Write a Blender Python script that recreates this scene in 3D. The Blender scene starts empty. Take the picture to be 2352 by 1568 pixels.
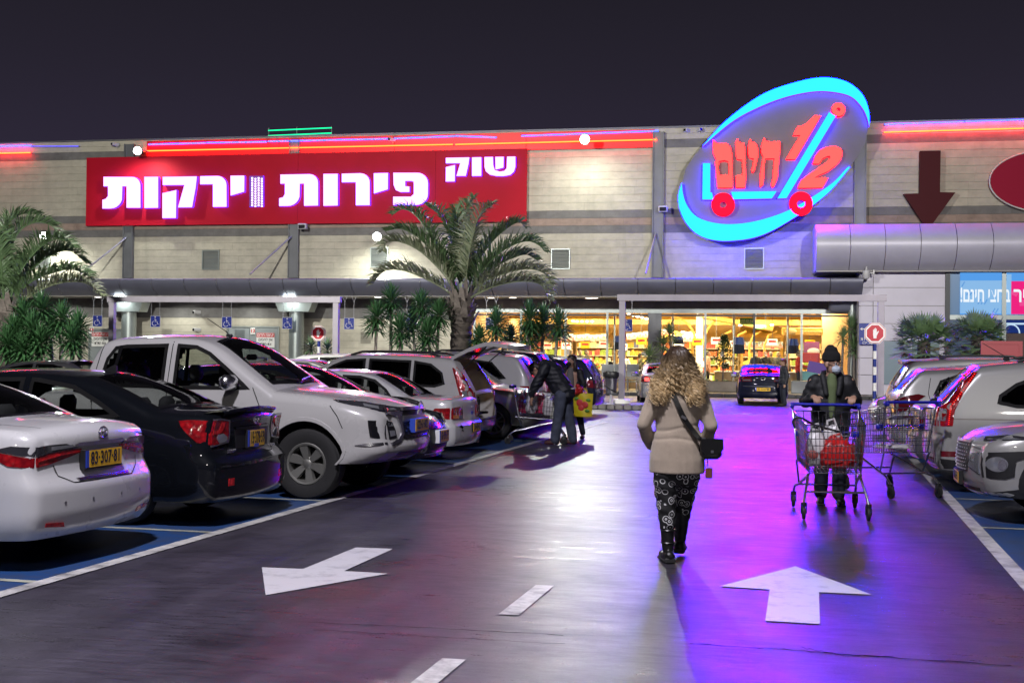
import bpy, bmesh, math, random
from math import sin, cos, pi, sqrt, atan2, radians
from mathutils import Vector, Matrix, geometry, noise
R = random.Random(7)
scene = bpy.context.scene
COL = scene.collection
# ------------------------------------------------------------------ camera
# the lot's frame: x along the shop front, y towards the shop, z up, metres; the camera stands at the origin
F_PX, W_PX, H_PX = 2850.0, 2352.0, 1568.0
CAM_H, HORIZON, ROLL, YAW = 1.63, 819.0, 0.0108, radians(10.76)
PITCH = math.atan((HORIZON - 784) / F_PX)
cd = bpy.data.cameras.new('camera')
cam = bpy.data.objects.new('camera', cd)
COL.objects.link(cam)
cd.sensor_width = 36
cd.lens = 36 * F_PX / W_PX
cd.clip_start = 0.1
cd.clip_end = 2000
cam.matrix_world = Matrix.Translation((0, 0, CAM_H)) @ Matrix.Rotation(YAW, 4, 'Z') @ Matrix.Rotation(pi / 2 + PITCH, 4, 'X') @ Matrix.Rotation(ROLL, 4, 'Z')
scene.camera = cam
# ------------------------------------------------------------------ night sky, lamps of the car park, exposure
world = bpy.data.worlds.new('World')
scene.world = world
world.use_nodes = True
nt = world.node_tree
bg = nt.nodes['Background']
tc = nt.nodes.new('ShaderNodeTexCoord')
sep = nt.nodes.new('ShaderNodeSeparateXYZ')
ramp = nt.nodes.new('ShaderNodeValToRGB')
nt.links.new(tc.outputs['Generated'], sep.inputs[0])
nt.links.new(sep.outputs['Z'], ramp.inputs[0])
nt.links.new(ramp.outputs[0], bg.inputs['Color'])
e = ramp.color_ramp.elements
e[0].position = 0.0
e[0].color = (0.040, 0.031, 0.062, 1)
e[1].position = 0.8
e[1].color = (0.007, 0.0068, 0.009, 1)
m_ = ramp.color_ramp.elements.new(0.22)
m_.color = (0.0195, 0.0165, 0.0275, 1)
m_ = ramp.color_ramp.elements.new(0.36)
m_.color = (0.0095, 0.0088, 0.0118, 1)
bg.inputs['Strength'].default_value = 1.0
def lamp(name, kind, loc, target, energy, color, size=0.3, spot=None, blend=0.5):
 d = bpy.data.lights.new(name, kind)
 d.energy = energy
 d.color = color
 if kind == 'AREA':
  d.shape = 'DISK'
  d.size = size
 else:
  d.shadow_soft_size = size
 if kind == 'SPOT':
  d.spot_size = radians(spot)
  d.spot_blend = blend
 o = bpy.data.objects.new(name, d)
 COL.objects.link(o)
 o.location = loc
 o.rotation_euler = (Vector(target) - Vector(loc)).to_track_quat('-Z', 'Y').to_euler()
 return o
# mast lamps of the car park, high behind the photographer
lamp('unseen_mast_lamp', 'SPOT', (5.5, -9, 10.5), (-3, 13, 0), 1300, (1.0, 0.95, 0.9), 0.35, 120, 0.6)
lamp('unseen_mast_lamp', 'SPOT', (-6, -13, 10.5), (0, 10, 0), 800, (1.0, 0.95, 0.9), 0.35, 120, 0.6)
lamp('unseen_mast_lamp', 'SPOT', (-3.2, 3.0, 13), (-2.2, 9, 0), 10500, (0.92, 0.88, 1.0), 0.35, 125, 0.8)
# unseen mast lamps further into the lot, added to brighten the shop front
lamp('unseen_mast_lamp', 'SPOT', (-19, 20, 12), (-22, 58, 4), 33000, (1.0, 0.98, 0.90), 0.3, 110, 0.8)
lamp('unseen_mast_lamp', 'SPOT', (9, 16, 12), (9, 58, 4), 28000, (1.0, 0.96, 0.92), 0.3, 100, 0.8)
scene.view_settings.view_transform = 'Standard'
scene.view_settings.look = 'None'
scene.view_settings.exposure = 0
scene.view_settings.gamma = 1
scene.view_settings.use_curve_mapping = False
scene.render.engine = 'CYCLES'
cy = scene.cycles
cy.use_denoising = True
cy.denoiser = 'OPENIMAGEDENOISE'
cy.max_bounces = 6
cy.diffuse_bounces = 3
cy.glossy_bounces = 3
cy.transmission_bounces = 4
cy.transparent_max_bounces = 12
cy.sample_clamp_indirect = 4
cy.sample_clamp_direct = 0
cy.caustics_reflective = False
cy.caustics_refractive = False
# ------------------------------------------------------------------ where a direction of view meets the ground or an upright plane
def ray(x, y):
 u, v = x - W_PX / 2, H_PX / 2 - y
 c, s = cos(ROLL), sin(ROLL)
 u, v = u * c - v * s, u * s + v * c
 fw, up = F_PX * cos(PITCH) - v * sin(PITCH), F_PX * sin(PITCH) + v * cos(PITCH)
 return u * cos(YAW) - fw * sin(YAW), u * sin(YAW) + fw * cos(YAW), up
def G(x, y, z=0.0):
 a, b, c = ray(x, y)
 t = (z - CAM_H) / c
 return a * t, b * t
def P(x, y, yd):
 a, b, c = ray(x, y)
 t = yd / b
 return a * t, CAM_H + c * t
# ------------------------------------------------------------------ mesh helpers
def lerp(a, b, t):
 return a + (b - a) * t
def pl(pts, x):
 """value at x of the polyline pts [(x, value)] sorted by x"""
 if x <= pts[0][0]:
  return pts[0][1]
 for (x0, y0), (x1, y1) in zip(pts, pts[1:]):
  if x <= x1:
   return y0 + (y1 - y0) * (x - x0) / (x1 - x0) if x1 > x0 else y1
 return pts[-1][1]
def catmull(pts, n=6, closed=False):
 out = []
 N = len(pts)
 rng = range(N) if closed else range(N - 1)
 for i in rng:
  if closed:
   p = [Vector(pts[(i + k) % N]) for k in (-1, 0, 1, 2)]
  else:
   p = [Vector(pts[min(max(i + k, 0), N - 1)]) for k in (-1, 0, 1, 2)]
  for j in range(n):
   t = j / n
   out.append(0.5 * ((2 * p[1]) + (p[2] - p[0]) * t + (2 * p[0] - 5 * p[1] + 4 * p[2] - p[3]) * t * t + (3 * p[1] - p[0] - 3 * p[2] + p[3]) * t ** 3))
 if not closed:
  out.append(Vector(pts[-1]))
 return out
def smooth(pts, n=8):
 """a smooth function through the points (x, value): monotone x"""
 return [(p.x, p.y) for p in catmull([(a, b, 0) for a, b in pts], n)]
class MB:
 def __init__(s):
  s.v, s.f, s.m = [], [], []
  s.mi = 0
 def add(s, vs, fs):
  o = len(s.v)
  s.v += [tuple(v) for v in vs]
  s.f += [tuple(i + o for i in f) for f in fs]
  s.m += [s.mi] * len(fs)
  return s
 def box(s, c, d, rz=0.0, rot=None, ch=0.0):
  x, y, z = d[0] / 2, d[1] / 2, d[2] / 2
  M = rot if rot is not None else Matrix.Rotation(rz, 3, 'Z')
  c = Vector(c)
  if ch <= 0:
   vs = [c + M @ Vector((a * x, b * y, e * z)) for a in (-1, 1) for b in (-1, 1) for e in (-1, 1)]
   fs = [(0, 1, 3, 2), (4, 6, 7, 5), (0, 4, 5, 1), (2, 3, 7, 6), (0, 2, 6, 4), (1, 5, 7, 3)]
   return s.add(vs, fs)
  ch = min(ch, x * 0.9, y * 0.9, z * 0.9)
  vs, idx = [], {}
  for a in (-1, 1):
   for b in (-1, 1):
    for e in (-1, 1):
     for ax in range(3):
      p = [a * (x - ch), b * (y - ch), e * (z - ch)]
      p[ax] = (a * x, b * y, e * z)[ax]
      idx[(a, b, e, ax)] = len(vs)
      vs.append(c + M @ Vector(p))
  fs = []
  for ax in range(3):
   o1, o2 = (ax + 1) % 3, (ax + 2) % 3
   for sg in (-1, 1):
    q = []
    for k1, k2 in ((-1, -1), (1, -1), (1, 1), (-1, 1)):
     key = [0, 0, 0]
     key[ax], key[o1], key[o2] = sg, k1, k2
     q.append(idx[(*key, ax)])
    fs.append(q if sg > 0 else q[::-1])
  for ax in range(3):
   o1, o2 = (ax + 1) % 3, (ax + 2) % 3
   for k1 in (-1, 1):
    for k2 in (-1, 1):
     q = []
     for sg, w in ((-1, o1), (1, o1), (1, o2), (-1, o2)):
      key = [0, 0, 0]
      key[ax], key[o1], key[o2] = sg, k1, k2
      q.append(idx[(*key, w)])
     fs.append(q if k1 * k2 > 0 else q[::-1])
  for a in (-1, 1):
   for b in (-1, 1):
    for e in (-1, 1):
     q = [idx[(a, b, e, k)] for k in range(3)]
     fs.append(q if a * b * e > 0 else q[::-1])
  return s.add(vs, fs)
 def tube(s, path, r, n=6, cap=True, closed=False):
  """round bar along path; r a number or one per point"""
  path = [Vector(p) for p in path]
  N = len(path)
  rs = r if isinstance(r, (list, tuple)) else [r] * N
  vs, fs = [], []
  prev = None
  for i, p in enumerate(path):
   if closed:
    t = path[(i + 1) % N] - path[i - 1]
   else:
    t = path[min(i + 1, N - 1)] - path[max(i - 1, 0)]
   if t.length < 1e-9:
    t = Vector((0, 0, 1))
   t.normalize()
   if prev is None:
    a = t.cross(Vector((0, 0, 1)) if abs(t.z) < 0.9 else Vector((1, 0, 0))).normalized()
   else:
    a = prev - t * prev.dot(t)
    a = a.normalized() if a.length > 1e-6 else t.orthogonal().normalized()
   prev = a
   b = t.cross(a)
   for k in range(n):
    an = 2 * pi * k / n
    vs.append(p + (a * cos(an) + b * sin(an)) * rs[i])
  for i in range(N if closed else N - 1):
   j = (i + 1) % N
   for k in range(n):
    l = (k + 1) % n
    fs.append((i * n + k, i * n + l, j * n + l, j * n + k))
  if cap and not closed:
   fs.append(tuple(range(n))[::-1])
   fs.append(tuple((N - 1) * n + k for k in range(n)))
  return s.add(vs, fs)
 def lathe(s, prof, n=24, M=None, close=False):
  """profile [(r, z)] turned about z; M a 4x4 matrix"""
  M = M or Matrix.Identity(4)
  vs, fs = [], []
  for r, z in prof:
   for k in range(n):
    a = 2 * pi * k / n
    vs.append(M @ Vector((r * cos(a), r * sin(a), z)))
  m = len(prof)
  for i in range(m if close else m - 1):
   j = (i + 1) % m
   for k in range(n):
    l = (k + 1) % n
    fs.append((i * n + k, i * n + l, j * n + l, j * n + k))
  return s.add(vs, fs)
 def prism(s, poly, fn, d0, d1):
  """flat outline poly [(a, b)] thickened between depths d0 and d1; fn(a, b, d) gives the point"""
  n = len(poly)
  tri = geometry.tessellate_polygon([[Vector((a, b, 0)) for a, b in poly]])
  vs = [fn(a, b, d0) for a, b in poly] + [fn(a, b, d1) for a, b in poly]
  fs = [tuple(t) for t in tri] + [tuple(n + i for i in t[::-1]) for t in tri]
  fs += [(i, (i + 1) % n, n + (i + 1) % n, n + i) for i in range(n)]
  return s.add(vs, fs)
 def grid(s, nu, nv, fn):
  vs = [fn(i / nu, j / nv) for i in range(nu + 1) for j in range(nv + 1)]
  fs = [(i * (nv + 1) + j, (i + 1) * (nv + 1) + j, (i + 1) * (nv + 1) + j + 1, i * (nv + 1) + j + 1) for i in range(nu) for j in range(nv)]
  return s.add(vs, fs)
 def ball(s, c, r, n=12, m=8, M=None):
  rx, ry, rz = r if isinstance(r, (tuple, list)) else (r, r, r)
  c = Vector(c)
  M = M or Matrix.Identity(3)
  vs = [c + M @ Vector((0, 0, -rz))]
  for i in range(1, m):
   t = -pi / 2 + pi * i / m
   for k in range(n):
    a = 2 * pi * k / n
    vs.append(c + M @ Vector((rx * cos(t) * cos(a), ry * cos(t) * sin(a), rz * sin(t))))
  vs.append(c + M @ Vector((0, 0, rz)))
  fs = [(0, 1 + (k + 1) % n, 1 + k) for k in range(n)]
  for i in range(m - 2):
   for k in range(n):
    l = (k + 1) % n
    fs.append((1 + i * n + k, 1 + i * n + l, 1 + (i + 1) * n + l, 1 + (i + 1) * n + k))
  t = len(vs) - 1
  fs += [(t, 1 + (m - 2) * n + k, 1 + (m - 2) * n + (k + 1) % n) for k in range(n)]
  return s.add(vs, fs)
 def mesh(s, name, mats, sm=None, fix=True):
  me = bpy.data.meshes.new(name)
  me.from_pydata(s.v, [], s.f)
  for m in (mats if isinstance(mats, (list, tuple)) else [mats]):
   if m:
    me.materials.append(m)
  if any(s.m):
   me.polygons.foreach_set('material_index', s.m)
  if fix:
   bm = bmesh.new()
   bm.from_mesh(me)
   bmesh.ops.remove_doubles(bm, verts=bm.verts, dist=1e-5)
   bmesh.ops.recalc_face_normals(bm, faces=bm.faces)
   bm.to_mesh(me)
   bm.free()
  if sm is not None:
   me.polygons.foreach_set('use_smooth', [True] * len(me.polygons))
   me.set_sharp_from_angle(angle=radians(sm))
  me.update()
  return me
 def build(s, name, mats, parent=None, sm=None, fix=True):
  return obj(name, s.mesh(name, mats, sm, fix), parent)
def obj(name, me, parent=None):
 o = bpy.data.objects.new(name, me)
 COL.objects.link(o)
 if parent is not None:
  o.parent = parent
 return o
def tag(o, label=None, cat=None, group=None, kind=None):
 if label:
  o['label'] = label
 if cat:
  o['category'] = cat
 if group:
  o['group'] = group
 if kind:
  o['kind'] = kind
 return o
def thing(name, label, cat, loc=(0, 0, 0), rz=0.0, group=None):
 o = bpy.data.objects.new(name, None)
 COL.objects.link(o)
 o.location = loc
 o.rotation_euler = (0, 0, rz)
 o.empty_display_size = 0.2
 return tag(o, label, cat, group)
def copy_tree(o, parent=None):
 c = o.copy()
 COL.objects.link(c)
 if parent is not None:
  c.parent = parent
 for ch in list(o.children):
  copy_tree(ch, c)
 return c
def box(name, c, d, m, parent=None, rz=0.0, ch=0.0, sm=None):
 return MB().box(c, d, rz, ch=ch).build(name, m, parent, sm)
BENCH = bpy.data.scenes.new('workbench')
def bake(o):
 BENCH.collection.objects.link(o)
 vl = BENCH.view_layers[0]
 vl.update()
 dg = vl.depsgraph
 me = bpy.data.meshes.new_from_object(o.evaluated_get(dg), depsgraph=dg)
 BENCH.collection.objects.unlink(o)
 return me
def text_mesh(body, size, ext, m, name='lettering', bold=0.0, align='CENTER'):
 cu = bpy.data.curves.new(name, 'FONT')
 cu.body = body
 cu.size = size
 cu.extrude = ext
 cu.offset = bold
 cu.align_x = align
 cu.align_y = 'CENTER'
 cu.resolution_u = 2
 t = bpy.data.objects.new('lettering_source', cu)
 me = bake(t)
 bpy.data.objects.remove(t)
 bpy.data.curves.remove(cu)
 me.materials.clear()
 me.materials.append(m)
 me.name = name
 return me
def text(name, body, size, loc, m, parent=None, rot=(pi / 2, 0, 0), ext=0.002, bold=0.0, align='CENTER', fitw=None):
 me = text_mesh(body, size, ext, m, name, bold, align)
 if fitw and len(me.vertices):
  xs = [v.co.x for v in me.vertices]
  k = fitw / max(1e-6, max(xs) - min(xs))
  me.transform(Matrix.Diagonal((k, 1, 1, 1)))
 o = obj(name, me, parent)
 o.location = loc
 o.rotation_euler = rot
 return o
# ------------------------------------------------------------------ materials
def newmat(name):
 m = bpy.data.materials.new(name)
 m.use_nodes = True
 return m, m.node_tree, m.node_tree.nodes['Principled BSDF']
def mat(name, col, rough=0.5, metal=0.0, var=0.0, scale=3.0, bump=0.0, coat=0.0, spec=0.5, bscale=None, rvar=0.0, space='pos', sheen=0.0, trans=0.0):
 m, t, b = newmat(name)
 b.inputs['Base Color'].default_value = (*col, 1)
 b.inputs['Roughness'].default_value = rough
 b.inputs['Metallic'].default_value = metal
 b.inputs['Coat Weight'].default_value = coat
 b.inputs['Coat Roughness'].default_value = 0.04
 b.inputs['Specular IOR Level'].default_value = spec
 b.inputs['Sheen Weight'].default_value = sheen
 if var or bump or rvar:
  if space == 'pos':
   src = t.nodes.new('ShaderNodeNewGeometry').outputs['Position']
  else:
   src = t.nodes.new('ShaderNodeTexCoord').outputs['Object']
  n = t.nodes.new('ShaderNodeTexNoise')
  n.inputs['Scale'].default_value = scale
  n.inputs['Detail'].default_value = 6
  n.inputs['Roughness'].default_value = 0.62
  t.links.new(src, n.inputs['Vector'])
  if var:
   r = t.nodes.new('ShaderNodeMapRange')
   r.inputs['From Min'].default_value = 0.3
   r.inputs['From Max'].default_value = 0.7
   r.inputs['To Min'].default_value = 1 - var
   r.inputs['To Max'].default_value = 1 + var
   t.links.new(n.outputs['Fac'], r.inputs['Value'])
   mx = t.nodes.new('ShaderNodeVectorMath')
   mx.operation = 'SCALE'
   mx.inputs[0].default_value = col
   t.links.new(r.outputs[0], mx.inputs['Scale'])
   t.links.new(mx.outputs[0], b.inputs['Base Color'])
  if rvar:
   r = t.nodes.new('ShaderNodeMapRange')
   r.inputs['From Min'].default_value = 0.3
   r.inputs['From Max'].default_value = 0.7
   r.inputs['To Min'].default_value = max(0.02, rough - rvar)
   r.inputs['To Max'].default_value = min(1, rough + rvar)
   t.links.new(n.outputs['Fac'], r.inputs['Value'])
   t.links.new(r.outputs[0], b.inputs['Roughness'])
  if bump:
   n2 = t.nodes.new('ShaderNodeTexNoise')
   n2.inputs['Scale'].default_value = bscale or scale * 8
   n2.inputs['Detail'].default_value = 4
   t.links.new(src, n2.inputs['Vector'])
   bp = t.nodes.new('ShaderNodeBump')
   bp.inputs['Strength'].default_value = bump
   bp.inputs['Distance'].default_value = 0.01
   t.links.new(n2.outputs['Fac'], bp.inputs['Height'])
   t.links.new(bp.outputs[0], b.inputs['Normal'])
 return m
def emit(name, col, st=1.0):
 m, t, b = newmat(name)
 t.nodes.remove(b)
 em = t.nodes.new('ShaderNodeEmission')
 em.inputs['Color'].default_value = (*col, 1)
 em.inputs['Strength'].default_value = st
 t.links.new(em.outputs[0], t.nodes['Material Output'].inputs['Surface'])
 return m
def glass(name, tint, rough=0.02, ior=1.5):
 m, t, b = newmat(name)
 t.nodes.remove(b)
 tr = t.nodes.new('ShaderNodeBsdfTransparent')
 tr.inputs['Color'].default_value = (*tint, 1)
 gl = t.nodes.new('ShaderNodeBsdfGlossy')
 gl.inputs['Roughness'].default_value = rough
 fr = t.nodes.new('ShaderNodeFresnel')
 fr.inputs['IOR'].default_value = ior
 mx = t.nodes.new('ShaderNodeMixShader')
 t.links.new(fr.outputs[0], mx.inputs[0])
 t.links.new(tr.outputs[0], mx.inputs[1])
 t.links.new(gl.outputs[0], mx.inputs[2])
 t.links.new(mx.outputs[0], t.nodes['Material Output'].inputs['Surface'])
 return m
M = {}
M['white_paint'] = mat('white_paint', (0.53, 0.53, 0.525), 0.3, coat=0.9, rvar=0.05, scale=2)
M['grey_white_paint'] = mat('grey_white_paint', (0.43, 0.425, 0.41), 0.30, coat=0.8, rvar=0.06, scale=2)
M['black_paint'] = mat('black_paint', (0.004, 0.005, 0.007), 0.4, coat=1.0, spec=0.06)
M['navy_paint'] = mat('navy_paint', (0.006, 0.008, 0.022), 0.4, coat=1.0, spec=0.06)
M['silver_paint'] = mat('silver_paint', (0.36, 0.36, 0.36), 0.33, metal=0.55, coat=0.8)
M['grey_paint'] = mat('grey_paint', (0.17, 0.175, 0.19), 0.3, metal=0.5, coat=0.8)
M['olive_paint'] = mat('olive_silver_paint', (0.27, 0.27, 0.22), 0.3, metal=0.5, coat=0.8)
M['beige_silver'] = mat('beige_silver_paint', (0.36, 0.36, 0.345), 0.33, metal=0.4, coat=0.8)
M['black_plastic'] = mat('black_plastic', (0.012, 0.012, 0.013), 0.45)
M['gloss_black'] = mat('gloss_black', (0.008, 0.008, 0.009), 0.12, coat=0.5)
M['seam'] = mat('dark_gap', (0.004, 0.004, 0.004), 0.9, spec=0.1)
M['interior'] = mat('car_interior', (0.022, 0.022, 0.024), 0.8)
M['seat'] = mat('seat_fabric', (0.030, 0.030, 0.033), 0.9)
M['car_glass'] = glass('car_glass', (0.72, 0.75, 0.72))
M['dark_glass'] = glass('dark_car_glass', (0.10, 0.10, 0.11))
M['clear_lens'] = mat('clear_lens', (0.35, 0.36, 0.38), 0.06, metal=0.6, coat=1.0)
M['dark_lens'] = mat('dark_lens', (0.03, 0.03, 0.035), 0.06, coat=1.0)
def lens(name, c0, c1, sc):
 m, t, b = newmat(name)
 n = t.nodes.new('ShaderNodeTexVoronoi')
 n.inputs['Scale'].default_value = sc
 t.links.new(t.nodes.new('ShaderNodeTexCoord').outputs['Object'], n.inputs['Vector'])
 r = t.nodes.new('ShaderNodeValToRGB')
 r.color_ramp.elements[0].color = (*c1, 1)
 r.color_ramp.elements[1].color = (*c0, 1)
 r.color_ramp.elements[1].position = 0.75
 t.links.new(n.outputs['Distance'], r.inputs[0])
 t.links.new(r.outputs[0], b.inputs['Base Color'])
 bp = t.nodes.new('ShaderNodeBump')
 bp.inputs['Strength'].default_value = 0.35
 bp.inputs['Distance'].default_value = 0.01
 t.links.new(n.outputs['Distance'], bp.inputs['Height'])
 t.links.new(bp.outputs[0], b.inputs['Normal'])
 b.inputs['Roughness'].default_value = 0.14
 b.inputs['Coat Weight'].default_value = 1.0
 b.inputs['Coat Roughness'].default_value = 0.03
 return m
M['red_lens'] = lens('red_lens', (0.16, 0.002, 0.005), (0.42, 0.008, 0.012), 22)
M['bright_red_lens'] = lens('bright_red_lens', (0.40, 0.008, 0.012), (0.80, 0.03, 0.03), 30)
M['dark_red_lens'] = mat('dark_red_lens', (0.12, 0.006, 0.012), 0.10, coat=1.0)
M['orange_lens'] = mat('orange_lens', (0.65, 0.20, 0.03), 0.12, coat=1.0)
M['chrome'] = mat('chrome', (0.85, 0.85, 0.87), 0.24, metal=1.0)
M['seal'] = mat('rubber_seal', (0.006, 0.006, 0.006), 0.6, spec=0.2)
M['satin_metal'] = mat('satin_metal', (0.48, 0.48, 0.49), 0.34, metal=1.0)
M['rim'] = mat('alloy_rim', (0.42, 0.42, 0.43), 0.32, metal=0.9)
M['dark_rim'] = mat('dark_alloy_rim', (0.30, 0.30, 0.27), 0.4, metal=0.7)
M['tyre'] = mat('tyre_rubber', (0.013, 0.013, 0.013), 0.75, bump=0.3, scale=20)
M['plate_yellow'] = mat('plate_yellow', (0.80, 0.47, 0.015), 0.35)
M['plate_blue'] = mat('plate_blue', (0.03, 0.07, 0.45), 0.4)
M['print_black'] = mat('print_black', (0.01, 0.01, 0.01), 0.5)
M['print_white'] = mat('print_white', (0.8, 0.8, 0.8), 0.5)
M['zinc'] = mat('zinc_wire', (0.62, 0.62, 0.64), 0.22, metal=1.0)
M['trolley_blue'] = mat('trolley_blue_plastic', (0.012, 0.018, 0.35), 0.32)
M['rubber'] = mat('castor_rubber', (0.012, 0.012, 0.012), 0.6)
M['galv'] = mat('galvanised_post', (0.42, 0.42, 0.46), 0.5, metal=0.4, var=0.12, scale=3)
# ------------------------------------------------------------------ the ground
LROT0 = -0.06
def ground_mat():
 m, t, b = newmat('smooth_concrete')
 pos = t.nodes.new('ShaderNodeNewGeometry').outputs['Position']
 def noise(scale, detail=6, rough=0.6, stretch=None, turn=0.5):
  n = t.nodes.new('ShaderNodeTexNoise')
  n.inputs['Scale'].default_value = scale
  n.inputs['Detail'].default_value = detail
  n.inputs['Roughness'].default_value = rough
  if stretch:
   mp = t.nodes.new('ShaderNodeMapping')
   mp.inputs['Scale'].default_value = stretch
   mp.inputs['Rotation'].default_value = (0, 0, turn)
   t.links.new(pos, mp.inputs['Vector'])
   t.links.new(mp.outputs[0], n.inputs['Vector'])
  else:
   t.links.new(pos, n.inputs['Vector'])
  return n.outputs['Fac']
 def rng(src, a, b_, c, d):
  r = t.nodes.new('ShaderNodeMapRange')
  for k, v in zip(('From Min', 'From Max', 'To Min', 'To Max'), (a, b_, c, d)):
   r.inputs[k].default_value = v
  t.links.new(src, r.inputs['Value'])
  return r.outputs[0]
 def math_(op, a, c):
  n = t.nodes.new('ShaderNodeMath')
  n.operation = op
  for i, v in enumerate((a, c)):
   if isinstance(v, (int, float)):
    n.inputs[i].default_value = v
   else:
    t.links.new(v, n.inputs[i])
  return n.outputs[0]
 big = noise(0.22, 5)
 mid = noise(1.6, 8, 0.7)
 swirl = noise(2.0, 8, 0.75, (0.8, 1.6, 1))
 fine = noise(90, 3, 0.7)
 c = math_('MULTIPLY', rng(big, .3, .7, .86, 1.14), rng(mid, .3, .7, .72, 1.28))
 c = math_('MULTIPLY', c, rng(fine, .3, .7, .62, 1.40))
 tyre = noise(1.0, 5, 0.6, (2.6, 0.16, 1), -LROT0)
 c = math_('MULTIPLY', c, rng(tyre, .38, .62, .80, 1.15))
 scr = noise(9, 6, 0.7, (0.35, 3.0, 1), 0.45)
 c = math_('MULTIPLY', c, rng(scr, .35, .65, .70, 1.30))
 spot = noise(0.55, 4, 0.55)
 c = math_('MULTIPLY', c, rng(spot, .62, .72, 1.0, .45))
 sc = t.nodes.new('ShaderNodeVectorMath')
 sc.operation = 'SCALE'
 sc.inputs[0].default_value = (0.046, 0.041, 0.055)
 t.links.new(c, sc.inputs['Scale'])
 t.links.new(sc.outputs[0], b.inputs['Base Color'])
 gr = noise(340, 2, 0.8)
 c2 = math_('MULTIPLY', c, rng(gr, .3, .7, .55, 1.5))
 t.links.new(c2, sc.inputs['Scale'])
 r = math_('ADD', rng(swirl, .3, .7, .28, .45), rng(big, .35, .65, -.05, .07))
 r = math_('ADD', r, math_('ADD', rng(fine, .3, .7, -.07, .07), rng(scr, .3, .7, -.08, .08)))
 t.links.new(r, b.inputs['Roughness'])
 b.inputs['Specular IOR Level'].default_value = 0.55
 bp = t.nodes.new('ShaderNodeBump')
 bp.inputs['Strength'].default_value = 0.30
 bp.inputs['Distance'].default_value = 0.004
 t.links.new(math_('ADD', math_('MULTIPLY', fine, 1.2), math_('MULTIPLY', swirl, 0.5)), bp.inputs['Height'])
 t.links.new(bp.outputs[0], b.inputs['Normal'])
 return m
M['concrete'] = ground_mat()
def worn_paint(name, col, amount=0.35, rough=0.45):
 m, t, b = newmat(name)
 pos = t.nodes.new('ShaderNodeNewGeometry').outputs['Position']
 n = t.nodes.new('ShaderNodeTexNoise')
 n.inputs['Scale'].default_value = 3.5
 n.inputs['Detail'].default_value = 10
 n.inputs['Roughness'].default_value = 0.75
 mp = t.nodes.new('ShaderNodeMapping')
 mp.inputs['Scale'].default_value = (1, 1.2, 1)
 mp.inputs['Rotation'].default_value = (0, 0, 0.25)
 t.links.new(pos, mp.inputs['Vector'])
 t.links.new(mp.outputs[0], n.inputs['Vector'])
 cr = t.nodes.new('ShaderNodeValToRGB')
 d = tuple(lerp(c, k, 0.8) for c, k in zip(col, (0.06, 0.06, 0.065)))
 cr.color_ramp.elements[0].position = 0.5 - amount * 0.6
 cr.color_ramp.elements[0].color = (*d, 1)
 cr.color_ramp.elements[1].position = 0.5 + (0.5 - amount) * 0.3
 cr.color_ramp.elements[1].color = (*col, 1)
 t.links.new(n.outputs['Fac'], cr.inputs[0])
 t.links.new(cr.outputs[0], b.inputs['Base Color'])
 b.inputs['Roughness'].default_value = rough
 return m
M['line_paint'] = worn_paint('worn_line_paint', (0.58, 0.57, 0.54), 0.28)
M['arrow_paint'] = worn_paint('arrow_paint', (0.58, 0.57, 0.57), 0.52, 0.5)
M['bay_paint'] = worn_paint('bay_paint', (0.016, 0.060, 0.19), 0.34, 0.42)
M['bay_line'] = worn_paint('bay_line_paint', (0.42, 0.43, 0.34), 0.25)
g = MB()
g.add([(-220, -120, 0), (220, -120, 0), (220, 320, 0), (-220, 320, 0)], [(0, 1, 2, 3)])
tag(g.build('parking_ground', M['concrete']), kind='structure')
a0, a1 = Vector(G(0, 1366)), Vector(G(1192, 1026))
LD = (a1 - a0).normalized()                       # along the driving lane
b0, b1 = Vector(G(2114, 1080)), Vector(G(2300, 1263))
LX0 = a0.x - a0.y * LD.x / LD.y
RX0 = ((b0.x - b0.y * LD.x / LD.y) + (b1.x - b1.y * LD.x / LD.y)) / 2
LSK = LD.x / LD.y
LROT = -math.atan(LSK)                            # turn of the parking rows against the shop front
def lane_l(y):
 return LX0 + y * LSK
def lane_r(y):
 return RX0 + y * LSK
def sheet(name, pts, z, m, label=None):
 b = MB()
 tri = geometry.tessellate_polygon([[Vector((p[0], p[1], 0)) for p in pts]])
 b.add([(p[0], p[1], z) for p in pts], [tuple(x) for x in tri])
 o = b.build(name, m)
 for p in o.data.polygons:
  if p.normal.z < 0:
   o.data.flip_normals()
   break
 return tag(o, label, kind='structure')
def lane_strip(name, x0, x1, y0, y1, fx, z, m):
 return sheet(name, [(fx(y0) + x0, y0), (fx(y0) + x1, y0), (fx(y1) + x1, y1), (fx(y1) + x0, y1)], z, m)
PITCH_BAY = 2.6
BAYS_L = [G(480, 1223)[1] + PITCH_BAY * k for k in range(-3, 12)]
BAYS_R = [G(2197, 1146)[1] + PITCH_BAY * k for k in range(-3, 10)]
lane_strip('bay_marking', -5.0, -0.06, 0, BAYS_L[11], lane_l, 0.004, M['bay_paint'])
lane_strip('bay_marking', 0.06, 5.0, 5, BAYS_R[9], lane_r, 0.004, M['bay_paint'])
lane_strip('lane_line', -0.06, 0.07, 0, BAYS_L[11], lane_l, 0.008, M['line_paint'])
lane_strip('lane_line', -0.07, 0.06, 5, BAYS_R[9], lane_r, 0.008, M['line_paint'])
for y in BAYS_L[:12]:
 k = LSK * 5
 sheet('bay_line', [(lane_l(y) - 0.06, y - .04), (lane_l(y) - 0.06, y + .04), (lane_l(y) - 5, y + .04 + k), (lane_l(y) - 5, y - .04 + k)], 0.008, M['bay_line'])
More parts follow.
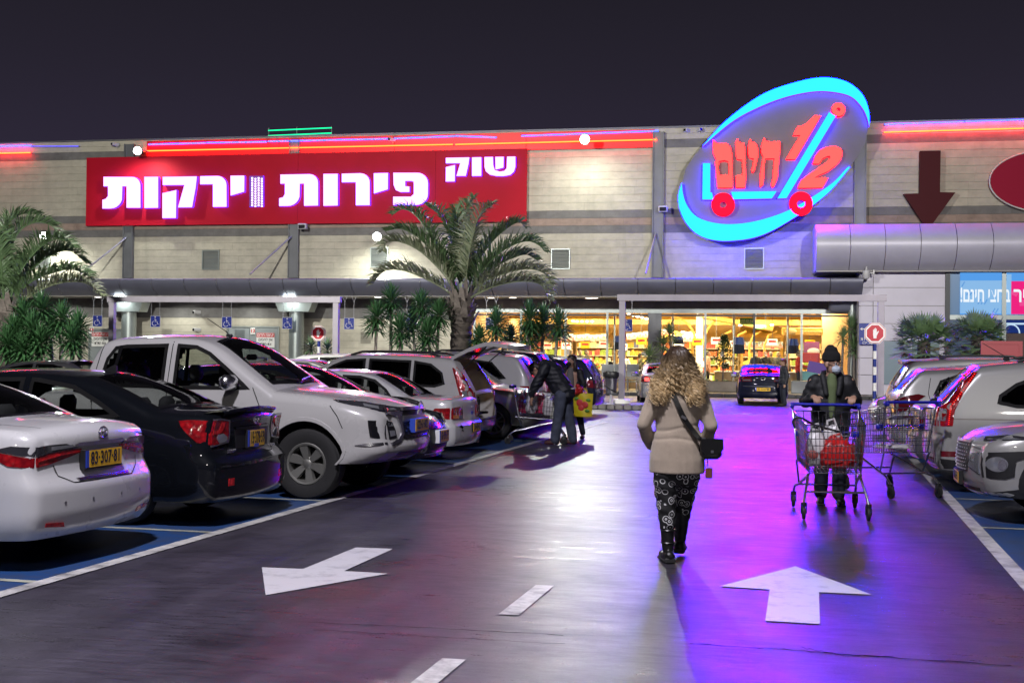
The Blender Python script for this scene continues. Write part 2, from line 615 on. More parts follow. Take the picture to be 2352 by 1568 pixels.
for y in BAYS_R[:10]:
 k = LSK * 5
 sheet('bay_line', [(lane_r(y) + 0.06, y - .04), (lane_r(y) + 0.06, y + .04), (lane_r(y) + 5, y + .04 - k), (lane_r(y) + 5, y - .04 - k)], 0.008, M['bay_line'])
zA = lambda x, y: G((900 + x * 1400 / 2352) * .57422, (2050 + y * 1400 / 2352) * .57422)
zB = lambda x, y: G((2700 + x * 1396 / 2352) * .57422, (2150 + y * 1396 / 2352) * .57422)
sheet('arrow_marking', [zA(*p) for p in [(248, 370), (525, 381), (880, 236), (1127, 246), (800, 395), (1098, 412), (273, 557)]], 0.006, M['arrow_paint'])
sheet('arrow_marking', [zB(*p) for p in [(812, 195), (1325, 387), (970, 370), (977, 585), (608, 563), (638, 352), (298, 330)]], 0.006, M['arrow_paint'])
dA, dB = Vector(zA(1907, 688)), Vector(zA(2122, 490))
dD = (dB - dA)
cx0 = dA.x - dA.y * LSK
for k in range(-3, 1):                          # broken centre line
 y0 = dA.y + (k * (dA.y + dD.y - zA(1555, 988)[1]))
 lane_strip('centre_line', -0.065, 0.065, y0, y0 + dD.y, lambda y: cx0 + y * LSK, 0.006, M['line_paint'])
# saw cuts and a cracked joint across the lane
def crack(pts, w, jag=0.012):
 b = MB()
 path = []
 for (p, q) in zip(pts, pts[1:]):
  for j in range(14):
   path.append(Vector(p).lerp(Vector(q), j / 14))
 vs = []
 for i, p in enumerate(path):
  o = R.uniform(-jag, jag)
  ww = w * R.uniform(0.3, 1.2)
  vs += [(p.x, p.y + o - ww, 0.003), (p.x, p.y + o + ww, 0.003)]
 b.add(vs, [(2 * i, 2 * i + 2, 2 * i + 3, 2 * i + 1) for i in range(len(path) - 1)])
 tag(b.build('ground_crack', M['seam']), kind='structure')
crack([zA(560, 735), zA(1300, 770), zA(2352, 828)], 0.006)
crack([zA(600, 787), zA(1400, 832), zA(2352, 888)], 0.004)
crack([zB(100, 715), zB(700, 750), zB(1200, 790), zB(2352, 868)], 0.008)
crack([zB(850, 740), zB(1130, 795), zB(1500, 800)], 0.005, 0.02)
lane_strip('ground_joint', -4.5, 7, 26.3, 26.33, lambda y: lane_l(26), 0.003, M['seam'])
lane_strip('ground_joint', -4.5, 7, 38.0, 38.03, lambda y: lane_l(38), 0.003, M['seam'])
# ------------------------------------------------------------------ walkway along the shop
YF = 58.0                                          # the plane of the shop front
YK = 53.6                                          # the kerb
M['pave'] = mat('walk_paving', (0.23, 0.20, 0.18), 0.35, var=0.25, scale=2.5, rvar=0.12)
M['kerb'] = mat('kerb_stone', (0.06, 0.06, 0.065), 0.6, var=0.3, scale=4)
b = MB()
b.box((-12, (YK + 0.2 + YF + 0.5) / 2, 0.07), (70, YF + 0.3 - YK, 0.14))
tag(b.build('pavement', M['pave']), kind='structure')
b = MB()
for i in range(70):
 b.box((-46.5 + i, YK + 0.1, 0.075), (0.985, 0.2, 0.15), ch=0.02)
tag(b.build('kerb', M['kerb']), kind='structure')
# ------------------------------------------------------------------ the supermarket
def stone_mat(name, col, var=0.16):
 m, t, b = newmat(name)
 geo = t.nodes.new('ShaderNodeNewGeometry')
 n = t.nodes.new('ShaderNodeTexNoise')
 n.inputs['Scale'].default_value = 1.7
 n.inputs['Detail'].default_value = 9
 n.inputs['Roughness'].default_value = 0.7
 mp = t.nodes.new('ShaderNodeMapping')
 mp.inputs['Scale'].default_value = (1, 1, 1.6)
 t.links.new(geo.outputs['Position'], mp.inputs['Vector'])
 t.links.new(mp.outputs[0], n.inputs['Vector'])
 oi = t.nodes.new('ShaderNodeObjectInfo')
 def rng(src, a, b_, c, d):
  r = t.nodes.new('ShaderNodeMapRange')
  for k, v in zip(('From Min', 'From Max', 'To Min', 'To Max'), (a, b_, c, d)):
   r.inputs[k].default_value = v
  t.links.new(src, r.inputs['Value'])
  return r.outputs[0]
 mu = t.nodes.new('ShaderNodeMath')
 mu.operation = 'MULTIPLY'
 t.links.new(rng(n.outputs['Fac'], .3, .7, 1 - var, 1 + var), mu.inputs[0])
 t.links.new(rng(oi.outputs['Random'], 0, 1, 0.95, 1.04), mu.inputs[1])
 # grey rain streaks running down
 st = t.nodes.new('ShaderNodeTexNoise')
 st.inputs['Scale'].default_value = 1
 st.inputs['Detail'].default_value = 5
 mp2 = t.nodes.new('ShaderNodeMapping')
 mp2.inputs['Scale'].default_value = (2.2, 2.2, 0.15)
 t.links.new(geo.outputs['Position'], mp2.inputs['Vector'])
 t.links.new(mp2.outputs[0], st.inputs['Vector'])
 mu2 = t.nodes.new('ShaderNodeMath')
 mu2.operation = 'MULTIPLY'
 t.links.new(mu.outputs[0], mu2.inputs[0])
 t.links.new(rng(st.outputs['Fac'], .52, .75, 1.0, 0.88), mu2.inputs[1])
 sc = t.nodes.new('ShaderNodeVectorMath')
 sc.operation = 'SCALE'
 sc.inputs[0].default_value = col
 t.links.new(mu2.outputs[0], sc.inputs['Scale'])
 t.links.new(sc.outputs[0], b.inputs['Base Color'])
 b.inputs['Roughness'].default_value = 0.75
 bp = t.nodes.new('ShaderNodeBump')
 bp.inputs['Strength'].default_value = 0.2
 bp.inputs['Distance'].default_value = 0.01
 t.links.new(n.outputs['Fac'], bp.inputs['Height'])
 t.links.new(bp.outputs[0], b.inputs['Normal'])
 return m
M['stone'] = stone_mat('cream_stone', (0.47, 0.44, 0.36))
M['grey_stone'] = stone_mat('grey_stone', (0.17, 0.165, 0.16), 0.25)
M['pink_stone'] = stone_mat('pink_stone', (0.31, 0.23, 0.19), 0.25)
M['joint'] = mat('wall_joint', (0.24, 0.22, 0.18), 0.9)
M['steel'] = mat('grey_steel', (0.16, 0.165, 0.18), 0.5, metal=0.3, var=0.12, scale=1.5)
M['canopy'] = mat('canopy_sheet', (0.15, 0.155, 0.21), 0.42, metal=0.15, var=0.08, scale=1.2, rvar=0.06)
M['canopy_pale'] = mat('pale_canopy_sheet', (0.56, 0.55, 0.66), 0.42, metal=0.1, var=0.06, scale=1.2)
M['soffit'] = mat('soffit_sheet', (0.42, 0.40, 0.38), 0.55)
M['door_grey'] = mat('door_grey', (0.26, 0.29, 0.30), 0.5, var=0.08, scale=2)
M['alu'] = mat('aluminium_frame', (0.36, 0.40, 0.39), 0.4, metal=0.6)
M['dark_alu'] = mat('dark_aluminium', (0.05, 0.055, 0.06), 0.45, metal=0.3)
M['shop_glass'] = glass('shop_glass', (0.93, 0.95, 0.94), 0.01, 1.25)
shop = thing('supermarket', 'long cream stone supermarket front with glass entrance hall', 'building', (0, YF, 0))
def loc(p):                                        # world point into the building's frame
 return (p[0], p[1] - YF, p[2])
zz = lambda y: P(1515, y, YF)[1]
Z_TOP = 12.35
Z_CAN_T, Z_CAN_B = zz(638), zz(682)
y2 = lambda v: 258.4 + v * .3418
Z_BANDS = [('grey', zz(y2(705)) , zz(y2(652))), ('pink', zz(y2(755)), zz(y2(705))), ('grey', zz(y2(808)), zz(y2(755)))]
Z_G0, Z_G1 = zz(y2(238)), zz(y2(182))             # band under the parapet
XL, XR = -43.0, 15.5
Z_GLASS = zz(716)                                 # top of the shop windows
X_GL = P(1080, 760, YF)[0]                        # left edge of the glazed hall
X_BL = P(1972, 700, YF)[0]                        # where the white block begins
# backing walls
w = MB()
w.box(loc(((XL + XR) / 2, YF + 0.25, (Z_TOP + Z_CAN_B) / 2)), (XR - XL, 0.4, Z_TOP - Z_CAN_B))
w.box(loc(((XL + X_GL) / 2, YF + 0.25, Z_CAN_B / 2 - 0.002)), (X_GL - XL, 0.4, Z_CAN_B - 0.004))
w.build('wall', M['joint'], shop)
cop = MB()
cop.box(loc(((XL + XR) / 2, YF + 0.2, Z_TOP + 0.03)), (XR - XL, 0.6, 0.07))
cop.build('coping', M['steel'], shop)
rf = MB()
rf.box(loc(((XL + XR) / 2, YF + 15, Z_TOP - 0.6)), (XR - XL, 29, 0.2))
rf.build('roof', M['steel'], shop)
# stone slabs, course by course; the nearest 300 stand as objects, the others are joined
rects = []
def course(z0, z1, x0, x1, kind, L=1.25):
 x = x0 - R.uniform(0, L)
 while x < x1:
  l = L * R.choice((1, 1, 1, 0.7, 1.25))
  a, c = max(x, x0), min(x + l, x1)
  if c - a > 0.05:
   rects.append((a, c, z0, z1, kind))
  x += l
def courses(z0, z1, n, x0, x1, kind='stone'):
 h = (z1 - z0) / n
 for i in range(n):
  course(z0 + i * h, z0 + (i + 1) * h, x0, x1, kind)
courses(Z_G1, Z_TOP, 2, XL, XR)
course(Z_G0, Z_G1, XL, XR, 'grey', 1.6)
courses(Z_BANDS[0][2], Z_G0, 8, XL, XR)
for k, a, c in Z_BANDS:
 course(a, c, XL, XR, k, 1.3 if k == 'grey' else 0.75)
courses(Z_CAN_B, Z_BANDS[2][1], 9, XL, XR)
z_fas = zz(735)                                   # grey lintel band under the canopy, left of the hall
course(z_fas, Z_CAN_B, XL, X_GL, 'grey', 1.6)
courses(0.16, z_fas, 9, XL, X_GL)
rects.sort(key=lambda r: (0 if r[2] > Z_CAN_T or r[1] < X_GL else 1, abs((r[0] + r[1]) / 2 - 3)))
unit = MB().box((0, 0, 0), (1, 1, 1)).mesh('stone_slab', M['stone'])
umesh = {'stone': unit}
for k, mm in (('grey', 'grey_stone'), ('pink', 'pink_stone')):
 umesh[k] = unit.copy()
 umesh[k].materials[0] = M[mm]
rest = {'stone': MB(), 'grey': MB(), 'pink': MB()}
for i, (a, c, z0, z1, k) in enumerate(rects):
 d = 0.05 + R.uniform(-.004, .004)
 ctr = loc(((a + c) / 2, YF + 0.05 - d / 2, (z0 + z1) / 2))
 dim = (c - a - 0.004, d, z1 - z0 - 0.009)
 if i < 296:
  o = obj('stone_slab', umesh[k], shop)
  o.location, o.scale = ctr, dim
 else:
  rest[k].box(ctr, dim)
for k, mm in (('stone', 'stone'), ('grey', 'grey_stone'), ('pink', 'pink_stone')):
 tag(rest[k].build('stone_cladding', M[mm], shop, fix=False), kind='stuff')
# steel posts up the front
for x in (298, 677, 1511, 1974):
 X = P(x, 560, YF)[0]
 b = MB()
 b.box(loc((X, YF - 0.10, (Z_TOP + Z_CAN_T) / 2 - 0.1)), (0.46, 0.14, Z_TOP - Z_CAN_T - 0.2), ch=0.015)
 b.box(loc((X - 0.24, YF - 0.14, (Z_TOP + Z_CAN_T) / 2 - 0.1)), (0.05, 0.22, Z_TOP - Z_CAN_T - 0.2))
 b.box(loc((X + 0.24, YF - 0.14, (Z_TOP + Z_CAN_T) / 2 - 0.1)), (0.05, 0.22, Z_TOP - Z_CAN_T - 0.2))
 b.build('steel_post', M['steel'], shop)
 if x < 1900:
  # tie rod from the post out to the canopy edge
  b = MB()
  b.tube([loc((X - 0.1, YF - 0.22, zz(538))), loc((X - 1.25 if x != 1511 else X - 0.35, YF - 2.6, Z_CAN_T + 0.02))], 0.045, 8)
  b.build('tie_rod', M['galv'], shop, sm=40)
# louvred vents
for x, y in ((485, 597), (872, 591), (1288, 595), (1732, 594), (98, 592)):
 X, Z = P(x, y, YF)
 b = MB()
 wv, hv = 0.86, 0.93
 for sx in (-1, 1):
  b.box(loc((X + sx * wv / 2, YF - 0.05, Z)), (0.05, 0.09, hv))
 for sz in (-1, 1):
  b.box(loc((X, YF - 0.05, Z + sz * hv / 2)), (wv + 0.05, 0.088, 0.05))
 v = b.build('vent', M['alu'], shop)
 b = MB()
 for i in range(13):
  b.box(loc((X, YF - 0.035, Z - hv / 2 + 0.06 + i * (hv - 0.1) / 12.5)), (wv - 0.05, 0.012, 0.055), rot=Matrix.Rotation(0.7, 3, 'X'))
 b.build('louvre', M['alu'], v)
# curved canopy of the front
def bullnose(y_front, z_t, z_b, depth_b, n=12):
 out = []
 for i in range(n + 1):
  a = pi / 2 * i / n
  out.append((y_front + depth_b * (1 - cos(a)) ** 1.0 * 0.9, lerp(z_t, z_b, sin(a))))
 return out
YC = YF - 3.0
zc_t = P(1515, 639, YC)[1]
zc_b = P(1515, 680, YC + 0.6)[1]
prof = [(YF - 0.06, zc_t + 0.10), (YC + 0.12, zc_t + 0.02), (YC + 0.03, zc_t - 0.03)]
for i in range(1, 11):
 a = i / 10
 prof.append((YC + 0.75 * (1 - cos(a * pi / 2)), lerp(zc_t - 0.03, zc_b, a ** 0.85)))
x = XL
pw = 1.66
while x < X_BL - 0.3:
 x1 = min(x + pw, X_BL - 0.05)
 b = MB()
 vs = []
 for X in (x + 0.012, x1 - 0.012):
  vs += [loc((X, q[0], q[1])) for q in prof]
 n = len(prof)
 vs += [loc((X, q[0] + 0.03, q[1] - 0.03)) for X in (x + 0.012, x1 - 0.012) for q in prof]
 fs = [(i, i + 1, n + i + 1, n + i) for i in range(n - 1)]
 fs += [(i, i + 1, 2 * n + i + 1, 2 * n + i) for i in range(n - 1)]
 fs += [(n + i, n + i + 1, 3 * n + i + 1, 3 * n + i) for i in range(n - 1)]
 b.add(vs, fs)
 b.build('canopy_panel', M['canopy'], shop, sm=30)
 x = x1
b = MB()
b.box(loc(((XL + X_BL) / 2, (YC + 0.75 + YF) / 2, zc_b - 0.015)), (X_BL - XL - 0.1, YF - YC - 0.75, 0.03))
b.box(loc(((XL + X_BL) / 2, (YC + 0.75 + YF) / 2, zc_b + 0.25)), (X_BL - XL - 0.1, YF - YC - 1.0, 0.03))
b.build('canopy_soffit', M['soffit'], shop)
b = MB()
xx = XL
while xx < X_BL - 1:
 b.box(loc((xx, (YC + 0.8 + YF) / 2, zc_b - 0.034)), (0.02, YF - YC - 0.9, 0.006))
 xx += 1.66
b.build('soffit_joint', M['joint'], shop)
# downlights in the soffit
M['downlight'] = emit('downlight', (1.0, 0.97, 0.92), 7)
M['warm_downlight'] = emit('warm_downlight', (1.0, 0.86, 0.7), 7)
for x, y in ((92, 676), (225, 675), (432, 676), (472, 679), (655, 680), (868, 677), (1128, 684), (1178, 684), (1353, 681), (1365, 684), (1785, 682)):
 d = YF - R.uniform(0.9, 1.7)
 X = P(x, y, d)[0]
 b = MB()
 b.lathe([(0.0, zc_b - 0.035), (0.17, zc_b - 0.035), (0.17, zc_b - 0.02)], 16, Matrix.Translation(loc((X, d, 0))))
 b.build('downlight', M['downlight'] if x < 1000 else M['warm_downlight'], shop)
# round columns with flared heads under the canopy
for x in (296, 681):
 yc = YF - 1.5
 X = P(x, 745, yc)[0]
 zh = P(x, 716, yc)[1]
 b = MB()
 b.lathe([(0.36, 0.14), (0.36, zh + 0.02)], 28, Matrix.Translation(loc((X, yc, 0))))
 c = b.build('column', M['alu'], shop, sm=40)
 b = MB()
 prof2 = [(-1.0, zc_b - 0.05), (-0.95, zc_b - 0.25), (-0.75, zh), (0.75, zh), (0.95, zc_b - 0.25), (1.0, zc_b - 0.05)]
 b.prism(prof2, lambda a, z, d, X=X, yc=yc: Vector(loc((X + a, yc + d, z))), -0.42, 0.42)
 b.build('column_head', M['alu'], c)
 lamp('column_lamp', 'SPOT', (X - 0.1, yc - 0.75, zc_b - 0.12), (X - 0.1, yc + 0.3, 0), 110, (0.92, 1.0, 0.97), 0.08, 150, 0.8)
 b = MB()
 b.box(loc((X - 0.1, yc - 0.7, zc_b - 0.07)), (0.55, 0.3, 0.06))
 b.build('floodlight', emit('column_light', (0.9, 1, 0.98), 14), shop)
for x in (20, 130, 400, 560, 860, 980):
 X = P(x, 700, YF - 1.2)[0]
 lamp('soffit_lamp', 'SPOT', (X, YF - 1.2, zc_b - 0.1), (X, YF - 0.9, 0), 150, (0.97, 1.0, 0.92), 0.1, 155, 0.8)
# emergency doors of the left wall
M['sign_white'] = mat('sign_white', (0.75, 0.75, 0.73), 0.5)
M['sign_red'] = mat('sign_red', (0.50, 0.02, 0.03), 0.5)
M['sign_blue'] = mat('sign_blue', (0.02, 0.04, 0.32), 0.45)
def heb(s):
 return s[::-1]
for (xl, xr, xm, num, tx, nx) in ((523, 640, 574, '12', 611, 582), (206, 270, 290, '13', 232, 212)):
 yd = YF - 0.03
 A, B = P(xl, 760, yd)[0], P(xr, 760, yd)[0]
 zt = P((xl + xr) / 2, 749 if num == '12' else 755, yd)[1]
 if num == '13':
  B = A + 2.4
 d = MB()
 d.box(loc((A, yd, zt / 2 + 0.07)), (0.08, 0.1, zt - 0.14))
 d.box(loc((B, yd, zt / 2 + 0.07)), (0.08, 0.1, zt - 0.14))
 d.box(loc(((A + B) / 2, yd, zt - 0.04)), (B - A - 0.08, 0.096, 0.08))
 door = d.build('door_frame', M['alu'], shop)
 mid = lerp(A, B, 0.44)
 for p, q in ((A + 0.05, mid - 0.008), (mid + 0.008, B - 0.05)):
  MB().box(loc(((p + q) / 2, yd, zt / 2 + 0.03)), (q - p, 0.06, zt - 0.24), ch=0.008).build('door_leaf', M['door_grey'], door)
 X, Z = P(nx, 760 if num == '12' else 758, yd)
 n = MB().box(loc((X, yd - 0.07, Z)), (0.24, 0.012, 0.32)).build('number_plate', M['sign_white'], door)
 text('number', num, 0.24, loc((X, yd - 0.078, Z)), M['sign_red'], door, bold=0.01)
 X, Z = P(tx, 781, yd)
 if num == '13':
  Z = P(tx, 771, yd)[1] - 0.18
 s = MB().box(loc((X, yd - 0.07, Z)), (0.95, 0.012, 0.72)).build('door_sign', M['sign_white'], door)
 MB().box(loc((X, yd - 0.078, Z + 0.25)), (0.93, 0.010, 0.2)).build('sign_band', M['sign_red'], door)
 text('sign_text', heb('יציאת חרום'), 0.2, loc((X, yd - 0.085, Z + 0.25)), M['print_white'], door, bold=0.004, fitw=0.84)
 text('sign_text', heb('אין לחסום'), 0.2, loc((X, yd - 0.079, Z + 0.02)), M['print_black'], door, bold=0.003, fitw=0.72)
 text('sign_text', heb('את הדלת'), 0.2, loc((X, yd - 0.079, Z - 0.2)), M['print_black'], door, bold=0.003, fitw=0.62)
# ------------------------------------------------------------------ white clad block and its big canopy at the right
YB = YF - 2.4
M['white_clad'] = mat('white_cladding', (0.64, 0.61, 0.72), 0.45, var=0.06, scale=1.0)
blk = thing('corner_block', 'white panel clad corner block with lit advertising windows under a deep curved canopy', 'building', (0, YB, 0))
def lb(p):
 return (p[0], p[1] - YB, p[2])
X0 = P(1976, 700, YB)[0]
zq = lambda y: P(2100, y, YB)[1]
XW = P(2178, 700, YB)[0]
ztop = P(2100, 622, YB - 0.3)[1]
b = MB()
b.box(lb(((X0 + 19) / 2 + 0.02, YB + 1.3, ztop / 2)), (19 - X0 - 0.04, 2.2, ztop))
b.build('wall', M['joint'], blk)
b = MB()
for yy0, yy1 in ((625, 664), (664, 702), (702, 741), (741, 780), (780, 819)):
 pass
hs = [zq(v) for v in (622, 660, 702, 743, 783, 823, 862)] + [0.15]
for a, c in zip(hs, hs[1:]):
 MB().box(lb(((X0 + 0.55 + XW) / 2, YB + 0.18, (a + c) / 2)), (XW - X0 - 0.57, 0.06, a - c - 0.02)).build('cladding_panel', M['white_clad'], blk)
 MB().box(lb((X0 + 0.27, YB + 0.14, (a + c) / 2)), (0.53, 0.08, a - c - 0.02)).build('cladding_panel', M['white_clad'], blk)
 MB().box(lb((X0 - 0.015, YB + 1.3, (a + c) / 2)), (0.04, 2.2, a - c - 0.02)).build('cladding_panel', M['white_clad'], blk)
# round steel column at the block's corner
b = MB()
Xc = P(1957, 780, YF - 0.7)[0]
b.lathe([(0.17, 0.14), (0.17, P(1957, 712, YF - 0.7)[1] + 0.3)], 20, Matrix.Translation(loc((Xc, YF - 0.7, 0))))
b.build('column', M['alu'], shop, sm=40)
MB().box(loc((Xc - 0.35, YF - 0.6, lerp(Z_GLASS, Z_CAN_B, 0.5) + 0.1)), (1.35, 0.5, 0.95), ch=0.15).build('column_head', M['canopy'], shop, sm=60)
# windows with lit advertisements
M['ad_blue'] = emit('lit_blue_ad', (0.10, 0.36, 0.86), 0.95)
M['ad_pale'] = emit('lit_pale_blue_ad', (0.30, 0.58, 0.95), 0.85)
M['ad_pink'] = emit('lit_pink_ad', (0.95, 0.02, 0.24), 0.9)
M['ad_white'] = emit('lit_ad_lettering', (0.85, 0.93, 1.0), 1.0)
M['ad_navy'] = emit('dim_blue_picture', (0.012, 0.03, 0.16), 1.0)
Yw = YB + 0.08
def w4(x, y, d):                                   # from the detail view of the corner
 X, Z = P(1837.5 + x * .38454, 229.7 + y * .38454, d)
 return X, Z
def rect4(x0, y0, x1, y1, d, th, name, m, parent):
 A, T = w4(x0, y0, d)
 B, Bt = w4(x1, y1, d)
 return MB().box(lb(((A + B) / 2, d, (T + Bt) / 2)), (B - A, th, T - Bt)).build(name, m, parent)
win = rect4(868, 1026, 892, 1560, Yw, 0.16, 'window_frame', M['dark_alu'], blk)
for r in ((1206, 1030, 1228, 1560), (892, 1284, 1206, 1312), (1228, 1284, 1500, 1312), (892, 1022, 1206, 1031), (1228, 1022, 1500, 1031)):
 rect4(*r, Yw, 0.14, 'window_bar', M['alu'], win)
rect4(893, 1032, 955, 1283, Yw + 0.03, 0.02, 'window_film', mat('blue_window_film', (0.10, 0.25, 0.48), 0.3), win)
a = rect4(955, 1032, 1205, 1283, Yw + 0.03, 0.02, 'lit_poster', M['ad_blue'], win)
rect4(957, 1078, 1204, 1275, Yw + 0.015, 0.006, 'poster_field', M['ad_pale'], a)
b = MB()
for i in range(9):
 X, Z = w4(975 + (i * 67) % 220, 1100 + (i * 53) % 160, Yw + 0.008)
 b.box(lb((X, Yw + 0.009, Z)), (0.05, 0.004, 0.24), rot=Matrix.Rotation(0.5, 3, 'Y'))
b.build('poster_dashes', emit('ad_dash', (0.15, 0.40, 0.85), 0.85), a)
a2 = rect4(1229, 1032, 1500, 1283, Yw + 0.03, 0.02, 'lit_poster', M['ad_blue'], win)
rect4(1229, 1040, 1262, 1278, Yw + 0.015, 0.006, 'poster_field', M['ad_pale'], a2)
rect4(1262, 1082, 1480, 1280, Yw + 0.012, 0.006, 'poster_field', M['ad_pink'], a2)
b = MB()
for i in range(5):
 X, Z = w4(1285 + i * 45, 1150 + (i * 61) % 110, Yw + 0.006)
 b.box(lb((X, Yw + 0.007, Z)), (0.26, 0.004, 0.26), rot=Matrix.Rotation(0.5 + i, 3, 'Y'))
b.build('poster_squares', emit('ad_square', (0.95, 0.08, 0.33), 0.9), a2)
X, Z = w4(1105, 1168, Yw)
text('poster_text', heb('בחצי חינם!'), 0.85, lb((X, Yw + 0.004, Z)), M['ad_white'], a, bold=0.02, fitw=w4(1255, 1168, Yw)[0] - w4(958, 1168, Yw)[0])
X, Z = w4(1262, 1168, Yw)
text('poster_text', heb('מחיר'), 0.85, lb((X + 0.1, Yw + 0.003, Z)), M['ad_white'], a2, bold=0.02, align='LEFT', fitw=1.3)
rect4(1229, 1313, 1500, 1392, Yw + 0.03, 0.02, 'lit_picture', M['ad_navy'], win)
b = MB()
A, T = w4(1229, 1330, Yw)
B, Bt = w4(1480, 1342, Yw)
b.box(lb(((A + B) / 2, Yw + 0.014, (T + Bt) / 2)), (B - A, 0.006, T - Bt))
b.tube([lb((w4(1262 + 50 * cos(t), 1392 - 55 * sin(t), Yw)[0], Yw + 0.012, w4(1262, 1392 - 52 * sin(t), Yw)[1])) for t in [pi * k / 10 for k in range(11)]], 0.03, 4)
b.build('picture_print', emit('ad_print', (0.6, 0.8, 1), 0.9), win)
rect4(893, 1313, 1205, 1560, Yw + 0.03, 0.02, 'window_film', mat('blue_dark_film', (0.04, 0.09, 0.2), 0.3), win)
rect4(1229, 1393, 1500, 1560, Yw + 0.03, 0.02, 'shop_panel', mat('brown_panel', (0.07, 0.035, 0.03), 0.5), win)
# low glazed doors in the clad wall
for x0, x1 in ((497, 660), (668, 830)):
 rect4(x0, 1440, x1, 1700, YB + 0.10, 0.06, 'glazed_door', mat('blue_grey_door', (0.20, 0.28, 0.34), 0.3), blk)
# deep canopy
YC2 = YB - 1.0
zt2, zb2 = P(2100, 510, YC2)[1], P(2100, 619, YC2 + 0.2)[1]
prof = []
for i in range(15):
 a = i / 14
 prof.append((YC2 + 0.85 * (2 * a - 0.9) ** 2, lerp(zt2, zb2, a)))
xs = [1876 + 78.9 * 0] + [1837.5 + v * .38454 for v in (303, 513, 725, 940, 1158, 1380, 1605, 1830)]
xs = [P(v, 560, YC2)[0] for v in xs]
for A, B in zip(xs, xs[1:]):
 b = MB()
 n = len(prof)
 vs = [lb((X, q[0], q[1])) for X in (A + 0.012, B - 0.012) for q in prof] + [lb((X, q[0] + 0.05, q[1])) for X in (A + 0.012, B - 0.012) for q in prof]
 fs = [(i, i + 1, n + i + 1, n + i) for i in range(n - 1)]
 fs += [(i, i + 1, 2 * n + i + 1, 2 * n + i) for i in range(n - 1)]
 fs += [(n + i, n + i + 1, 3 * n + i + 1, 3 * n + i) for i in range(n - 1)]
 b.add(vs, fs)
 b.build('canopy_panel', M['canopy_pale'], blk, sm=40)
b = MB()
poly = [(q[0], q[1]) for q in prof] + [(YF - 0.08, zb2), (YF - 0.08, zt2)]
b.prism(poly, lambda a, z, d: Vector(lb((d, a, z))), xs[0] - 0.02, xs[0] + 0.008)
b.build('canopy_end', M['canopy_pale'], blk)
b = MB()
b.box(lb(((xs[0] + xs[-1]) / 2 + 0.03, (YC2 + 0.75 + YF) / 2, zt2 - 0.03)), (xs[-1] - xs[0] - 0.03, YF - YC2 - 0.95, 0.05))
b.build('canopy_top', M['canopy'], blk)
b = MB()
b.box(lb(((xs[0] + xs[-1]) / 2 + 0.03, (YC2 + 0.98 + YB + 0.2) / 2, zb2 - 0.03)), (xs[-1] - xs[0] - 0.03, 0.9, 0.05))
b.box(lb(((xs[0] + X0) / 2 - 0.05, (YB + 0.25 + YF) / 2, zb2 - 0.03)), (X0 - xs[0] - 0.15, YF - YB - 0.4, 0.05))
b.build('canopy_soffit', M['soffit'], blk)
# ------------------------------------------------------------------ the glazed hall
hall_x0, hall_x1 = X_GL, X_BL + 0.1
bars = [1090, 1197, 1299, 1395, 1504, 1620, 1732, 1841, 1962]
zbot = 0.55
YG = YF + 0.12
b = MB()
b.box(loc(((hall_x0 + hall_x1) / 2, YG, Z_GLASS + 0.04)), (hall_x1 - hall_x0, 0.22, 0.20))
fr = b.build('window_frame', M['alu'], shop)
MB().box(loc(((hall_x0 + hall_x1) / 2, YG - 0.01, Z_GLASS - 0.16)), (hall_x1 - hall_x0, 0.12, 0.08)).build('blind_box', M['dark_alu'], fr)
# concrete lintel over the glass
b = MB()
b.box(loc(((hall_x0 + hall_x1) / 2, YG + 0.02, (Z_GLASS + 0.145 + Z_CAN_B) / 2)), (hall_x1 - hall_x0, 0.3, Z_CAN_B - Z_GLASS - 0.15))
b.build('lintel', mat('concrete_lintel', (0.26, 0.24, 0.23), 0.7, var=0.25, scale=2.2), shop)
bx = [P(v, 780, YG)[0] for v in bars]
for i, X in enumerate(bx):
 wd = 0.30 if i == 4 else 0.10
 MB().box(loc((X, YG - 0.02, (0.15 + Z_GLASS - 0.06) / 2)), (0.62 if i == 4 else wd, 0.3 if i == 4 else 0.16, Z_GLASS - 0.22)).build('mullion', M['steel'] if i == 4 else (M['dark_alu'] if i == 6 else M['alu']), fr)
for A, B in zip(bx, bx[1:]):
 MB().box(loc(((A + B) / 2, YG, (zbot + Z_GLASS - 0.2) / 2)), (B - A - 0.12, 0.012, Z_GLASS - 0.24 - zbot)).build('glass_pane', M['shop_glass'], fr)
 if bx.index(A) not in (6,):
  MB().box(loc(((A + B) / 2, YG, zbot - 0.02)), (B - A - 0.12, 0.08, 0.07)).build('window_bar', M['alu'], fr)
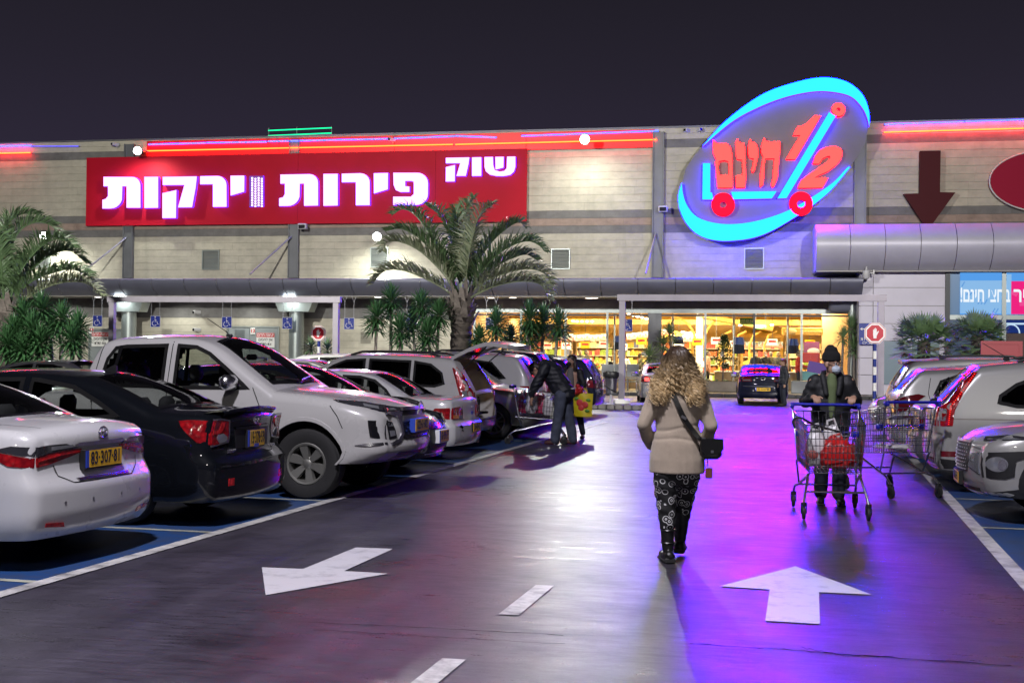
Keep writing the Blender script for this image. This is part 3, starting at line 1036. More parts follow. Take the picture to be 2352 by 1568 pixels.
# ------------------------------------------------------------------ signs, neon and floodlights on the front
def z3(x, y, d):                                   # from the detail view of the oval sign
 X, Z = P(1493 + x * .31124, 143.55 + y * .31124, d)
 return X, Z
def z1b(x, y, d):                                  # from the detail view of the billboard's left
 return P(x * .36624, 258.4 + y * .36624, d)
def z2b(x, y, d):
 return P(775.2 + x * .3418, 258.4 + y * .3418, d)
def arc(cx, cy, rx, ry, a0, a1, n=7):
 return [(cx + rx * cos(radians(a0 + (a1 - a0) * i / n)), cy + ry * sin(radians(a0 + (a1 - a0) * i / n))) for i in range(n + 1)]
def letter(parent, base, outline, fn, y0, y1, face, side, name='letter', holes=()):
 """a box letter: lit face, lit returns; outline in view pixels"""
 pts = [fn(x, y, y1) for x, y in outline]
 if len(holes):
  hp = [[fn(x, y, y1) for x, y in h] for h in holes]
 else:
  hp = []
 loops = [pts] + hp
 tri = geometry.tessellate_polygon([[Vector((p[0], p[1], 0)) for p in l] for l in loops])
 flat = [p for l in loops for p in l]
 b = MB()
 b.add([(p[0] - base[0], y0 - base[1], p[1] - base[2]) for p in flat], [tuple(t) for t in tri])
 b.mi = 1
 for l in loops:
  n = len(l)
  b.add([(p[0] - base[0], y0 - base[1], p[1] - base[2]) for p in l] + [(p[0] - base[0], y1 - base[1], p[1] - base[2]) for p in l],
              [(i, (i + 1) % n, n + (i + 1) % n, n + i) for i in range(n)])
 return b.build(name, [face, side], parent)
# ---- the oval sign
M['neon_cyan'] = emit('lit_cyan_face', (0.045, 1.0, 235.0), 1.0)
M['neon_red_face'] = emit('lit_red_face', (62.0, 0.165, 0.15), 1.0)
M['neon_crimson_face'] = emit('lit_crimson_face', (2.4, 0.012, 0.06), 1.0)
M['violet_edge'] = emit('violet_edge', (0.33, 0.03, 14.0), 1.0)
M['red_edge'] = emit('red_edge', (1.6, 0.01, 0.05), 1.0)
M['sign_back'] = mat('sign_backing', (0.19, 0.18, 0.20), 0.7, var=0.06, scale=1)
YS = YF - 1.0
cxs, czs = z3(910, 720, YS)
sb = (cxs, YS, czs)
oval = thing('oval_sign', 'tilted oval sign with cyan crescents and a trolley carrying red lettering', 'shop sign', sb)
up_out = [(p.x, p.y) for p in catmull([(388, 628, 0), (560, 440, 0), (830, 245, 0), (1100, 150, 0), (1290, 122, 0), (1450, 155, 0), (1562, 245, 0), (1612, 370, 0), (1613, 480, 0)], 6)]
up_in = [(p.x, p.y) for p in catmull([(1613, 480, 0), (1598, 415, 0), (1560, 340, 0), (1480, 262, 0), (1350, 228, 0), (1200, 225, 0), (1000, 265, 0), (800, 340, 0), (600, 450, 0), (388, 628, 0)], 6)]
lo_out = [(p.x, p.y) for p in catmull([(1473, 780, 0), (1340, 940, 0), (1210, 1052, 0), (1090, 1133, 0), (900, 1245, 0), (750, 1300, 0), (580, 1320, 0), (450, 1310, 0), (350, 1270, 0), (270, 1190, 0), (220, 1080, 0), (213, 980, 0), (237, 897, 0)], 6)]
lo_in = [(p.x, p.y) for p in catmull([(237, 897, 0), (245, 970, 0), (270, 1050, 0), (330, 1130, 0), (420, 1175, 0), (550, 1197, 0), (700, 1190, 0), (860, 1155, 0), (1030, 1092, 0), (1195, 998, 0), (1350, 890, 0), (1450, 785, 0), (1473, 780, 0)], 6)]
back = up_out[3:-1] + [(1610, 470), (1585, 600), (1530, 700)] + lo_out[1:-2] + [(232, 910), (270, 780), (330, 690)]
kb = [z3(x, y, YS + 0.1) for x, y in back]
mid = (sum(p[0] for p in kb) / len(kb), sum(p[1] for p in kb) / len(kb))
b = MB()
b.prism([(p[0] - cxs, p[1] - czs) for p in kb], lambda a, z, d: Vector((a, d, z)), -0.12, 0.18)
b.build('sign_board', M['sign_back'], oval)
b = MB()
for dx in (-2.2, 0, 2.2):
 b.box((dx, 0.6, 0), (0.12, 0.85, 0.12))
b.build('bracket', M['steel'], oval)
letter(oval, sb, up_out[:-1] + up_in[:-1], z3, YS - 0.42, YS - 0.14, M['neon_cyan'], M['violet_edge'], 'crescent')
letter(oval, sb, lo_out[:-1] + lo_in[:-1], z3, YS - 0.42, YS - 0.14, M['neon_cyan'], M['violet_edge'], 'crescent')
cart = [[(392, 752), (446, 752), (446, 966), (458, 966), (470, 1018), (388, 1018)],
  [(600, 962), (934, 957), (898, 1010), (615, 1016)],
  [(1318, 378), (1366, 408), (1005, 1008), (938, 1010)]]
for i, q in enumerate(cart):
 letter(oval, sb, q, z3, YS - 0.46, YS - 0.14, M['neon_cyan'], M['violet_edge'], 'cart_bar')
def ring(cx, cy, ro, ri, y0, m, e):
 letter(oval, sb, arc(cx, cy, ro, ro, 0, 348, 29), z3, y0, y0 + 0.3, m, e, 'cart_wheel', [arc(cx, cy, ri, ri, 0, 340, 17)])
ring(540, 1053, 86, 26, YS - 0.52, M['neon_crimson_face'], M['red_edge'])
ring(1112, 1046, 87, 30, YS - 0.52, M['neon_crimson_face'], M['red_edge'])
ring(1387, 358, 49, 15, YS - 0.46, M['neon_red_face'], M['red_edge'])
YL = YS - 0.40
hein = {
 'mem': ([(468, 578), (486, 600), (520, 606), (565, 604), (592, 630), (605, 690), (608, 800), (609, 930), (500, 930), (492, 860), (482, 740), (490, 722), (470, 680), (464, 610)],
   [[(508, 735), (550, 728), (578, 736), (585, 780), (586, 836), (512, 838), (503, 790)]]),
 'nun': ([(646, 570), (655, 594), (672, 602), (692, 602), (700, 640), (703, 760), (706, 860), (700, 930), (634, 930), (634, 845), (660, 838), (684, 838), (684, 760), (680, 725), (645, 722), (636, 690), (632, 600)], []),
 'yod': ([(740, 573), (748, 594), (775, 600), (792, 630), (796, 690), (786, 740), (772, 800), (757, 818), (748, 806), (762, 760), (766, 715), (735, 712), (724, 680), (728, 600)], []),
 'het': ([(842, 562), (853, 588), (880, 594), (958, 592), (958, 640), (950, 720), (940, 850), (915, 920), (900, 927), (893, 910), (905, 860), (918, 715), (850, 716), (843, 760), (838, 860), (835, 905), (815, 926), (808, 915), (812, 850), (830, 730), (836, 700), (822, 670), (824, 610)], []),
}
for k, (o, h) in hein.items():
 letter(oval, sb, o, z3, YL, YL + 0.26, M['neon_red_face'], M['red_edge'], 'letter', h)
one = [(1213, 402), (1258, 402), (1070, 722), (1003, 722), (1108, 545), (1055, 545), (1088, 482), (1120, 478), (1160, 455), (1195, 420)]
letter(oval, sb, one, z3, YL, YL + 0.26, M['neon_red_face'], M['red_edge'], 'numeral')
two = [(1198, 754), (1215, 700), (1250, 655), (1300, 632), (1355, 625), (1400, 640), (1416, 670), (1405, 720), (1370, 765), (1310, 810), (1240, 840), (1212, 858), (1310, 858), (1272, 930), (1086, 932), (1110, 880), (1160, 840), (1235, 790), (1300, 745), (1328, 712), (1325, 697), (1305, 698), (1270, 715), (1245, 754)]
letter(oval, sb, two, z3, YL, YL + 0.26, M['neon_red_face'], M['red_edge'], 'numeral')
# ---- the red billboard with white letters
M['board_red'] = mat('billboard_red', (0.46, 0.006, 0.022), 0.6, spec=0.15, var=0.07, scale=0.8)
M['white_face'] = emit('lit_white_face', (2.0, 1.0, 4.6), 1.05)
M['blue_edge'] = emit('blue_edge', (0.30, 0.06, 6.0), 1.0)
M['led_dot'] = emit('white_led', (1.0, 0.85, 1.0), 2.2)
YBd = YF - 0.30
bx0, bz1 = P(199, 365, YBd)
bx1, bz0 = P(1209, 512, YBd)
bz1 = P(700, 352, YBd)[1]
bz0 = P(700, 514, YBd)[1]
bb = ((bx0 + bx1) / 2, YBd, bz0)
bill = thing('billboard', 'long red billboard with white glowing Hebrew letters', 'shop sign', bb)
seg = [bx0, P(684, 440, YBd)[0], P(1000, 440, YBd)[0], bx1]
for A, B in zip(seg, seg[1:]):
 MB().box(((A + B) / 2 - bb[0], 0.05, (bz1 - bz0) / 2), (B - A - 0.01, 0.12, bz1 - bz0)).build('board_panel', M['board_red'], bill)
def L(o, fn, name='letter', face='white_face'):
 return letter(bill, bb, o, fn, YBd - 0.26, YBd - 0.06, M[face], M['blue_edge'], name)
L([(662, 408), (840, 408)] + arc(842, 462, 50, 54, -90, 0, 6)[1:] + [(892, 600), (806, 600), (806, 466), (779, 466)] + arc(705, 530, 74, 75, 0, 90, 6)[1:] + [(655, 605), (655, 552), (676, 545), (690, 528), (690, 466), (662, 466)], z1b)
L([(917, 408), (1003, 407), (1003, 600), (917, 602)], z1b)
L([(1032, 408), (1245, 405), (1238, 470), (1215, 597), (1128, 598), (1168, 458), (1032, 459)], z1b)
L([(1030, 510), (1117, 490), (1114, 664), (1030, 665)], z1b, 'letter_stroke')
L([(1266, 404), (1372, 402)] + arc(1374, 458, 56, 56, -90, 0, 6)[1:] + [(1431, 594), (1346, 595), (1346, 453), (1266, 454)], z1b)
L([(1456, 401), (1542, 400), (1541, 500), (1457, 524)], z1b)
# the letter that lost its face: bare LEDs on a tray
tray = letter(bill, bb, [(1568, 400), (1655, 399), (1655, 591), (1568, 593)], z1b, YBd - 0.10, YBd - 0.02, mat('led_tray', (0.25, 0.08, 0.45), 0.4), M['blue_edge'], 'led_letter')
b = MB()
for i in range(4):
 for j in range(12):
  X, Z = z1b(1582 + i * 20, 412 + j * 15.5 + (i % 2) * 5, YBd - 0.12)
  b.box((X - bb[0], -0.125, Z - bz0), (0.075, 0.03, 0.075))
tag(b.build('led_dots', M['led_dot'], tray), kind='stuff')
L([(1768, 394), (1950, 391)] + arc(1952, 446, 51, 55, -90, 0, 6)[1:] + [(2003, 586), (1916, 588), (1916, 449), (1889, 450)] + arc(1815, 514, 74, 75, 0, 90, 6)[1:] + [(1760, 590), (1760, 542), (1785, 535), (1796, 515), (1796, 449), (1768, 450)], z1b)
L([(2037, 390), (2126, 389), (2126, 586), (2037, 588)], z1b)
L([(38, 416), (160, 413)] + arc(162, 473, 62, 60, -90, 0, 6)[1:] + [(224, 626), (132, 627), (132, 472), (38, 473)], z2b)
L([(252, 413), (347, 411), (346, 520), (253, 548)], z2b)
L([(383, 410), (545, 410)] + arc(545, 480, 70, 70, -90, 0, 6)[1:] + [(614, 555)] + arc(535, 553, 79, 72, 0, 90, 6)[1:] + [(382, 625), (382, 570), (500, 570), (520, 552), (520, 470), (505, 464), (462, 464), (462, 500), (490, 502), (490, 538), (430, 538), (400, 525), (385, 490)], z2b)
L([(735, 310), (892, 307), (886, 350), (868, 430), (806, 431), (832, 345), (735, 346)], z2b)
L([(735, 372), (796, 358), (794, 467), (734, 468)], z2b, 'letter_stroke')
L([(910, 307), (972, 306), (972, 430), (910, 431)], z2b)
L([(993, 305), (1050, 304), (1052, 360), (1062, 392), (1095, 402), (1125, 398), (1142, 380), (1145, 302), (1200, 301), (1200, 370), (1190, 402), (1165, 424), (1120, 432), (1075, 431), (1030, 422), (1003, 400), (994, 370)], z2b)
L([(1066, 304), (1122, 303), (1120, 375), (1068, 388)], z2b, 'letter_stroke')
# ---- neon tubes along the parapet
M['neon_red'] = emit('neon_red_tube', (55, 0.75, 0.12), 1.0)
M['neon_blue'] = emit('neon_blue_tube', (0.30, 0.55, 9.0), 1.0)
M['neon_violet'] = emit('neon_violet_tube', (0.25, 0.22, 1.8), 1.0)
M['neon_green'] = emit('neon_green_tube', (0.02, 1.7, 0.65), 1.0)
M['neon_bluegreen'] = emit('neon_blue_green_tube', (0.05, 1.0, 1.3), 1.0)
def neon(pts, m, y, r, name, label, group, parent=None):
 q = [P(px, py, y) for px, py in pts]
 c = (q[0][0], y, q[0][1])
 t = thing(name, label, 'neon tube', c, 0, group)
 b = MB()
 b.tube([(X - c[0], 0, Z - c[2]) for X, Z in q], r, 8)
 b.build('glass_tube', M[m], t, sm=60)
 b = MB()
 n = max(2, int(abs(q[-1][0] - c[0]) / 2.2))
 for i in range(n + 1):
  f = i / n
  X = lerp(q[0][0], q[-1][0], f)
  Z = pl([(a, z) for a, z in q], X)
  b.box((X - c[0], 0.09, Z - c[2]), (0.05, 0.14, 0.05))
 b.build('holder', M['steel'], t)
 return t
YN = YF - 0.34
neon([(-40, 353), (70, 351)], 'neon_red', YN + 0.13, 0.03, 'neon_tube', 'short red neon tube on the parapet beyond the left palm', None)
neon([(330, 347), (1040, 332)], 'neon_red', YN + 0.13, 0.03, 'neon_tube', 'long red neon tube above the red billboard', None)
neon([(1046, 332), (1508, 321)], 'neon_red', YN + 0.13, 0.03, 'neon_tube', 'red neon tube ending at the steel post left of the oval sign', None)
neon([(2030, 304), (2420, 293)], 'neon_red', YN + 0.13, 0.03, 'neon_tube', 'red neon tube on the parapet above the dark red arrow', None)
# red fascia under the long tubes
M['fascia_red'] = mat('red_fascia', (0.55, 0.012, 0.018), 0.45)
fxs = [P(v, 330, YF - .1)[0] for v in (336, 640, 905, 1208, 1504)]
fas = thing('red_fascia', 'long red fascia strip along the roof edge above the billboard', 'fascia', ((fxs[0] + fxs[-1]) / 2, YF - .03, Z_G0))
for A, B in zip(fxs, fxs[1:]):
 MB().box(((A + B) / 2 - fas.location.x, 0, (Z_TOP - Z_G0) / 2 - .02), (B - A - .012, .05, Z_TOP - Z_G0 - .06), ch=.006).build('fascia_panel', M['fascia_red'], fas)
YT = YF - 0.15
neon([(-40, 337), (72, 335)], 'neon_blue', YT, 0.028, 'neon_tube', 'bright blue neon tube at the far left roof edge', None)
neon([(74, 336), (180, 336)], 'neon_violet', YT, 0.022, 'neon_tube', 'dim violet blue neon tube on the roof edge left of the floodlight', None)
neon([(341, 332), (472, 328.5)], 'neon_blue', YT, 0.028, 'neon_tube', 'blue roof edge neon tube next to the floodlight over the billboard', None)
neon([(475, 328), (612, 326)], 'neon_blue', YT, 0.028, 'neon_tube', 'blue roof edge neon tube between the first blue piece and the green rack', None)
neon([(616, 325), (900, 319)], 'neon_blue', YT - 0.05, 0.028, 'neon_tube', 'blue roof edge neon tube passing under the green neon rack', None)
neon([(905, 318.5), (1044, 313)], 'neon_blue', YT, 0.028, 'neon_tube', 'blue roof edge neon tube rising right of the camera bracket', None)
neon([(1046, 312.5), (1140, 316)], 'neon_blue', YT, 0.028, 'neon_tube', 'blue roof edge neon tube that dips down to the right', None)
neon([(1198, 312.5), (1512, 301)], 'neon_blue', YT, 0.028, 'neon_tube', 'blue roof edge neon tube behind the bright floodlight', None)
neon([(2032, 286), (2215, 280)], 'neon_blue', YT, 0.028, 'neon_tube', 'blue roof edge neon tube right of the oval sign', None)
neon([(2217, 279.5), (2420, 273)], 'neon_blue', YT, 0.028, 'neon_tube', 'blue roof edge neon tube at the far right corner', None)
# green neon rack on the roof
X0g, Zg = P(616, 322, YF + 0.4)
X1g = P(761, 320, YF + 0.4)[0]
rack = thing('neon_rack', 'rack of green neon tubes standing on the roof edge', 'neon sign', (X0g, YF + 0.4, Zg))
for py, m in ((297, 'neon_green'), (309, 'neon_green'), (320, 'neon_bluegreen')):
 Z = P(690, py, YF + 0.4)[1] - Zg
 MB().tube([(0, 0, Z - 0.03), (X1g - X0g, 0, Z + 0.03)], 0.028, 8).build('glass_tube', M[m], rack, sm=60)
b = MB()
for f in (0, 0.45, 1):
 b.box((f * (X1g - X0g), 0.05, 0.25), (0.04, 0.04, 0.75))
b.build('rack_post', M['steel'], rack)
# ---- floodlights
M['flood_face'] = emit('floodlight_face', (0.95, 1.0, 0.97), 30)
def flood(x, y, d, aim, label, w, energy, spot=150, wall=None):
 X, Z = P(x, y, d)
 t = thing('floodlight', label, 'floodlight', (X, d, Z), 0, None)
 dirv = (Vector(aim) - Vector((X, d, Z))).normalized()
 q = dirv.to_track_quat('-Z', 'Y').to_matrix()
 b = MB()
 b.lathe([(0, .07), (w * .4, .07), (w * .5, -.03), (w * .5, -.07), (0, -.07)], 20, Matrix(q).to_4x4())
 b.build('lamp_housing', M['steel'], t)
 b = MB()
 b.lathe([(0, -.008), (w * .45, -.008), (w * .45, .008), (0, .008)], 20, Matrix.Translation(dirv * .078) @ q.to_4x4())
 b.build('lamp_glass', M['flood_face'], t)
 b = MB()
 b.tube([(0, 0, -0.02), (0, (YF - d) * 0.5, 0.12), (0, YF - d - 0.02, 0.12)], 0.03, 6)
 b.build('arm', M['steel'], t)
 p = Vector((X, d, Z)) + dirv * 0.14
 lamp('flood_lamp', 'SPOT', p, Vector(p) + dirv * 10, energy, (0.94, 1.0, 0.95), 0.18, spot, 0.9)
 if wall:
  lamp('flood_spill', 'SPOT', (X, d - 0.1, Z - 0.12), (X, YF - 0.25, Z - 3.0), wall, (0.97, 1.0, 0.86), 0.15, 150, 1.0)
 return t
flood(316, 346, YF - 1.5, (-15, 24, 0), 'floodlight on an arm at the left end of the long red neon', 0.42, 2200, 140, 1300)
flood(1343, 320, YF - 1.5, (-2, 10, 0), 'floodlight on an arm in front of the red neon left of the oval sign', 0.46, 4600, 140, 1050)
flood(866, 543, YF - 1.3, (-10, 26, 0), 'floodlight on the wall beside the tall palm under the billboard', 0.44, 2400, 140, 1700)
flood(101, 541, YF - 1.2, (-22, 30, 0), 'floodlight shining between the fronds of the left palm', 0.40, 1200, 140, 1700)
# ---- dark red arrow and dark oval sign
M['arrow_red'] = mat('unlit_red_sign', (0.065, 0.002, 0.006), 0.6, spec=0.2)
M['oval_red'] = mat('crimson_sign', (0.33, 0.006, 0.035), 0.6, spec=0.15)
Ya = YF - 0.25
ax, az = w4(775, 515, Ya)
ar = thing('arrow_sign', 'dark unlit red arrow sign pointing down to the big canopy', 'sign', (ax, Ya, az))
q = [w4(x, y, Ya) for x, y in [(715, 308), (838, 306), (833, 553), (925, 555), (790, 740), (760, 775), (733, 740), (617, 563), (712, 560)]]
b = MB()
b.prism([(p[0] - ax, p[1] - az) for p in q], lambda a, z, d: Vector((a, d, z)), -0.15, 0.20)
b.build('sign_body', M['arrow_red'], ar)
ox, oz = w4(1480, 487, Ya)
ov = thing('plain_oval_sign', 'plain crimson oval sign at the right end of the front', 'sign', (ox, Ya, oz))
q = [w4(*p, Ya) for p in arc(1480, 487, 350, 185, 0, 352, 44)]
b = MB()
b.prism([(p[0] - ox, p[1] - oz) for p in q], lambda a, z, d: Vector((a, d, z)), -0.05, 0.20)
b.build('sign_body', M['oval_red'], ov)
b = MB()
b.tube([(p[0] - ox, -0.06, p[1] - oz) for p in q], 0.035, 6, closed=True)
b.build('rim', M['sign_white'], ov, sm=60)
# ---- cameras and small boxes on the wall
M['camera_white'] = mat('camera_white', (0.55, 0.55, 0.56), 0.4)
def wall_cam(x, y, d, label, dirx=-1):
 X, Z = P(x, y, d)
 t = thing('security_camera', label, 'camera', (X, d, Z))
 b = MB()
 b.box((0, 0, 0), (0.16, 0.40, 0.16), rz=0.5 * dirx, ch=0.02)
 b.build('camera_body', M['camera_white'], t)
 b = MB()
 b.box((0.1 * dirx, -0.19, -0.005), (0.11, 0.03, 0.11), rz=0.5 * dirx)
 b.build('lens', M['gloss_black'], t)
 b = MB()
 b.tube([(0, 0.05, -0.04), (0, 0.2, -0.12), (0, YF - d - 0.05, -0.12)], 0.03, 6)
 b.build('bracket', M['camera_white'], t)
wall_cam(452, 717, YF - 0.4, 'white camera on the grey lintel band between the round columns')
wall_cam(452, 757, YF - 0.35, 'small white camera under another one beside the emergency door')
wall_cam(900, 321, YF - 0.25, 'camera on the roof edge above the billboard')
wall_cam(1578, 300, YF - 0.1, 'first of two cameras on the parapet left of the oval sign')
wall_cam(1606, 299, YF - 0.1, 'second of two cameras on the parapet, nearer the oval sign', 1)
wall_cam(265, 332, YF - 0.3, 'camera on the roof edge beside the left floodlight')
for x, y, lab in ((695, 520, 'pale wall lamp box on the steel post under the billboard'), (1523, 480, 'pale wall lamp box on the steel post left of the oval sign')):
 X, Z = P(x, y, YF - 0.55)
 t = thing('wall_lamp_box', lab, 'lamp', (X, YF - 0.55, Z))
 MB().box((0, 0, 0), (0.42, 0.25, 0.28), ch=0.03).build('lamp_body', M['camera_white'], t)
 MB().box((0, -0.13, -0.02), (0.32, 0.012, 0.18)).build('lens', M['dark_lens'], t)
 MB().tube([(0, 0.1, 0), (-0.2, 0.4, 0)], 0.03, 6).build('arm', M['camera_white'], t)
X, Z = P(1990, 628, YC2 + 0.5)
t = thing('dome_camera', 'white dome camera hanging under the deep canopy corner', 'camera', (X, YC2 + 0.5, Z))
b = MB()
b.lathe([(0.0, -0.26), (0.10, -0.23), (0.15, -0.14), (0.16, 0.0), (0.16, 0.12), (0.05, 0.16), (0.03, 0.30), (0, 0.30)], 16)
b.build('camera_body', M['camera_white'], t, sm=40)
b = MB()
b.box((0.22, 0, 0.02), (0.2, 0.05, 0.05))
b.box((0.3, 0, 0.06), (0.06, 0.1, 0.2))
b.build('bracket', M['camera_white'], t)
# ------------------------------------------------------------------ cars
def wheel_mesh(name, r, w, spokes, rimr, style=0):
 """one wheel about the y axis, outer face towards -y: tyre, rim and dark brake space as three meshes"""
 Mx = Matrix.Rotation(pi / 2, 4, 'X')
 b = MB()
 h = w / 2
 prof = [(rimr, -h * .82), (rimr + .012, -h * .95), (lerp(rimr, r, .55), -h * 1.0), (r - .022, -h * .9), (r - .006, -h * .72)]
 for k in range(5):
  z = lerp(-h * .68, h * .68, k / 5)
  z2 = lerp(-h * .68, h * .68, (k + .8) / 5)
  prof += [(r, z), (r, z2), (r - .009, z2 + .004), (r - .009, lerp(-h * .68, h * .68, (k + 1) / 5) - .004)]
 prof += [(r - .006, h * .72), (r - .022, h * .9), (lerp(rimr, r, .55), h), (rimr, h * .8)]
 b.lathe(prof, 40, Mx)
 tyre = b.mesh('tyre', M['tyre'], 40)
 b = MB()
 yo = -h * .80
 b.lathe([(rimr + .004, -yo), (rimr - .012, -yo * .9), (rimr - .03, -yo * .2), (rimr - .03, -(-h * .5))], 36, Mx)
 # outer lip
 b.lathe([(rimr + .006, h * .80), (rimr - .004, h * .90), (rimr - .022, h * .86), (rimr - .03, h * .6), (rimr - .045, -h * .6)], 36, Mx)
 for i in range(spokes):
  a = 2 * pi * i / spokes
  hw0, hw1 = (.040, .026) if style == 0 else ((.052, .040) if style == 1 else (.022, .016))
  offs = (0,) if style < 2 else (-.055, .055)
  for of in offs:
   d = Vector((cos(a), 0, sin(a)))
   t = Vector((-sin(a), 0, cos(a)))
   p0, p1 = d * .05 + t * of * .3, d * (rimr - .02) + t * of
   if style == 1:
    hw1 = .062
    hw0 = .035
   vs = []
   for p, hw, yy in ((p0, hw0, -h * .62), (p1, hw1, -h * .80)):
    vs += [p - t * hw + Vector((0, yy + .045, 0)), p - t * hw * .8 + Vector((0, yy, 0)), p + t * hw * .8 + Vector((0, yy, 0)), p + t * hw + Vector((0, yy + .045, 0))]
   b.add(vs, [(0, 1, 5, 4), (1, 2, 6, 5), (2, 3, 7, 6), (3, 0, 4, 7)])
 b.lathe([(0, h * .70), (.035, h * .69), (.05, h * .62), (.075, h * .5), (.075, h * .2)], 20, Mx)
 for i in range(5):
  a = 2 * pi * i / 5 + .3
  b.lathe([(.0, h * .68), (.010, h * .68), (.010, h * .5)], 8, Mx @ Matrix.Translation((.055 * cos(a), .055 * sin(a), 0)))
 rim = b.mesh('rim', M['rim' if style != 1 else 'dark_rim'], 35)
 b = MB()
 b.lathe([(0, -h * .2), (rimr - .02, -h * .2)], 24, Mx)
 b.lathe([(0, h * .15), (rimr * .68, h * .15), (rimr * .68, -h * .1)], 24, Mx)
 disc = b.mesh('brake_disc', M['black_plastic'], 35)
 return tyre, rim, disc
_wheels = {}
def put_wheel(parent, key, loc_, flip):
 if key not in _wheels:
  _wheels[key] = wheel_mesh('wheel', *key)
 ty, ri, di = _wheels[key]
 o = obj('wheel', ty, parent)
 o.location = loc_
 o.rotation_euler = (0, R.uniform(0, 1), pi if flip else 0)
 obj('rim', ri, o)
 obj('brake_disc', di, o)
def dens(poly, closed=True, step=0.06):
 out = []
 n = len(poly)
 for i in range(n if closed else n - 1):
  a, c = poly[i], poly[(i + 1) % n]
  k = max(1, int(math.hypot(a[0] - c[0], a[1] - c[1]) / step))
  out += [(lerp(a[0], c[0], j / k), lerp(a[1], c[1], j / k)) for j in range(k)]
 if not closed:
  out.append(poly[-1])
 return out
_bb = {}
def inside(p, poly):
 k = id(poly)
 if k not in _bb or _bb[k][4] is not poly:
  _bb[k] = (min(q[0] for q in poly), max(q[0] for q in poly), min(q[1] for q in poly), max(q[1] for q in poly), poly)
 q = _bb[k]
 if p[0] < q[0] or p[0] > q[1] or p[1] < q[2] or p[1] > q[3]:
  return False
 c = False
 n = len(poly)
 for i in range(n):
  (x1, y1), (x2, y2) = poly[i], poly[i - 1]
  if (y1 > p[1]) != (y2 > p[1]) and p[0] < (x2 - x1) * (p[1] - y1) / (y2 - y1) + x1:
   c = not c
 return c
def area2(poly):
 return sum(a[0] * c[1] - c[0] * a[1] for a, c in zip(poly, poly[1:] + poly[:1]))
def inset(poly, d):
 """move a closed outline inwards by d"""
 s = 1 if area2(poly) > 0 else -1
 n = len(poly)
 out = []
 for i in range(n):
  p0, p1, p2 = Vector(poly[i - 1]), Vector(poly[i]), Vector(poly[(i + 1) % n])
  e1, e2 = (p1 - p0), (p2 - p1)
  if e1.length < 1e-6 or e2.length < 1e-6:
   out.append(tuple(p1))
   continue
  e1.normalize(), e2.normalize()
  n1, n2 = Vector((-e1.y, e1.x)) * s, Vector((-e2.y, e2.x)) * s
  bis = n1 + n2
  if bis.length < 0.3:
   bis = n1
  bis.normalize()
  k = d / max(0.5, bis.dot(n1))
  out.append(tuple(p1 + bis * k))
 return out
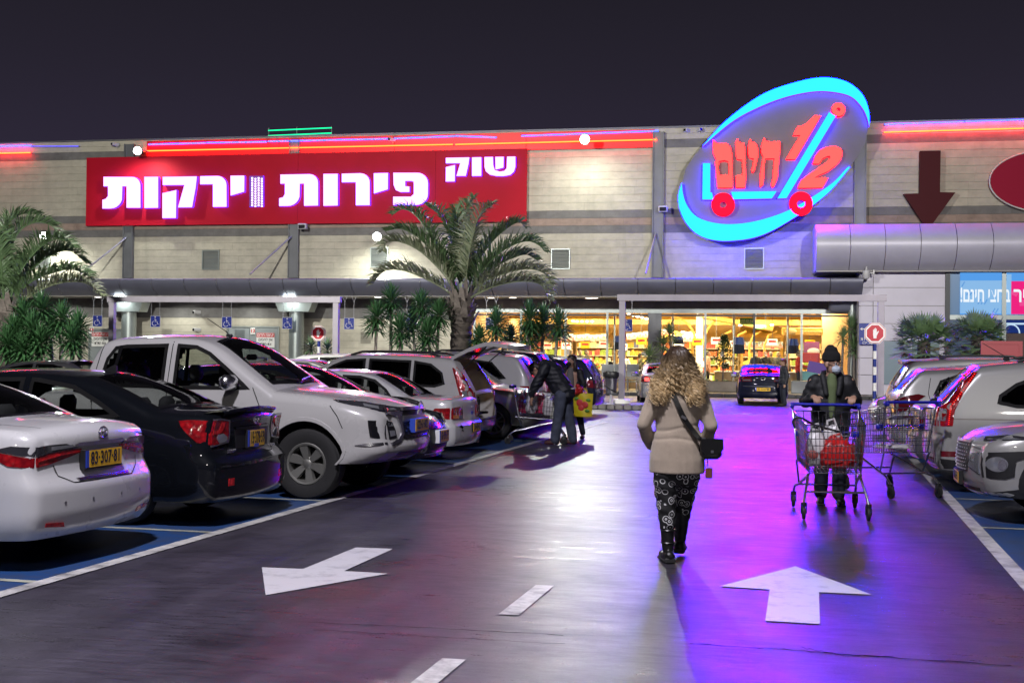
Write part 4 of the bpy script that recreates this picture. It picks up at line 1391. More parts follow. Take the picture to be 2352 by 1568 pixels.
class Car:
 def __init__(s, label, spec, paint, loc_, rz, group=None, name='parked_car', cat='car', step=0.06):
  s.__dict__.update(dict(crown=.045, tum=.20, zmax=.62, rf=.22, rr=.20, drf=.5, drr=.45, bf=.10, br=.07, rtop=.075, sill=.93,
                               rp=[(0.2, .10), (.32, .02), (.45, 0), (.62, .02), (.72, .06), (1.0, .08)],
                               fp=[(0.2, .10), (.35, .02), (.5, 0), (.7, .03), (.85, .10)], under=[(0, .24), (9, .24)], wy=None, tw=.20))
  s.__dict__.update(spec)
  s.paint = paint
  s.zc = {}
  s.root = thing(name, label, cat, loc_, rz, group)
  s.top_f = smooth(s.top, 6) if s.__dict__.get('smooth_top', True) else s.top
  s.build_body(step)
 # profile functions; x from the tail (0) to the nose (L)
 def zt(s, x):
  r = s.zc.get(x)
  if r is None:
   r = s.zc[x] = pl(s.top_f, x)
  return r
 def cr(s, x):
  return s.crown
 def zb(s, x, arch=True):
  z = pl(s.under, x)
  if arch:
   for xw in s.wheels:
    d = abs(x - xw)
    if d < s.ar:
     z = max(z, s.wz + sqrt(max(0, s.ar ** 2 - d * d)))
  return z
 def belt(s, x):
  return pl(s.beltl, x)
 def hw(s, x, z):
  W = s.W / 2
  if x < s.drr:
   k = 1 - x / s.drr
   W -= s.rr * (1 - sqrt(max(0, 1 - k ** 2.4)))
  if x > s.L - s.drf:
   k = 1 - (s.L - x) / s.drf
   W -= s.rf * (1 - sqrt(max(0, 1 - k ** 2.4)))
  b = s.belt(x)
  t = s.zt(x) - s.cr(x)
  if z < .42:
   f = 1 - (1 - s.sill) * ((.42 - z) / .22) ** 2
  elif z < s.zmax:
   f = 1.0
  elif z < b:
   f = 1 - .045 * ((z - s.zmax) / max(.05, b - s.zmax)) ** 2
  else:
   q = (z - b) / max(.1, s.H - b)
   f = .955 - s.tum * (q * .85 + q * q * .15)
  y = W * f
  d = t - z
  r = s.rtop
  if d < r:
   k = min(1, max(0, 1 - d / r))
   y -= r * .95 * (1 - sqrt(1 - k * k))
  return max(.05, y)
 def bend(s, x, z, v):
  wr = max(0, 1 - x / .75)
  wr = wr * wr * (3 - 2 * wr)
  wf = max(0, 1 - (s.L - x) / .9)
  wf = wf * wf * (3 - 2 * wf)
  return wr * (pl(s.rp, z) - s.br * (1 - v * v)) - wf * (pl(s.fp, z) - s.bf * (1 - v * v))
 def pt(s, x, z, v, off=0.0):
  """side point at length x, height z; v = -1 / 1 picks the side"""
  return Vector((x + s.bend(x, z, v) - s.L / 2, v * (s.hw(x, z) + off), z))
 def side(s, sg, off):
  return lambda x, z, d=0.0: s.pt(x, z, sg, off + d)
 def topp(s, off=0.0):
  def f(x, v, d=0.0):
   t = s.zt(x)
   z = t - s.cr(x) * v * v
   e = .03
   sl = (s.zt(x + e) - s.zt(x - e)) / (2 * e)
   k = sqrt(1 + sl * sl)
   return Vector((x + s.bend(x, z, v) - s.L / 2 - sl / k * (off + d), v * s.hw(x, t - s.cr(x)), z + (off + d) / k))
  return f
 def end(s, sg, off=0.0):
  """sg -1 tail, 1 nose: maps (y, z)"""
  def f(y, z, d=0.0):
   x = 0 if sg < 0 else s.L
   h = s.hw(x, z)
   v = max(-1, min(1, y / h))
   return Vector((x + s.bend(x, z, v) - s.L / 2 + sg * (off + d), y, z))
  return f
 def decal(s, name, polys, fn, m, parent=None, th=.006, step=.06, sm=35):
  """a thin shaped piece set on the skin; polys a list of outlines in the map's coordinates"""
  b = MB()
  for poly in (polys if isinstance(polys[0][0], (tuple, list)) else [polys]):
   q = dens(poly, True, step)
   n = len(q)
   xs = [p[0] for p in q]
   zs = [p[1] for p in q]
   pts = [Vector((p[0], p[1])) for p in q]
   inner = []
   nx, nz = int((max(xs) - min(xs)) / step), int((max(zs) - min(zs)) / step)
   shr = inset(q, step * .35)
   for i in range(1, nx):
    for j in range(1, nz):
     p = (lerp(min(xs), max(xs), i / nx), lerp(min(zs), max(zs), j / nz))
     if inside(p, shr):
      inner.append(Vector(p))
   vv, _, ff, *_r = geometry.delaunay_2d_cdt(pts + inner, [], [list(range(n))], 1, 1e-6)
   o = [fn(p[0], p[1], 0) for p in vv]
   b.add(o, [tuple(f) for f in ff])
   k = [fn(p[0], p[1], 0) for p in q]
   kb = [fn(p[0], p[1], -th - .004) for p in q]
   b.add(k + kb, [(i, (i + 1) % n, n + (i + 1) % n, n + i) for i in range(n)])
  return b.build(name, m, parent or s.root, sm)
 def strokes(s, name, lines, w, fn, m, parent=None):
  b = MB()
  for ln in lines:
   q = dens(ln, False, .05)
   vs = []
   for i, p in enumerate(q):
    a, c = q[max(0, i - 1)], q[min(len(q) - 1, i + 1)]
    t = Vector((c[0] - a[0], c[1] - a[1]))
    t.normalize()
    nn = (-t.y * w / 2, t.x * w / 2)
    vs += [fn(p[0] + nn[0], p[1] + nn[1]), fn(p[0] - nn[0], p[1] - nn[1])]
   b.add(vs, [(2 * i, 2 * i + 1, 2 * i + 3, 2 * i + 2) for i in range(len(q) - 1)])
  return b.build(name, m, parent or s.root, fix=False)
 def frame(s, name, poly, fn, m, grow=.014, width=.05, parent=None):
  q = dens(poly, True, .05)
  o, i_ = inset(q, -grow), inset(q, width - grow)
  n = len(q)
  b = MB()
  b.add([fn(*p) for p in o] + [fn(*p) for p in i_] + [fn(p[0], p[1], -.012) for p in o], [(i, (i + 1) % n, n + (i + 1) % n, n + i) for i in range(n)] + [(i, (i + 1) % n, 2 * n + (i + 1) % n, 2 * n + i) for i in range(n)])
  return b.build(name, m, parent or s.root, 40)
 def build_body(s, step):
  L = s.L
  s.wz = s.wr_ if 'wr_' in s.__dict__ else s.wheel[0]
  xs = set()
  tf = s.top_f
  acc = 0
  for (x0, z0), (x1, z1) in zip(tf, tf[1:]):
   l = math.hypot(x1 - x0, z1 - z0)
   n = max(1, int(l / step))
   for j in range(n):
    xs.add(round(lerp(x0, x1, j / n), 4))
  for xw in s.wheels:
   for k in range(17):
    xs.add(round(xw - s.ar * cos(pi * k / 16), 4))
   for e in (-1, 1):
    xs.add(round(xw + e * (s.ar + .004), 4))
  for k in range(7):
   xs.add(round(s.drr * (k / 6) ** 2, 4))
   xs.add(round(L - s.drf * (k / 6) ** 2, 4))
  xs = sorted(x for x in xs if 0 <= x <= L)
  ys = [xs[0]]
  for x in xs[1:]:
   if x - ys[-1] > .006:
    ys.append(x)
  ys[-1] = L
  xs = ys
  K, Mv = max(10, int(1.2 / step)), max(8, int(1.6 / step))
  tops = s.topp()
  win_t = [w for w in (s.__dict__.get('windshield'), s.__dict__.get('rearglass')) if w]
  win_s = s.__dict__.get('windows', [])
  hole_t = [inset(dens(w, True, .05), min(.022, .06 * (max(q[0] for q in w) - min(q[0] for q in w)))) for w in win_t]
  hole_s = [inset(dens(w, True, .05), .022) for w in win_s]
  def zrow(x, j):
   a = s.zb(x)
   t = s.zt(x) - s.cr(x)
   r = min(s.rtop, (t - a) * .4)
   n1 = K - 4
   return lerp(a, t - r, j / n1) if j <= n1 else t - r + r * sin(pi / 2 * (j - n1) / 4)
  b = MB()
  def grid(nu, nv, fn, hole=None, hc=None):
   o = len(b.v)
   for i in range(nu + 1):
    for j in range(nv + 1):
     b.v.append(tuple(fn(i, j)))
   for i in range(nu):
    for j in range(nv):
     if hole and any(inside(hc(i + .5, j + .5), h) for h in hole):
      continue
     b.f.append((o + i * (nv + 1) + j, o + (i + 1) * (nv + 1) + j, o + (i + 1) * (nv + 1) + j + 1, o + i * (nv + 1) + j + 1))
     b.m.append(b.mi)
  nx = len(xs) - 1
  def xf(i):
   k = int(i)
   return xs[k] if k == i else (xs[k] + xs[k + 1]) / 2
  grid(nx, 2 * Mv, lambda i, j: tops(xs[i], j / Mv - 1), hole_t, lambda i, j: (xf(i), j / Mv - 1))
  for sg in (-1, 1):
   grid(nx, K, lambda i, j: s.pt(xs[i], zrow(xs[i], j), sg), hole_s, lambda i, j: (xf(i), (zrow(xf(i), int(j)) + zrow(xf(i), int(j) + 1)) / 2))
  def under(i, j):
   x = xs[i]
   v = j / Mv - 1
   z = s.zb(x)
   p = s.pt(x, z, 1)
   return (x + s.bend(x, z, v) - L / 2, v * p.y, z)
  skip_tail = s.__dict__.get('open_tail')
  for x, e in ((0, -1), (L, 1)):
   def cap(i, j, x=x):
    v = i / Mv - 1
    z = zrow(x, j)
    z -= 0
    if j == K:
     return tops(x, v)
    return (x + s.bend(x, z, v) - L / 2, v * s.hw(x, z), z)
   ho = [skip_tail] if skip_tail and e < 0 else None
   grid(2 * Mv, K, cap, ho, lambda i, j, x=x: ((i / Mv - 1) * s.hw(x, zrow(x, int(j))), zrow(x, int(j))))
  s.body = b.build('body', s.paint, s.root, 38)
  # underside with the wheel housings
  b = MB()
  b.v, b.f, b.m = [], [], []
  def grid2(nu, nv, fn):
   o = len(b.v)
   for i in range(nu + 1):
    for j in range(nv + 1):
     b.v.append(tuple(fn(i, j)))
   for i in range(nu):
    for j in range(nv):
     b.f.append((o + i * (nv + 1) + j, o + (i + 1) * (nv + 1) + j, o + (i + 1) * (nv + 1) + j + 1, o + i * (nv + 1) + j + 1))
     b.m.append(0)
  grid2(nx, 8, lambda i, j: (lambda q: (q[0], q[1], q[2] + .002))(under(i, j * Mv // 4)))
  b.build('underside', M['black_plastic'], s.root, 50)
  # cabin: tub, seats, wheel
  x0, x1 = s.cabin
  b = MB()
  zf = .42
  zs_ = min(s.belt(x0), s.belt(x1)) - .14
  n = 10
  for sg in (-1, 1):
   vs = []
   for i in range(n + 1):
    x = lerp(x0, x1, i / n)
    vs += [(x - L / 2, sg * (s.hw(x, .7) - .09), zf), (x - L / 2, sg * (s.hw(x, .7) - .09), zs_)]
   b.add(vs, [(2 * i, 2 * i + 1, 2 * i + 3, 2 * i + 2) for i in range(n)])
  h0 = s.W / 2 - .1
  b.add([(x0 - L / 2, -h0, zf), (x1 - L / 2, -h0, zf), (x1 - L / 2, h0, zf), (x0 - L / 2, h0, zf)], [(0, 1, 2, 3)])
  b.add([(x1 - L / 2, -h0, zf), (x1 - L / 2, h0, zf), (x1 - L / 2, h0, zs_ + .02), (x1 - L / 2, -h0, zs_ + .02)], [(0, 1, 2, 3)])
  b.add([(x1 - L / 2, -h0, zs_ + .02), (x1 - L / 2, h0, zs_ + .02), (x1 - .45 - L / 2, h0, zs_), (x1 - .45 - L / 2, -h0, zs_)], [(0, 1, 2, 3)])
  b.add([(x0 - L / 2, -h0, zs_), (x0 - L / 2, h0, zs_), (x0 + .1 - L / 2, h0, zf), (x0 + .1 - L / 2, -h0, zf)], [(0, 1, 2, 3)])
  if s.__dict__.get('shelf', True):
   b.add([(s.shelf_x0 - L / 2, -h0, zs_ + .02), (s.shelf_x0 - L / 2, h0, zs_ + .02), (x0 + .35 - L / 2, h0, zs_ + .02), (x0 + .35 - L / 2, -h0, zs_ + .02)], [(0, 1, 2, 3)])
  b.build('cabin_lining', M['interior'], s.root)
  for xr, ny in s.seats:
   for i in range(ny):
    y = (i - (ny - 1) / 2) * (.74 if ny == 2 else .48)
    b = MB()
    top = min(s.H - .28, s.belt(xr) + .30)
    b.box((xr + .25 - L / 2, y, .58), (.5, .46, .16), ch=.05)
    b.box((xr - .02 - L / 2, y, (.62 + top - .22) / 2), (.15, .46, top - .22 - .62), rot=Matrix.Rotation(-.15, 3, 'Y'), ch=.06)
    b.box((xr - .11 - L / 2, y, top - .10), (.10, .25, .19), rot=Matrix.Rotation(-.1, 3, 'Y'), ch=.045)
    b.tube([(xr - .10 - L / 2, y - .05, top - .25), (xr - .11 - L / 2, y - .05, top - .1)], .008, 5)
    b.tube([(xr - .10 - L / 2, y + .05, top - .25), (xr - .11 - L / 2, y + .05, top - .1)], .008, 5)
    b.build('seat', M['seat'], s.root, 50)
  b = MB()
  c = Vector((s.cabin[1] - .62 - L / 2, .37, zs_ + .06))
  rt = Matrix.Rotation(-1.15, 3, 'Y')
  b.tube([c + rt @ Vector((.185 * cos(a), .185 * sin(a), 0)) for a in [2 * pi * k / 18 for k in range(18)]], .014, 6, closed=True)
  b.tube([c + rt @ Vector((-.17, 0, 0)), c + rt @ Vector((.17, 0, 0))], .02, 5)
  b.tube([c, c + Vector((.3, 0, -.2))], .03, 5)
  b.build('steering_wheel', M['black_plastic'], s.root, 50)
  # glass with black borders
  gm = s.__dict__.get('glass', 'car_glass')
  for k, w in enumerate(win_t):
   nm = 'windscreen' if w is s.__dict__.get('windshield') else 'rear_window'
   g = s.decal(nm, w, s.topp(.003), M[gm if nm == 'windscreen' else s.__dict__.get('rglass', gm)], th=.004, step=.09)
   xr_ = max(q[0] for q in w) - min(q[0] for q in w)
   s.frame('window_seal', w, s.topp(.006), M['gloss_black'], min(.012, .05 * xr_), min(.055, .12 * xr_), g)
  for w in win_s:
   for sg in (-1, 1):
    g = s.decal('side_window', w, s.side(sg, .003), M[s.__dict__.get('sglass', gm)], th=.004, step=.09)
    s.frame('window_seal', w, s.side(sg, .006), M[s.__dict__.get('sealm', 'seal')], .014, .040, g)
  for pbar in s.__dict__.get('pillars', []):
   for sg in (-1, 1):
    s.decal('window_pillar', pbar, s.side(sg, .008), M['gloss_black'], th=.006)
  # wheels
  wy = s.wy or s.W / 2 - .035 - s.wheel[1] / 2
  for xw in s.wheels:
   for sg in (-1, 1):
    put_wheel(s.root, s.wheel, (xw - L / 2, sg * wy, s.wheel[0]), sg > 0)
  # arch lips
  b = MB()
  am = s.__dict__.get('arch_mat')
  for xw in s.wheels:
   for sg in (-1, 1):
    vs = []
    n = 20
    for k in range(n + 1):
     a = pi * k / n
     for rr, o in ((s.ar - .012, -.03), (s.ar - .008, .008), (s.ar + (.03 if not am else .07), .008), (s.ar + (.034 if not am else .075), -.004)):
      x, z = xw - rr * cos(a), max(s.wz + rr * sin(a), s.zb(xw - rr * cos(a), False) - .01)
      x = min(max(x, .02), L - .02)
      vs.append(s.pt(x, z, sg, o))
    b.add(vs, [(4 * k + j, 4 * k + j + 1, 4 * k + j + 5, 4 * k + j + 4) for k in range(n) for j in range(3)])
  b.build('wheel_arch', M['black_plastic'] if am else s.paint, s.root, 40)
  # seams, handles, mirrors
  if s.__dict__.get('seams'):
   for sg in (-1, 1):
    s.strokes('panel_gap', s.seams, .010, s.side(sg, .0025), M['seam'])
  if s.__dict__.get('top_seams'):
   s.strokes('panel_gap', s.top_seams, .010, s.topp(.0025), M['seam'])
  for (x, z) in s.__dict__.get('handles', []):
   for sg in (-1, 1):
    b = MB()
    p = s.pt(x, z, sg)
    b.tube([p + Vector((-.10, -sg * .01, 0)), p + Vector((-.08, sg * .03, 0)), p + Vector((.08, sg * .03, 0)), p + Vector((.10, -sg * .01, 0))], .014, 6)
    b.build('door_handle', M[s.__dict__.get('handle_m', 'chrome')] if 'handle_m' in s.__dict__ else s.paint, s.root, 50)
  if s.__dict__.get('mirror'):
   x, z = s.mirror
   for sg in (-1, 1):
    p = s.pt(x, z, sg)
    b = MB()
    c = p + Vector((0, sg * .15, .055))
    b.box(c, (.13, .24, .165), rz=sg * .15, ch=.045)
    o = b.build('mirror', M[s.__dict__['mirror_m']] if 'mirror_m' in s.__dict__ else s.paint, s.root, 50)
    MB().tube([p + Vector((0, -sg * .02, 0)), c], .03, 6).build('mirror_foot', M['black_plastic'], o, 50)
    b = MB()
    b.box(c + Vector((-.068, 0, 0)), (.012, .18, .11), ch=.004)
    b.build('mirror_glass', M['chrome'], o)
  if s.__dict__.get('antenna'):
   x, k = s.antenna
   p = s.topp()(x, 0)
   b = MB()
   if k == 'fin':
    b.prism([(-.09, -.01), (.09, -.01), (-.05, .065), (-.085, .06)], lambda a, z, d, p=p: p + Vector((a, d, z)), -.014, .014)
   else:
    b.tube([p + Vector((0, 0, -.01)), p + Vector((-.04, 0, .06)), p + Vector((-.30, 0, .22))], [.014, .006, .004], 5)
    b.box(p + Vector((-.01, 0, .02)), (.08, .04, .04), ch=.012)
   b.build('antenna', M['black_plastic'], s.root, 40)
  for x0_, x1_, y_ in s.__dict__.get('rails', []):
   for sg in (-1, 1):
    pts = []
    for i in range(9):
     x = lerp(x0_, x1_, i / 8)
     q = s.topp()(x, sg * y_)
     pts.append(q + Vector((0, 0, .005 if i in (0, 8) else .05)))
    MB().tube(pts, .02, 8).build('roof_rail', M[s.__dict__.get('rail_m', 'black_plastic')], s.root, 50)
 def plate(s, sg, y, z, textstr, w=.50, h=.115, tilt=0.0, off=.02, frame_m='black_plastic', strip='plate_blue', sticker=False):
  p = s.end(sg)(y, z)
  t = Matrix.Translation(p) @ (Matrix.Rotation(pi / 2 if sg > 0 else -pi / 2, 4, 'Z')) @ Matrix.Rotation(tilt, 4, 'X')
  b = MB()
  b.box((0, -off * .4, 0), (w + .02, off * 1.6, h + .02), ch=.004)
  o = b.build('number_plate', M[frame_m], s.root)
  o.matrix_local = t
  MB().box((.0 if not strip else .02, -off * 1.2 - .002, .004), (w - (.045 if strip else 0), .006, h - .004)).build('plate_face', M['plate_yellow'], o)
  if strip:
   MB().box((-w / 2 + .019, -off * 1.2 - .002, .004), (.040, .006, h - .004)).build('plate_strip', M['plate_blue'], o)
  text('plate_text', textstr, h * 1.02, (.02 if strip else 0, -off * 1.2 - .0065, .004), M['print_black'], o, ext=.001, bold=.002, fitw=w * .80)
  if sticker:
   MB().box((0, -off * 1.2 - .003, -h / 2 + .012), (w * .28, .007, .035)).build('plate_sticker', M['plate_blue'], o)
  return o
def ell(cx, cy, rx, ry, n=14, rot=0.0):
 return [(cx + rx * cos(2 * pi * i / n) * cos(rot) - ry * sin(2 * pi * i / n) * sin(rot), cy + rx * cos(2 * pi * i / n) * sin(rot) + ry * sin(2 * pi * i / n) * cos(rot)) for i in range(n)]
def mirror_y(poly):
 return [(-a, b) for a, b in poly][::-1]
# ------------------------------------------------------------------ the cars of the left row
def at_left(center_y, tail_x, spec_len, nose_out=False):
 """place a car of the left row by its middle line and the end nearest the lane"""
 x = tail_x - spec_len / 2
 return (x, center_y, 0), (LROT if nose_out else pi + LROT)
def rear_lamp(c, sg, end_polys, side_polys, extra=()):
 """one rear lamp: pieces on the tail and round the corner; each entry (outline, material)"""
 t = None
 for k, (poly, m) in enumerate(end_polys):
  q = poly if sg > 0 else mirror_y(poly)
  o = c.decal('tail_light' if t is None else 'lamp_segment', q, c.end(-1, .010 + .003 * k), M[m], t, th=.012, step=.05)
  t = t or o
 for k, (poly, m) in enumerate(side_polys):
  o = c.decal('lamp_segment' if t is not None else 'tail_light', poly, c.side(sg, .008 + .003 * k), M[m], t, th=.010, step=.05)
  t = t or o
 return t
SEDAN = dict(L=4.62, W=1.776, H=1.465, wheels=(0.99, 3.69), ar=.36, wheel=(.317, .205, 5, .205, 0), seats=((1.35, 3), (2.45, 2)), cabin=(.75, 3.65), shelf_x0=.62,
 beltl=[(0, .93), (1, .96), (3.4, .92), (4.62, .80)], top=[(0, .99), (.03, 1.05), (.12, 1.085), (.4, 1.105), (.66, 1.12), (.80, 1.165), (1.15, 1.31), (1.55, 1.425), (2.0, 1.46), (2.5, 1.462), (2.85, 1.42), (3.3, 1.18), (3.62, .985), (3.72, .955), (4.2, .87), (4.5, .76), (4.62, .62)],
 rearglass=[(.70, -.84), (1.50, -.80), (1.53, 0), (1.50, .80), (.70, .84), (.66, 0)], windshield=[(3.58, -.85), (2.78, -.80), (2.74, 0), (2.78, .80), (3.58, .85), (3.64, 0)],
 windows=[[(1.02, 1.03), (1.25, 1.16), (1.55, 1.30), (1.95, 1.362), (2.02, 1.365), (2.02, .985), (1.3, .995)], [(2.12, .983), (2.12, 1.367), (2.5, 1.36), (2.75, 1.29), (3.1, 1.08), (3.26, .975)]],
 seams=[[(2.06, .98), (2.08, .6), (2.06, .32), (3.1, .30)], [(1.02, 1.0), (1.16, .80), (1.35, .62)], [(3.22, .95), (3.25, .6), (3.12, .32)]], handles=((1.45, .86), (2.45, .85)), mirror=(3.12, .97), rr=.15, drr=.40)
# white saloon, nearest on the left
loc_, rz = at_left(9.20, lane_l(9.2) - .22, 4.62)
c = Car('white saloon nearest at the left edge, chrome bar over its yellow plate 83-307-81', dict(SEDAN, antenna=(1.75, 'fin'),
  rp=[(.2, .12), (.30, .03), (.42, 0), (.60, .0), (.66, .03), (.72, .065), (.82, .075), (.98, .06), (1.1, .10)]), M['white_paint'], loc_, rz, None, 'saloon_car', 'car', .05)
for sg in (-1, 1):
 rear_lamp(c, sg, [([(.26, .862), (.40, .832), (.62, .79), (.735, .775), (.735, .845), (.62, .868), (.45, .885), (.27, .89)], 'red_lens'),
                      ([(.30, .897), (.45, .893), (.62, .878), (.735, .858), (.735, .925), (.62, .935), (.45, .935)], 'dark_lens'),
                      ([(.36, .905), (.60, .893), (.60, .922), (.38, .925)], 'clear_lens'),
                      ([(.30, .868), (.50, .85), (.72, .815), (.72, .828), (.50, .862)], 'bright_red_lens')],
              [([(.005, .775), (.16, .79), (.30, .86), (.32, .90), (.005, .845)], 'red_lens'), ([(.005, .858), (.30, .905), (.16, .935), (.005, .925)], 'dark_lens')])
 q = [(.50, .315), (.70, .335), (.70, .365), (.52, .352)]
 c.decal('rear_reflector', q if sg > 0 else mirror_y(q), c.end(-1, .006), M['bright_red_lens'])
c.decal('chrome_bar', [(-.30, .905), (.30, .905), (.34, .925), (.30, .935), (-.30, .935), (-.34, .925)], c.end(-1, .012), M['chrome'], th=.015)
c.decal('chrome_strip', [(-.34, .655), (.34, .655), (.36, .672), (-.36, .672)], c.end(-1, .010), M['chrome'], th=.012)
c.plate(-1, .02, .80, '83·307·81', .50, .135, off=.035)
e_ = thing  # noqa
b = MB()
p = c.end(-1, .012)(0.0, 1.0)
for rx, ry, dz in ((.062, .042, 0), (.022, .038, -.003), (.050, .016, .018)):
 b.tube([p + Vector((0, rx * cos(t), dz + ry * sin(t))) for t in [2 * pi * k / 20 for k in range(20)]], .0055, 5, closed=True)
b.build('emblem', M['chrome'], c.root, 60)
c.strokes('trunk_gap', [[(-.74, .94), (-.60, .965)], [(-.57, .78), (-.54, .70), (-.40, .64), (.40, .64), (.54, .70), (.57, .78)]], .008, c.end(-1, .0025), M['seam'])
for y in (-.52, -.2, .2, .52):
 c.decal('parking_sensor', ell(y, .50, .012, .012, 10), c.end(-1, .004), M['satin_metal'], th=.004)
c.strokes('trunk_gap', [[(.10, -.80), (.66, -.86)], [(.10, .80), (.66, .86)]], .008, c.topp(.0025), M['seam'])
# black saloon
SED2 = dict(SEDAN, L=4.58, W=1.74, wheels=(.98, 3.63), wheel=(.318, .205, 5, .205, 0))
loc_, rz = at_left(11.72, lane_l(11.7) - .12, 4.58)
c = Car('black saloon with a small boot spoiler and red rear lamps between two white vehicles', dict(SED2, handle_m='gloss_black', antenna=(1.62, 'fin'),
  rp=[(.2, .10), (.28, .02), (.40, 0), (.60, .0), (.64, .05), (.70, .085), (.9, .085), (1.0, .06), (1.1, .05)]), M['black_paint'], loc_, rz, None, 'saloon_car', 'car', .05)
for sg in (-1, 1):
 rear_lamp(c, sg, [([(.50, .80), (.66, .775), (.735, .775), (.735, 1.0), (.60, 1.0), (.49, .985), (.47, .86)], 'red_lens'),
                      ([(.505, .80), (.62, .785), (.66, .83), (.64, .87), (.56, .875), (.50, .84)], 'clear_lens'),
                      ([(.60, .88), (.72, .87), (.72, .985), (.55, .98), (.56, .92)], 'bright_red_lens')],
              [([(.005, .775), (.10, .80), (.30, .95), (.34, 1.0), (.20, 1.01), (.005, 1.0)], 'red_lens')])
 q = [(.47, .785), (.735, .755), (.735, .772), (.50, .795), (.465, .86), (.485, .99), (.60, 1.004), (.735, 1.004), (.735, 1.018), (.58, 1.016), (.468, .998), (.448, .86)]
 c.decal('lamp_trim', q if sg > 0 else mirror_y(q), c.end(-1, .008), M['satin_metal'], th=.012)
 q = [(.50, .385), (.585, .385), (.585, .455), (.50, .455)]
 c.decal('rear_reflector', q if sg > 0 else mirror_y(q), c.end(-1, .006), M['bright_red_lens'])
c.decal('plate_recess', [(-.34, .72), (.34, .72), (.37, .90), (-.37, .90)], c.end(-1, .004), M['black_plastic'])
c.decal('chrome_bar', [(-.36, .905), (.36, .905), (.38, .925), (-.38, .925)], c.end(-1, .018), M['black_paint'], th=.02)
c.plate(-1, -.02, .80, '15·378·59', .36, .16, off=.02, sticker=True)
p = c.end(-1, .012)(0.0, .985)
b = MB()
b.tube([p + Vector((0, .062 * cos(t), .036 * sin(t))) for t in [2 * pi * k / 20 for k in range(20)]], .006, 5, closed=True)
for y, z in ((.03, .01), (0, 0), (-.025, .012), (-.02, -.012), (.012, -.014), (-.04, 0)):
 b.ball(p + Vector((0, y, z)), .006, 6, 4)
b.build('emblem', M['chrome'], c.root, 60)
p = c.end(-1, .010)(.43, .70)
text('badge', 'SUBARU', .048, p, M['chrome'], c.root, rot=(pi / 2, 0, -pi / 2), bold=.001)
text('badge', 'IMPREZA', .042, c.end(-1, .010)(-.46, .705), M['chrome'], c.root, rot=(pi / 2, 0, -pi / 2), bold=.001)
b = MB()                                           # boot spoiler
tp = c.topp(.004)
vs = []
for k in range(15):
 v = -.86 + 1.72 * k / 14
 a, d = tp(.20, v), tp(.04, v)
 vs += [a, d + Vector((-.03, 0, .055)), d + Vector((-.035, 0, .035)), d]
b.add(vs, [(4 * k + j, 4 * k + (j + 1) % 4, 4 * k + 4 + (j + 1) % 4, 4 * k + 4 + j) for k in range(14) for j in range(4)])
b.build('boot_spoiler', M['black_paint'], c.root, 40)
c.strokes('trunk_gap', [[(-.58, .98), (-.47, .76), (-.44, .66), (.44, .66), (.47, .76), (.58, .98)]], .008, c.end(-1, .0025), M['seam'])
# white pickup, nose to the lane
PICK = dict(L=5.30, W=1.82, H=1.79, wheels=(1.38, 4.40), ar=.475, wheel=(.385, .245, 6, .225, 1), seats=((2.02, 3), (2.92, 2)), cabin=(1.72, 3.95), shelf=False,
 beltl=[(0, 1.1), (1.6, 1.13), (3.6, 1.15), (4.4, 1.08), (5.3, .98)], top=[(0, 1.10), (.05, 1.13), (1.0, 1.15), (1.58, 1.15), (1.62, 1.22), (1.70, 1.45), (1.84, 1.72), (2.1, 1.775), (2.5, 1.79), (2.95, 1.775), (3.25, 1.69), (3.6, 1.47), (3.95, 1.24), (4.05, 1.205), (4.5, 1.165), (4.9, 1.105), (5.15, 1.03), (5.27, .95), (5.30, .86)],
 windshield=[(3.90, -.87), (3.16, -.81), (3.08, 0), (3.16, .81), (3.90, .87), (3.97, 0)], rearglass=[(1.66, -.8), (1.80, -.8), (1.80, .8), (1.66, .8)],
 windows=[[(1.86, 1.20), (1.93, 1.50), (2.02, 1.625), (2.15, 1.645), (2.66, 1.66), (2.66, 1.185)], [(2.80, 1.18), (2.80, 1.66), (3.02, 1.645), (3.20, 1.57), (3.45, 1.39), (3.70, 1.19)]],
 pillars=[[(1.985, 1.22), (2.03, 1.22), (2.11, 1.64), (2.07, 1.64)]],
 seams=[[(2.73, 1.70), (2.72, 1.2), (2.74, .8), (2.74, .50)], [(1.86, 1.68), (1.79, 1.3), (1.80, .95), (1.95, .55)], [(3.76, 1.20), (3.86, 1.0), (3.88, .52)], [(4.70, 1.02), (4.80, .90), (4.86, .78)]],
 top_seams=[[(4.05, -.80), (4.6, -.86), (5.05, -.80)], [(4.05, .80), (4.6, .86), (5.05, .80)]],
 handles=((2.05, 1.06), (2.95, 1.05)), mirror=(3.55, 1.20), mirror_m='chrome', antenna=(3.05, 'whip'), under=[(0, .50), (.8, .46), (4.2, .46), (4.85, .40), (5.3, .40)], sill=.95, tum=.17, zmax=.80, rtop=.10,
 fp=[(.40, .22), (.44, .12), (.52, .01), (.58, 0), (.66, .03), (.80, .05), (.95, .06), (1.02, .09), (1.1, .14)], rf=.24, drf=.55, bf=.12)
loc_, rz = at_left(14.30, lane_l(14.3) + .52, 5.30, True)
c = Car('white double cab pickup parked nose out with plate 622-61-002', PICK, M['grey_white_paint'], loc_, rz, None, 'pickup_truck', 'pickup', .05)
c.root.scale = (1.04, 1.04, 1.04)
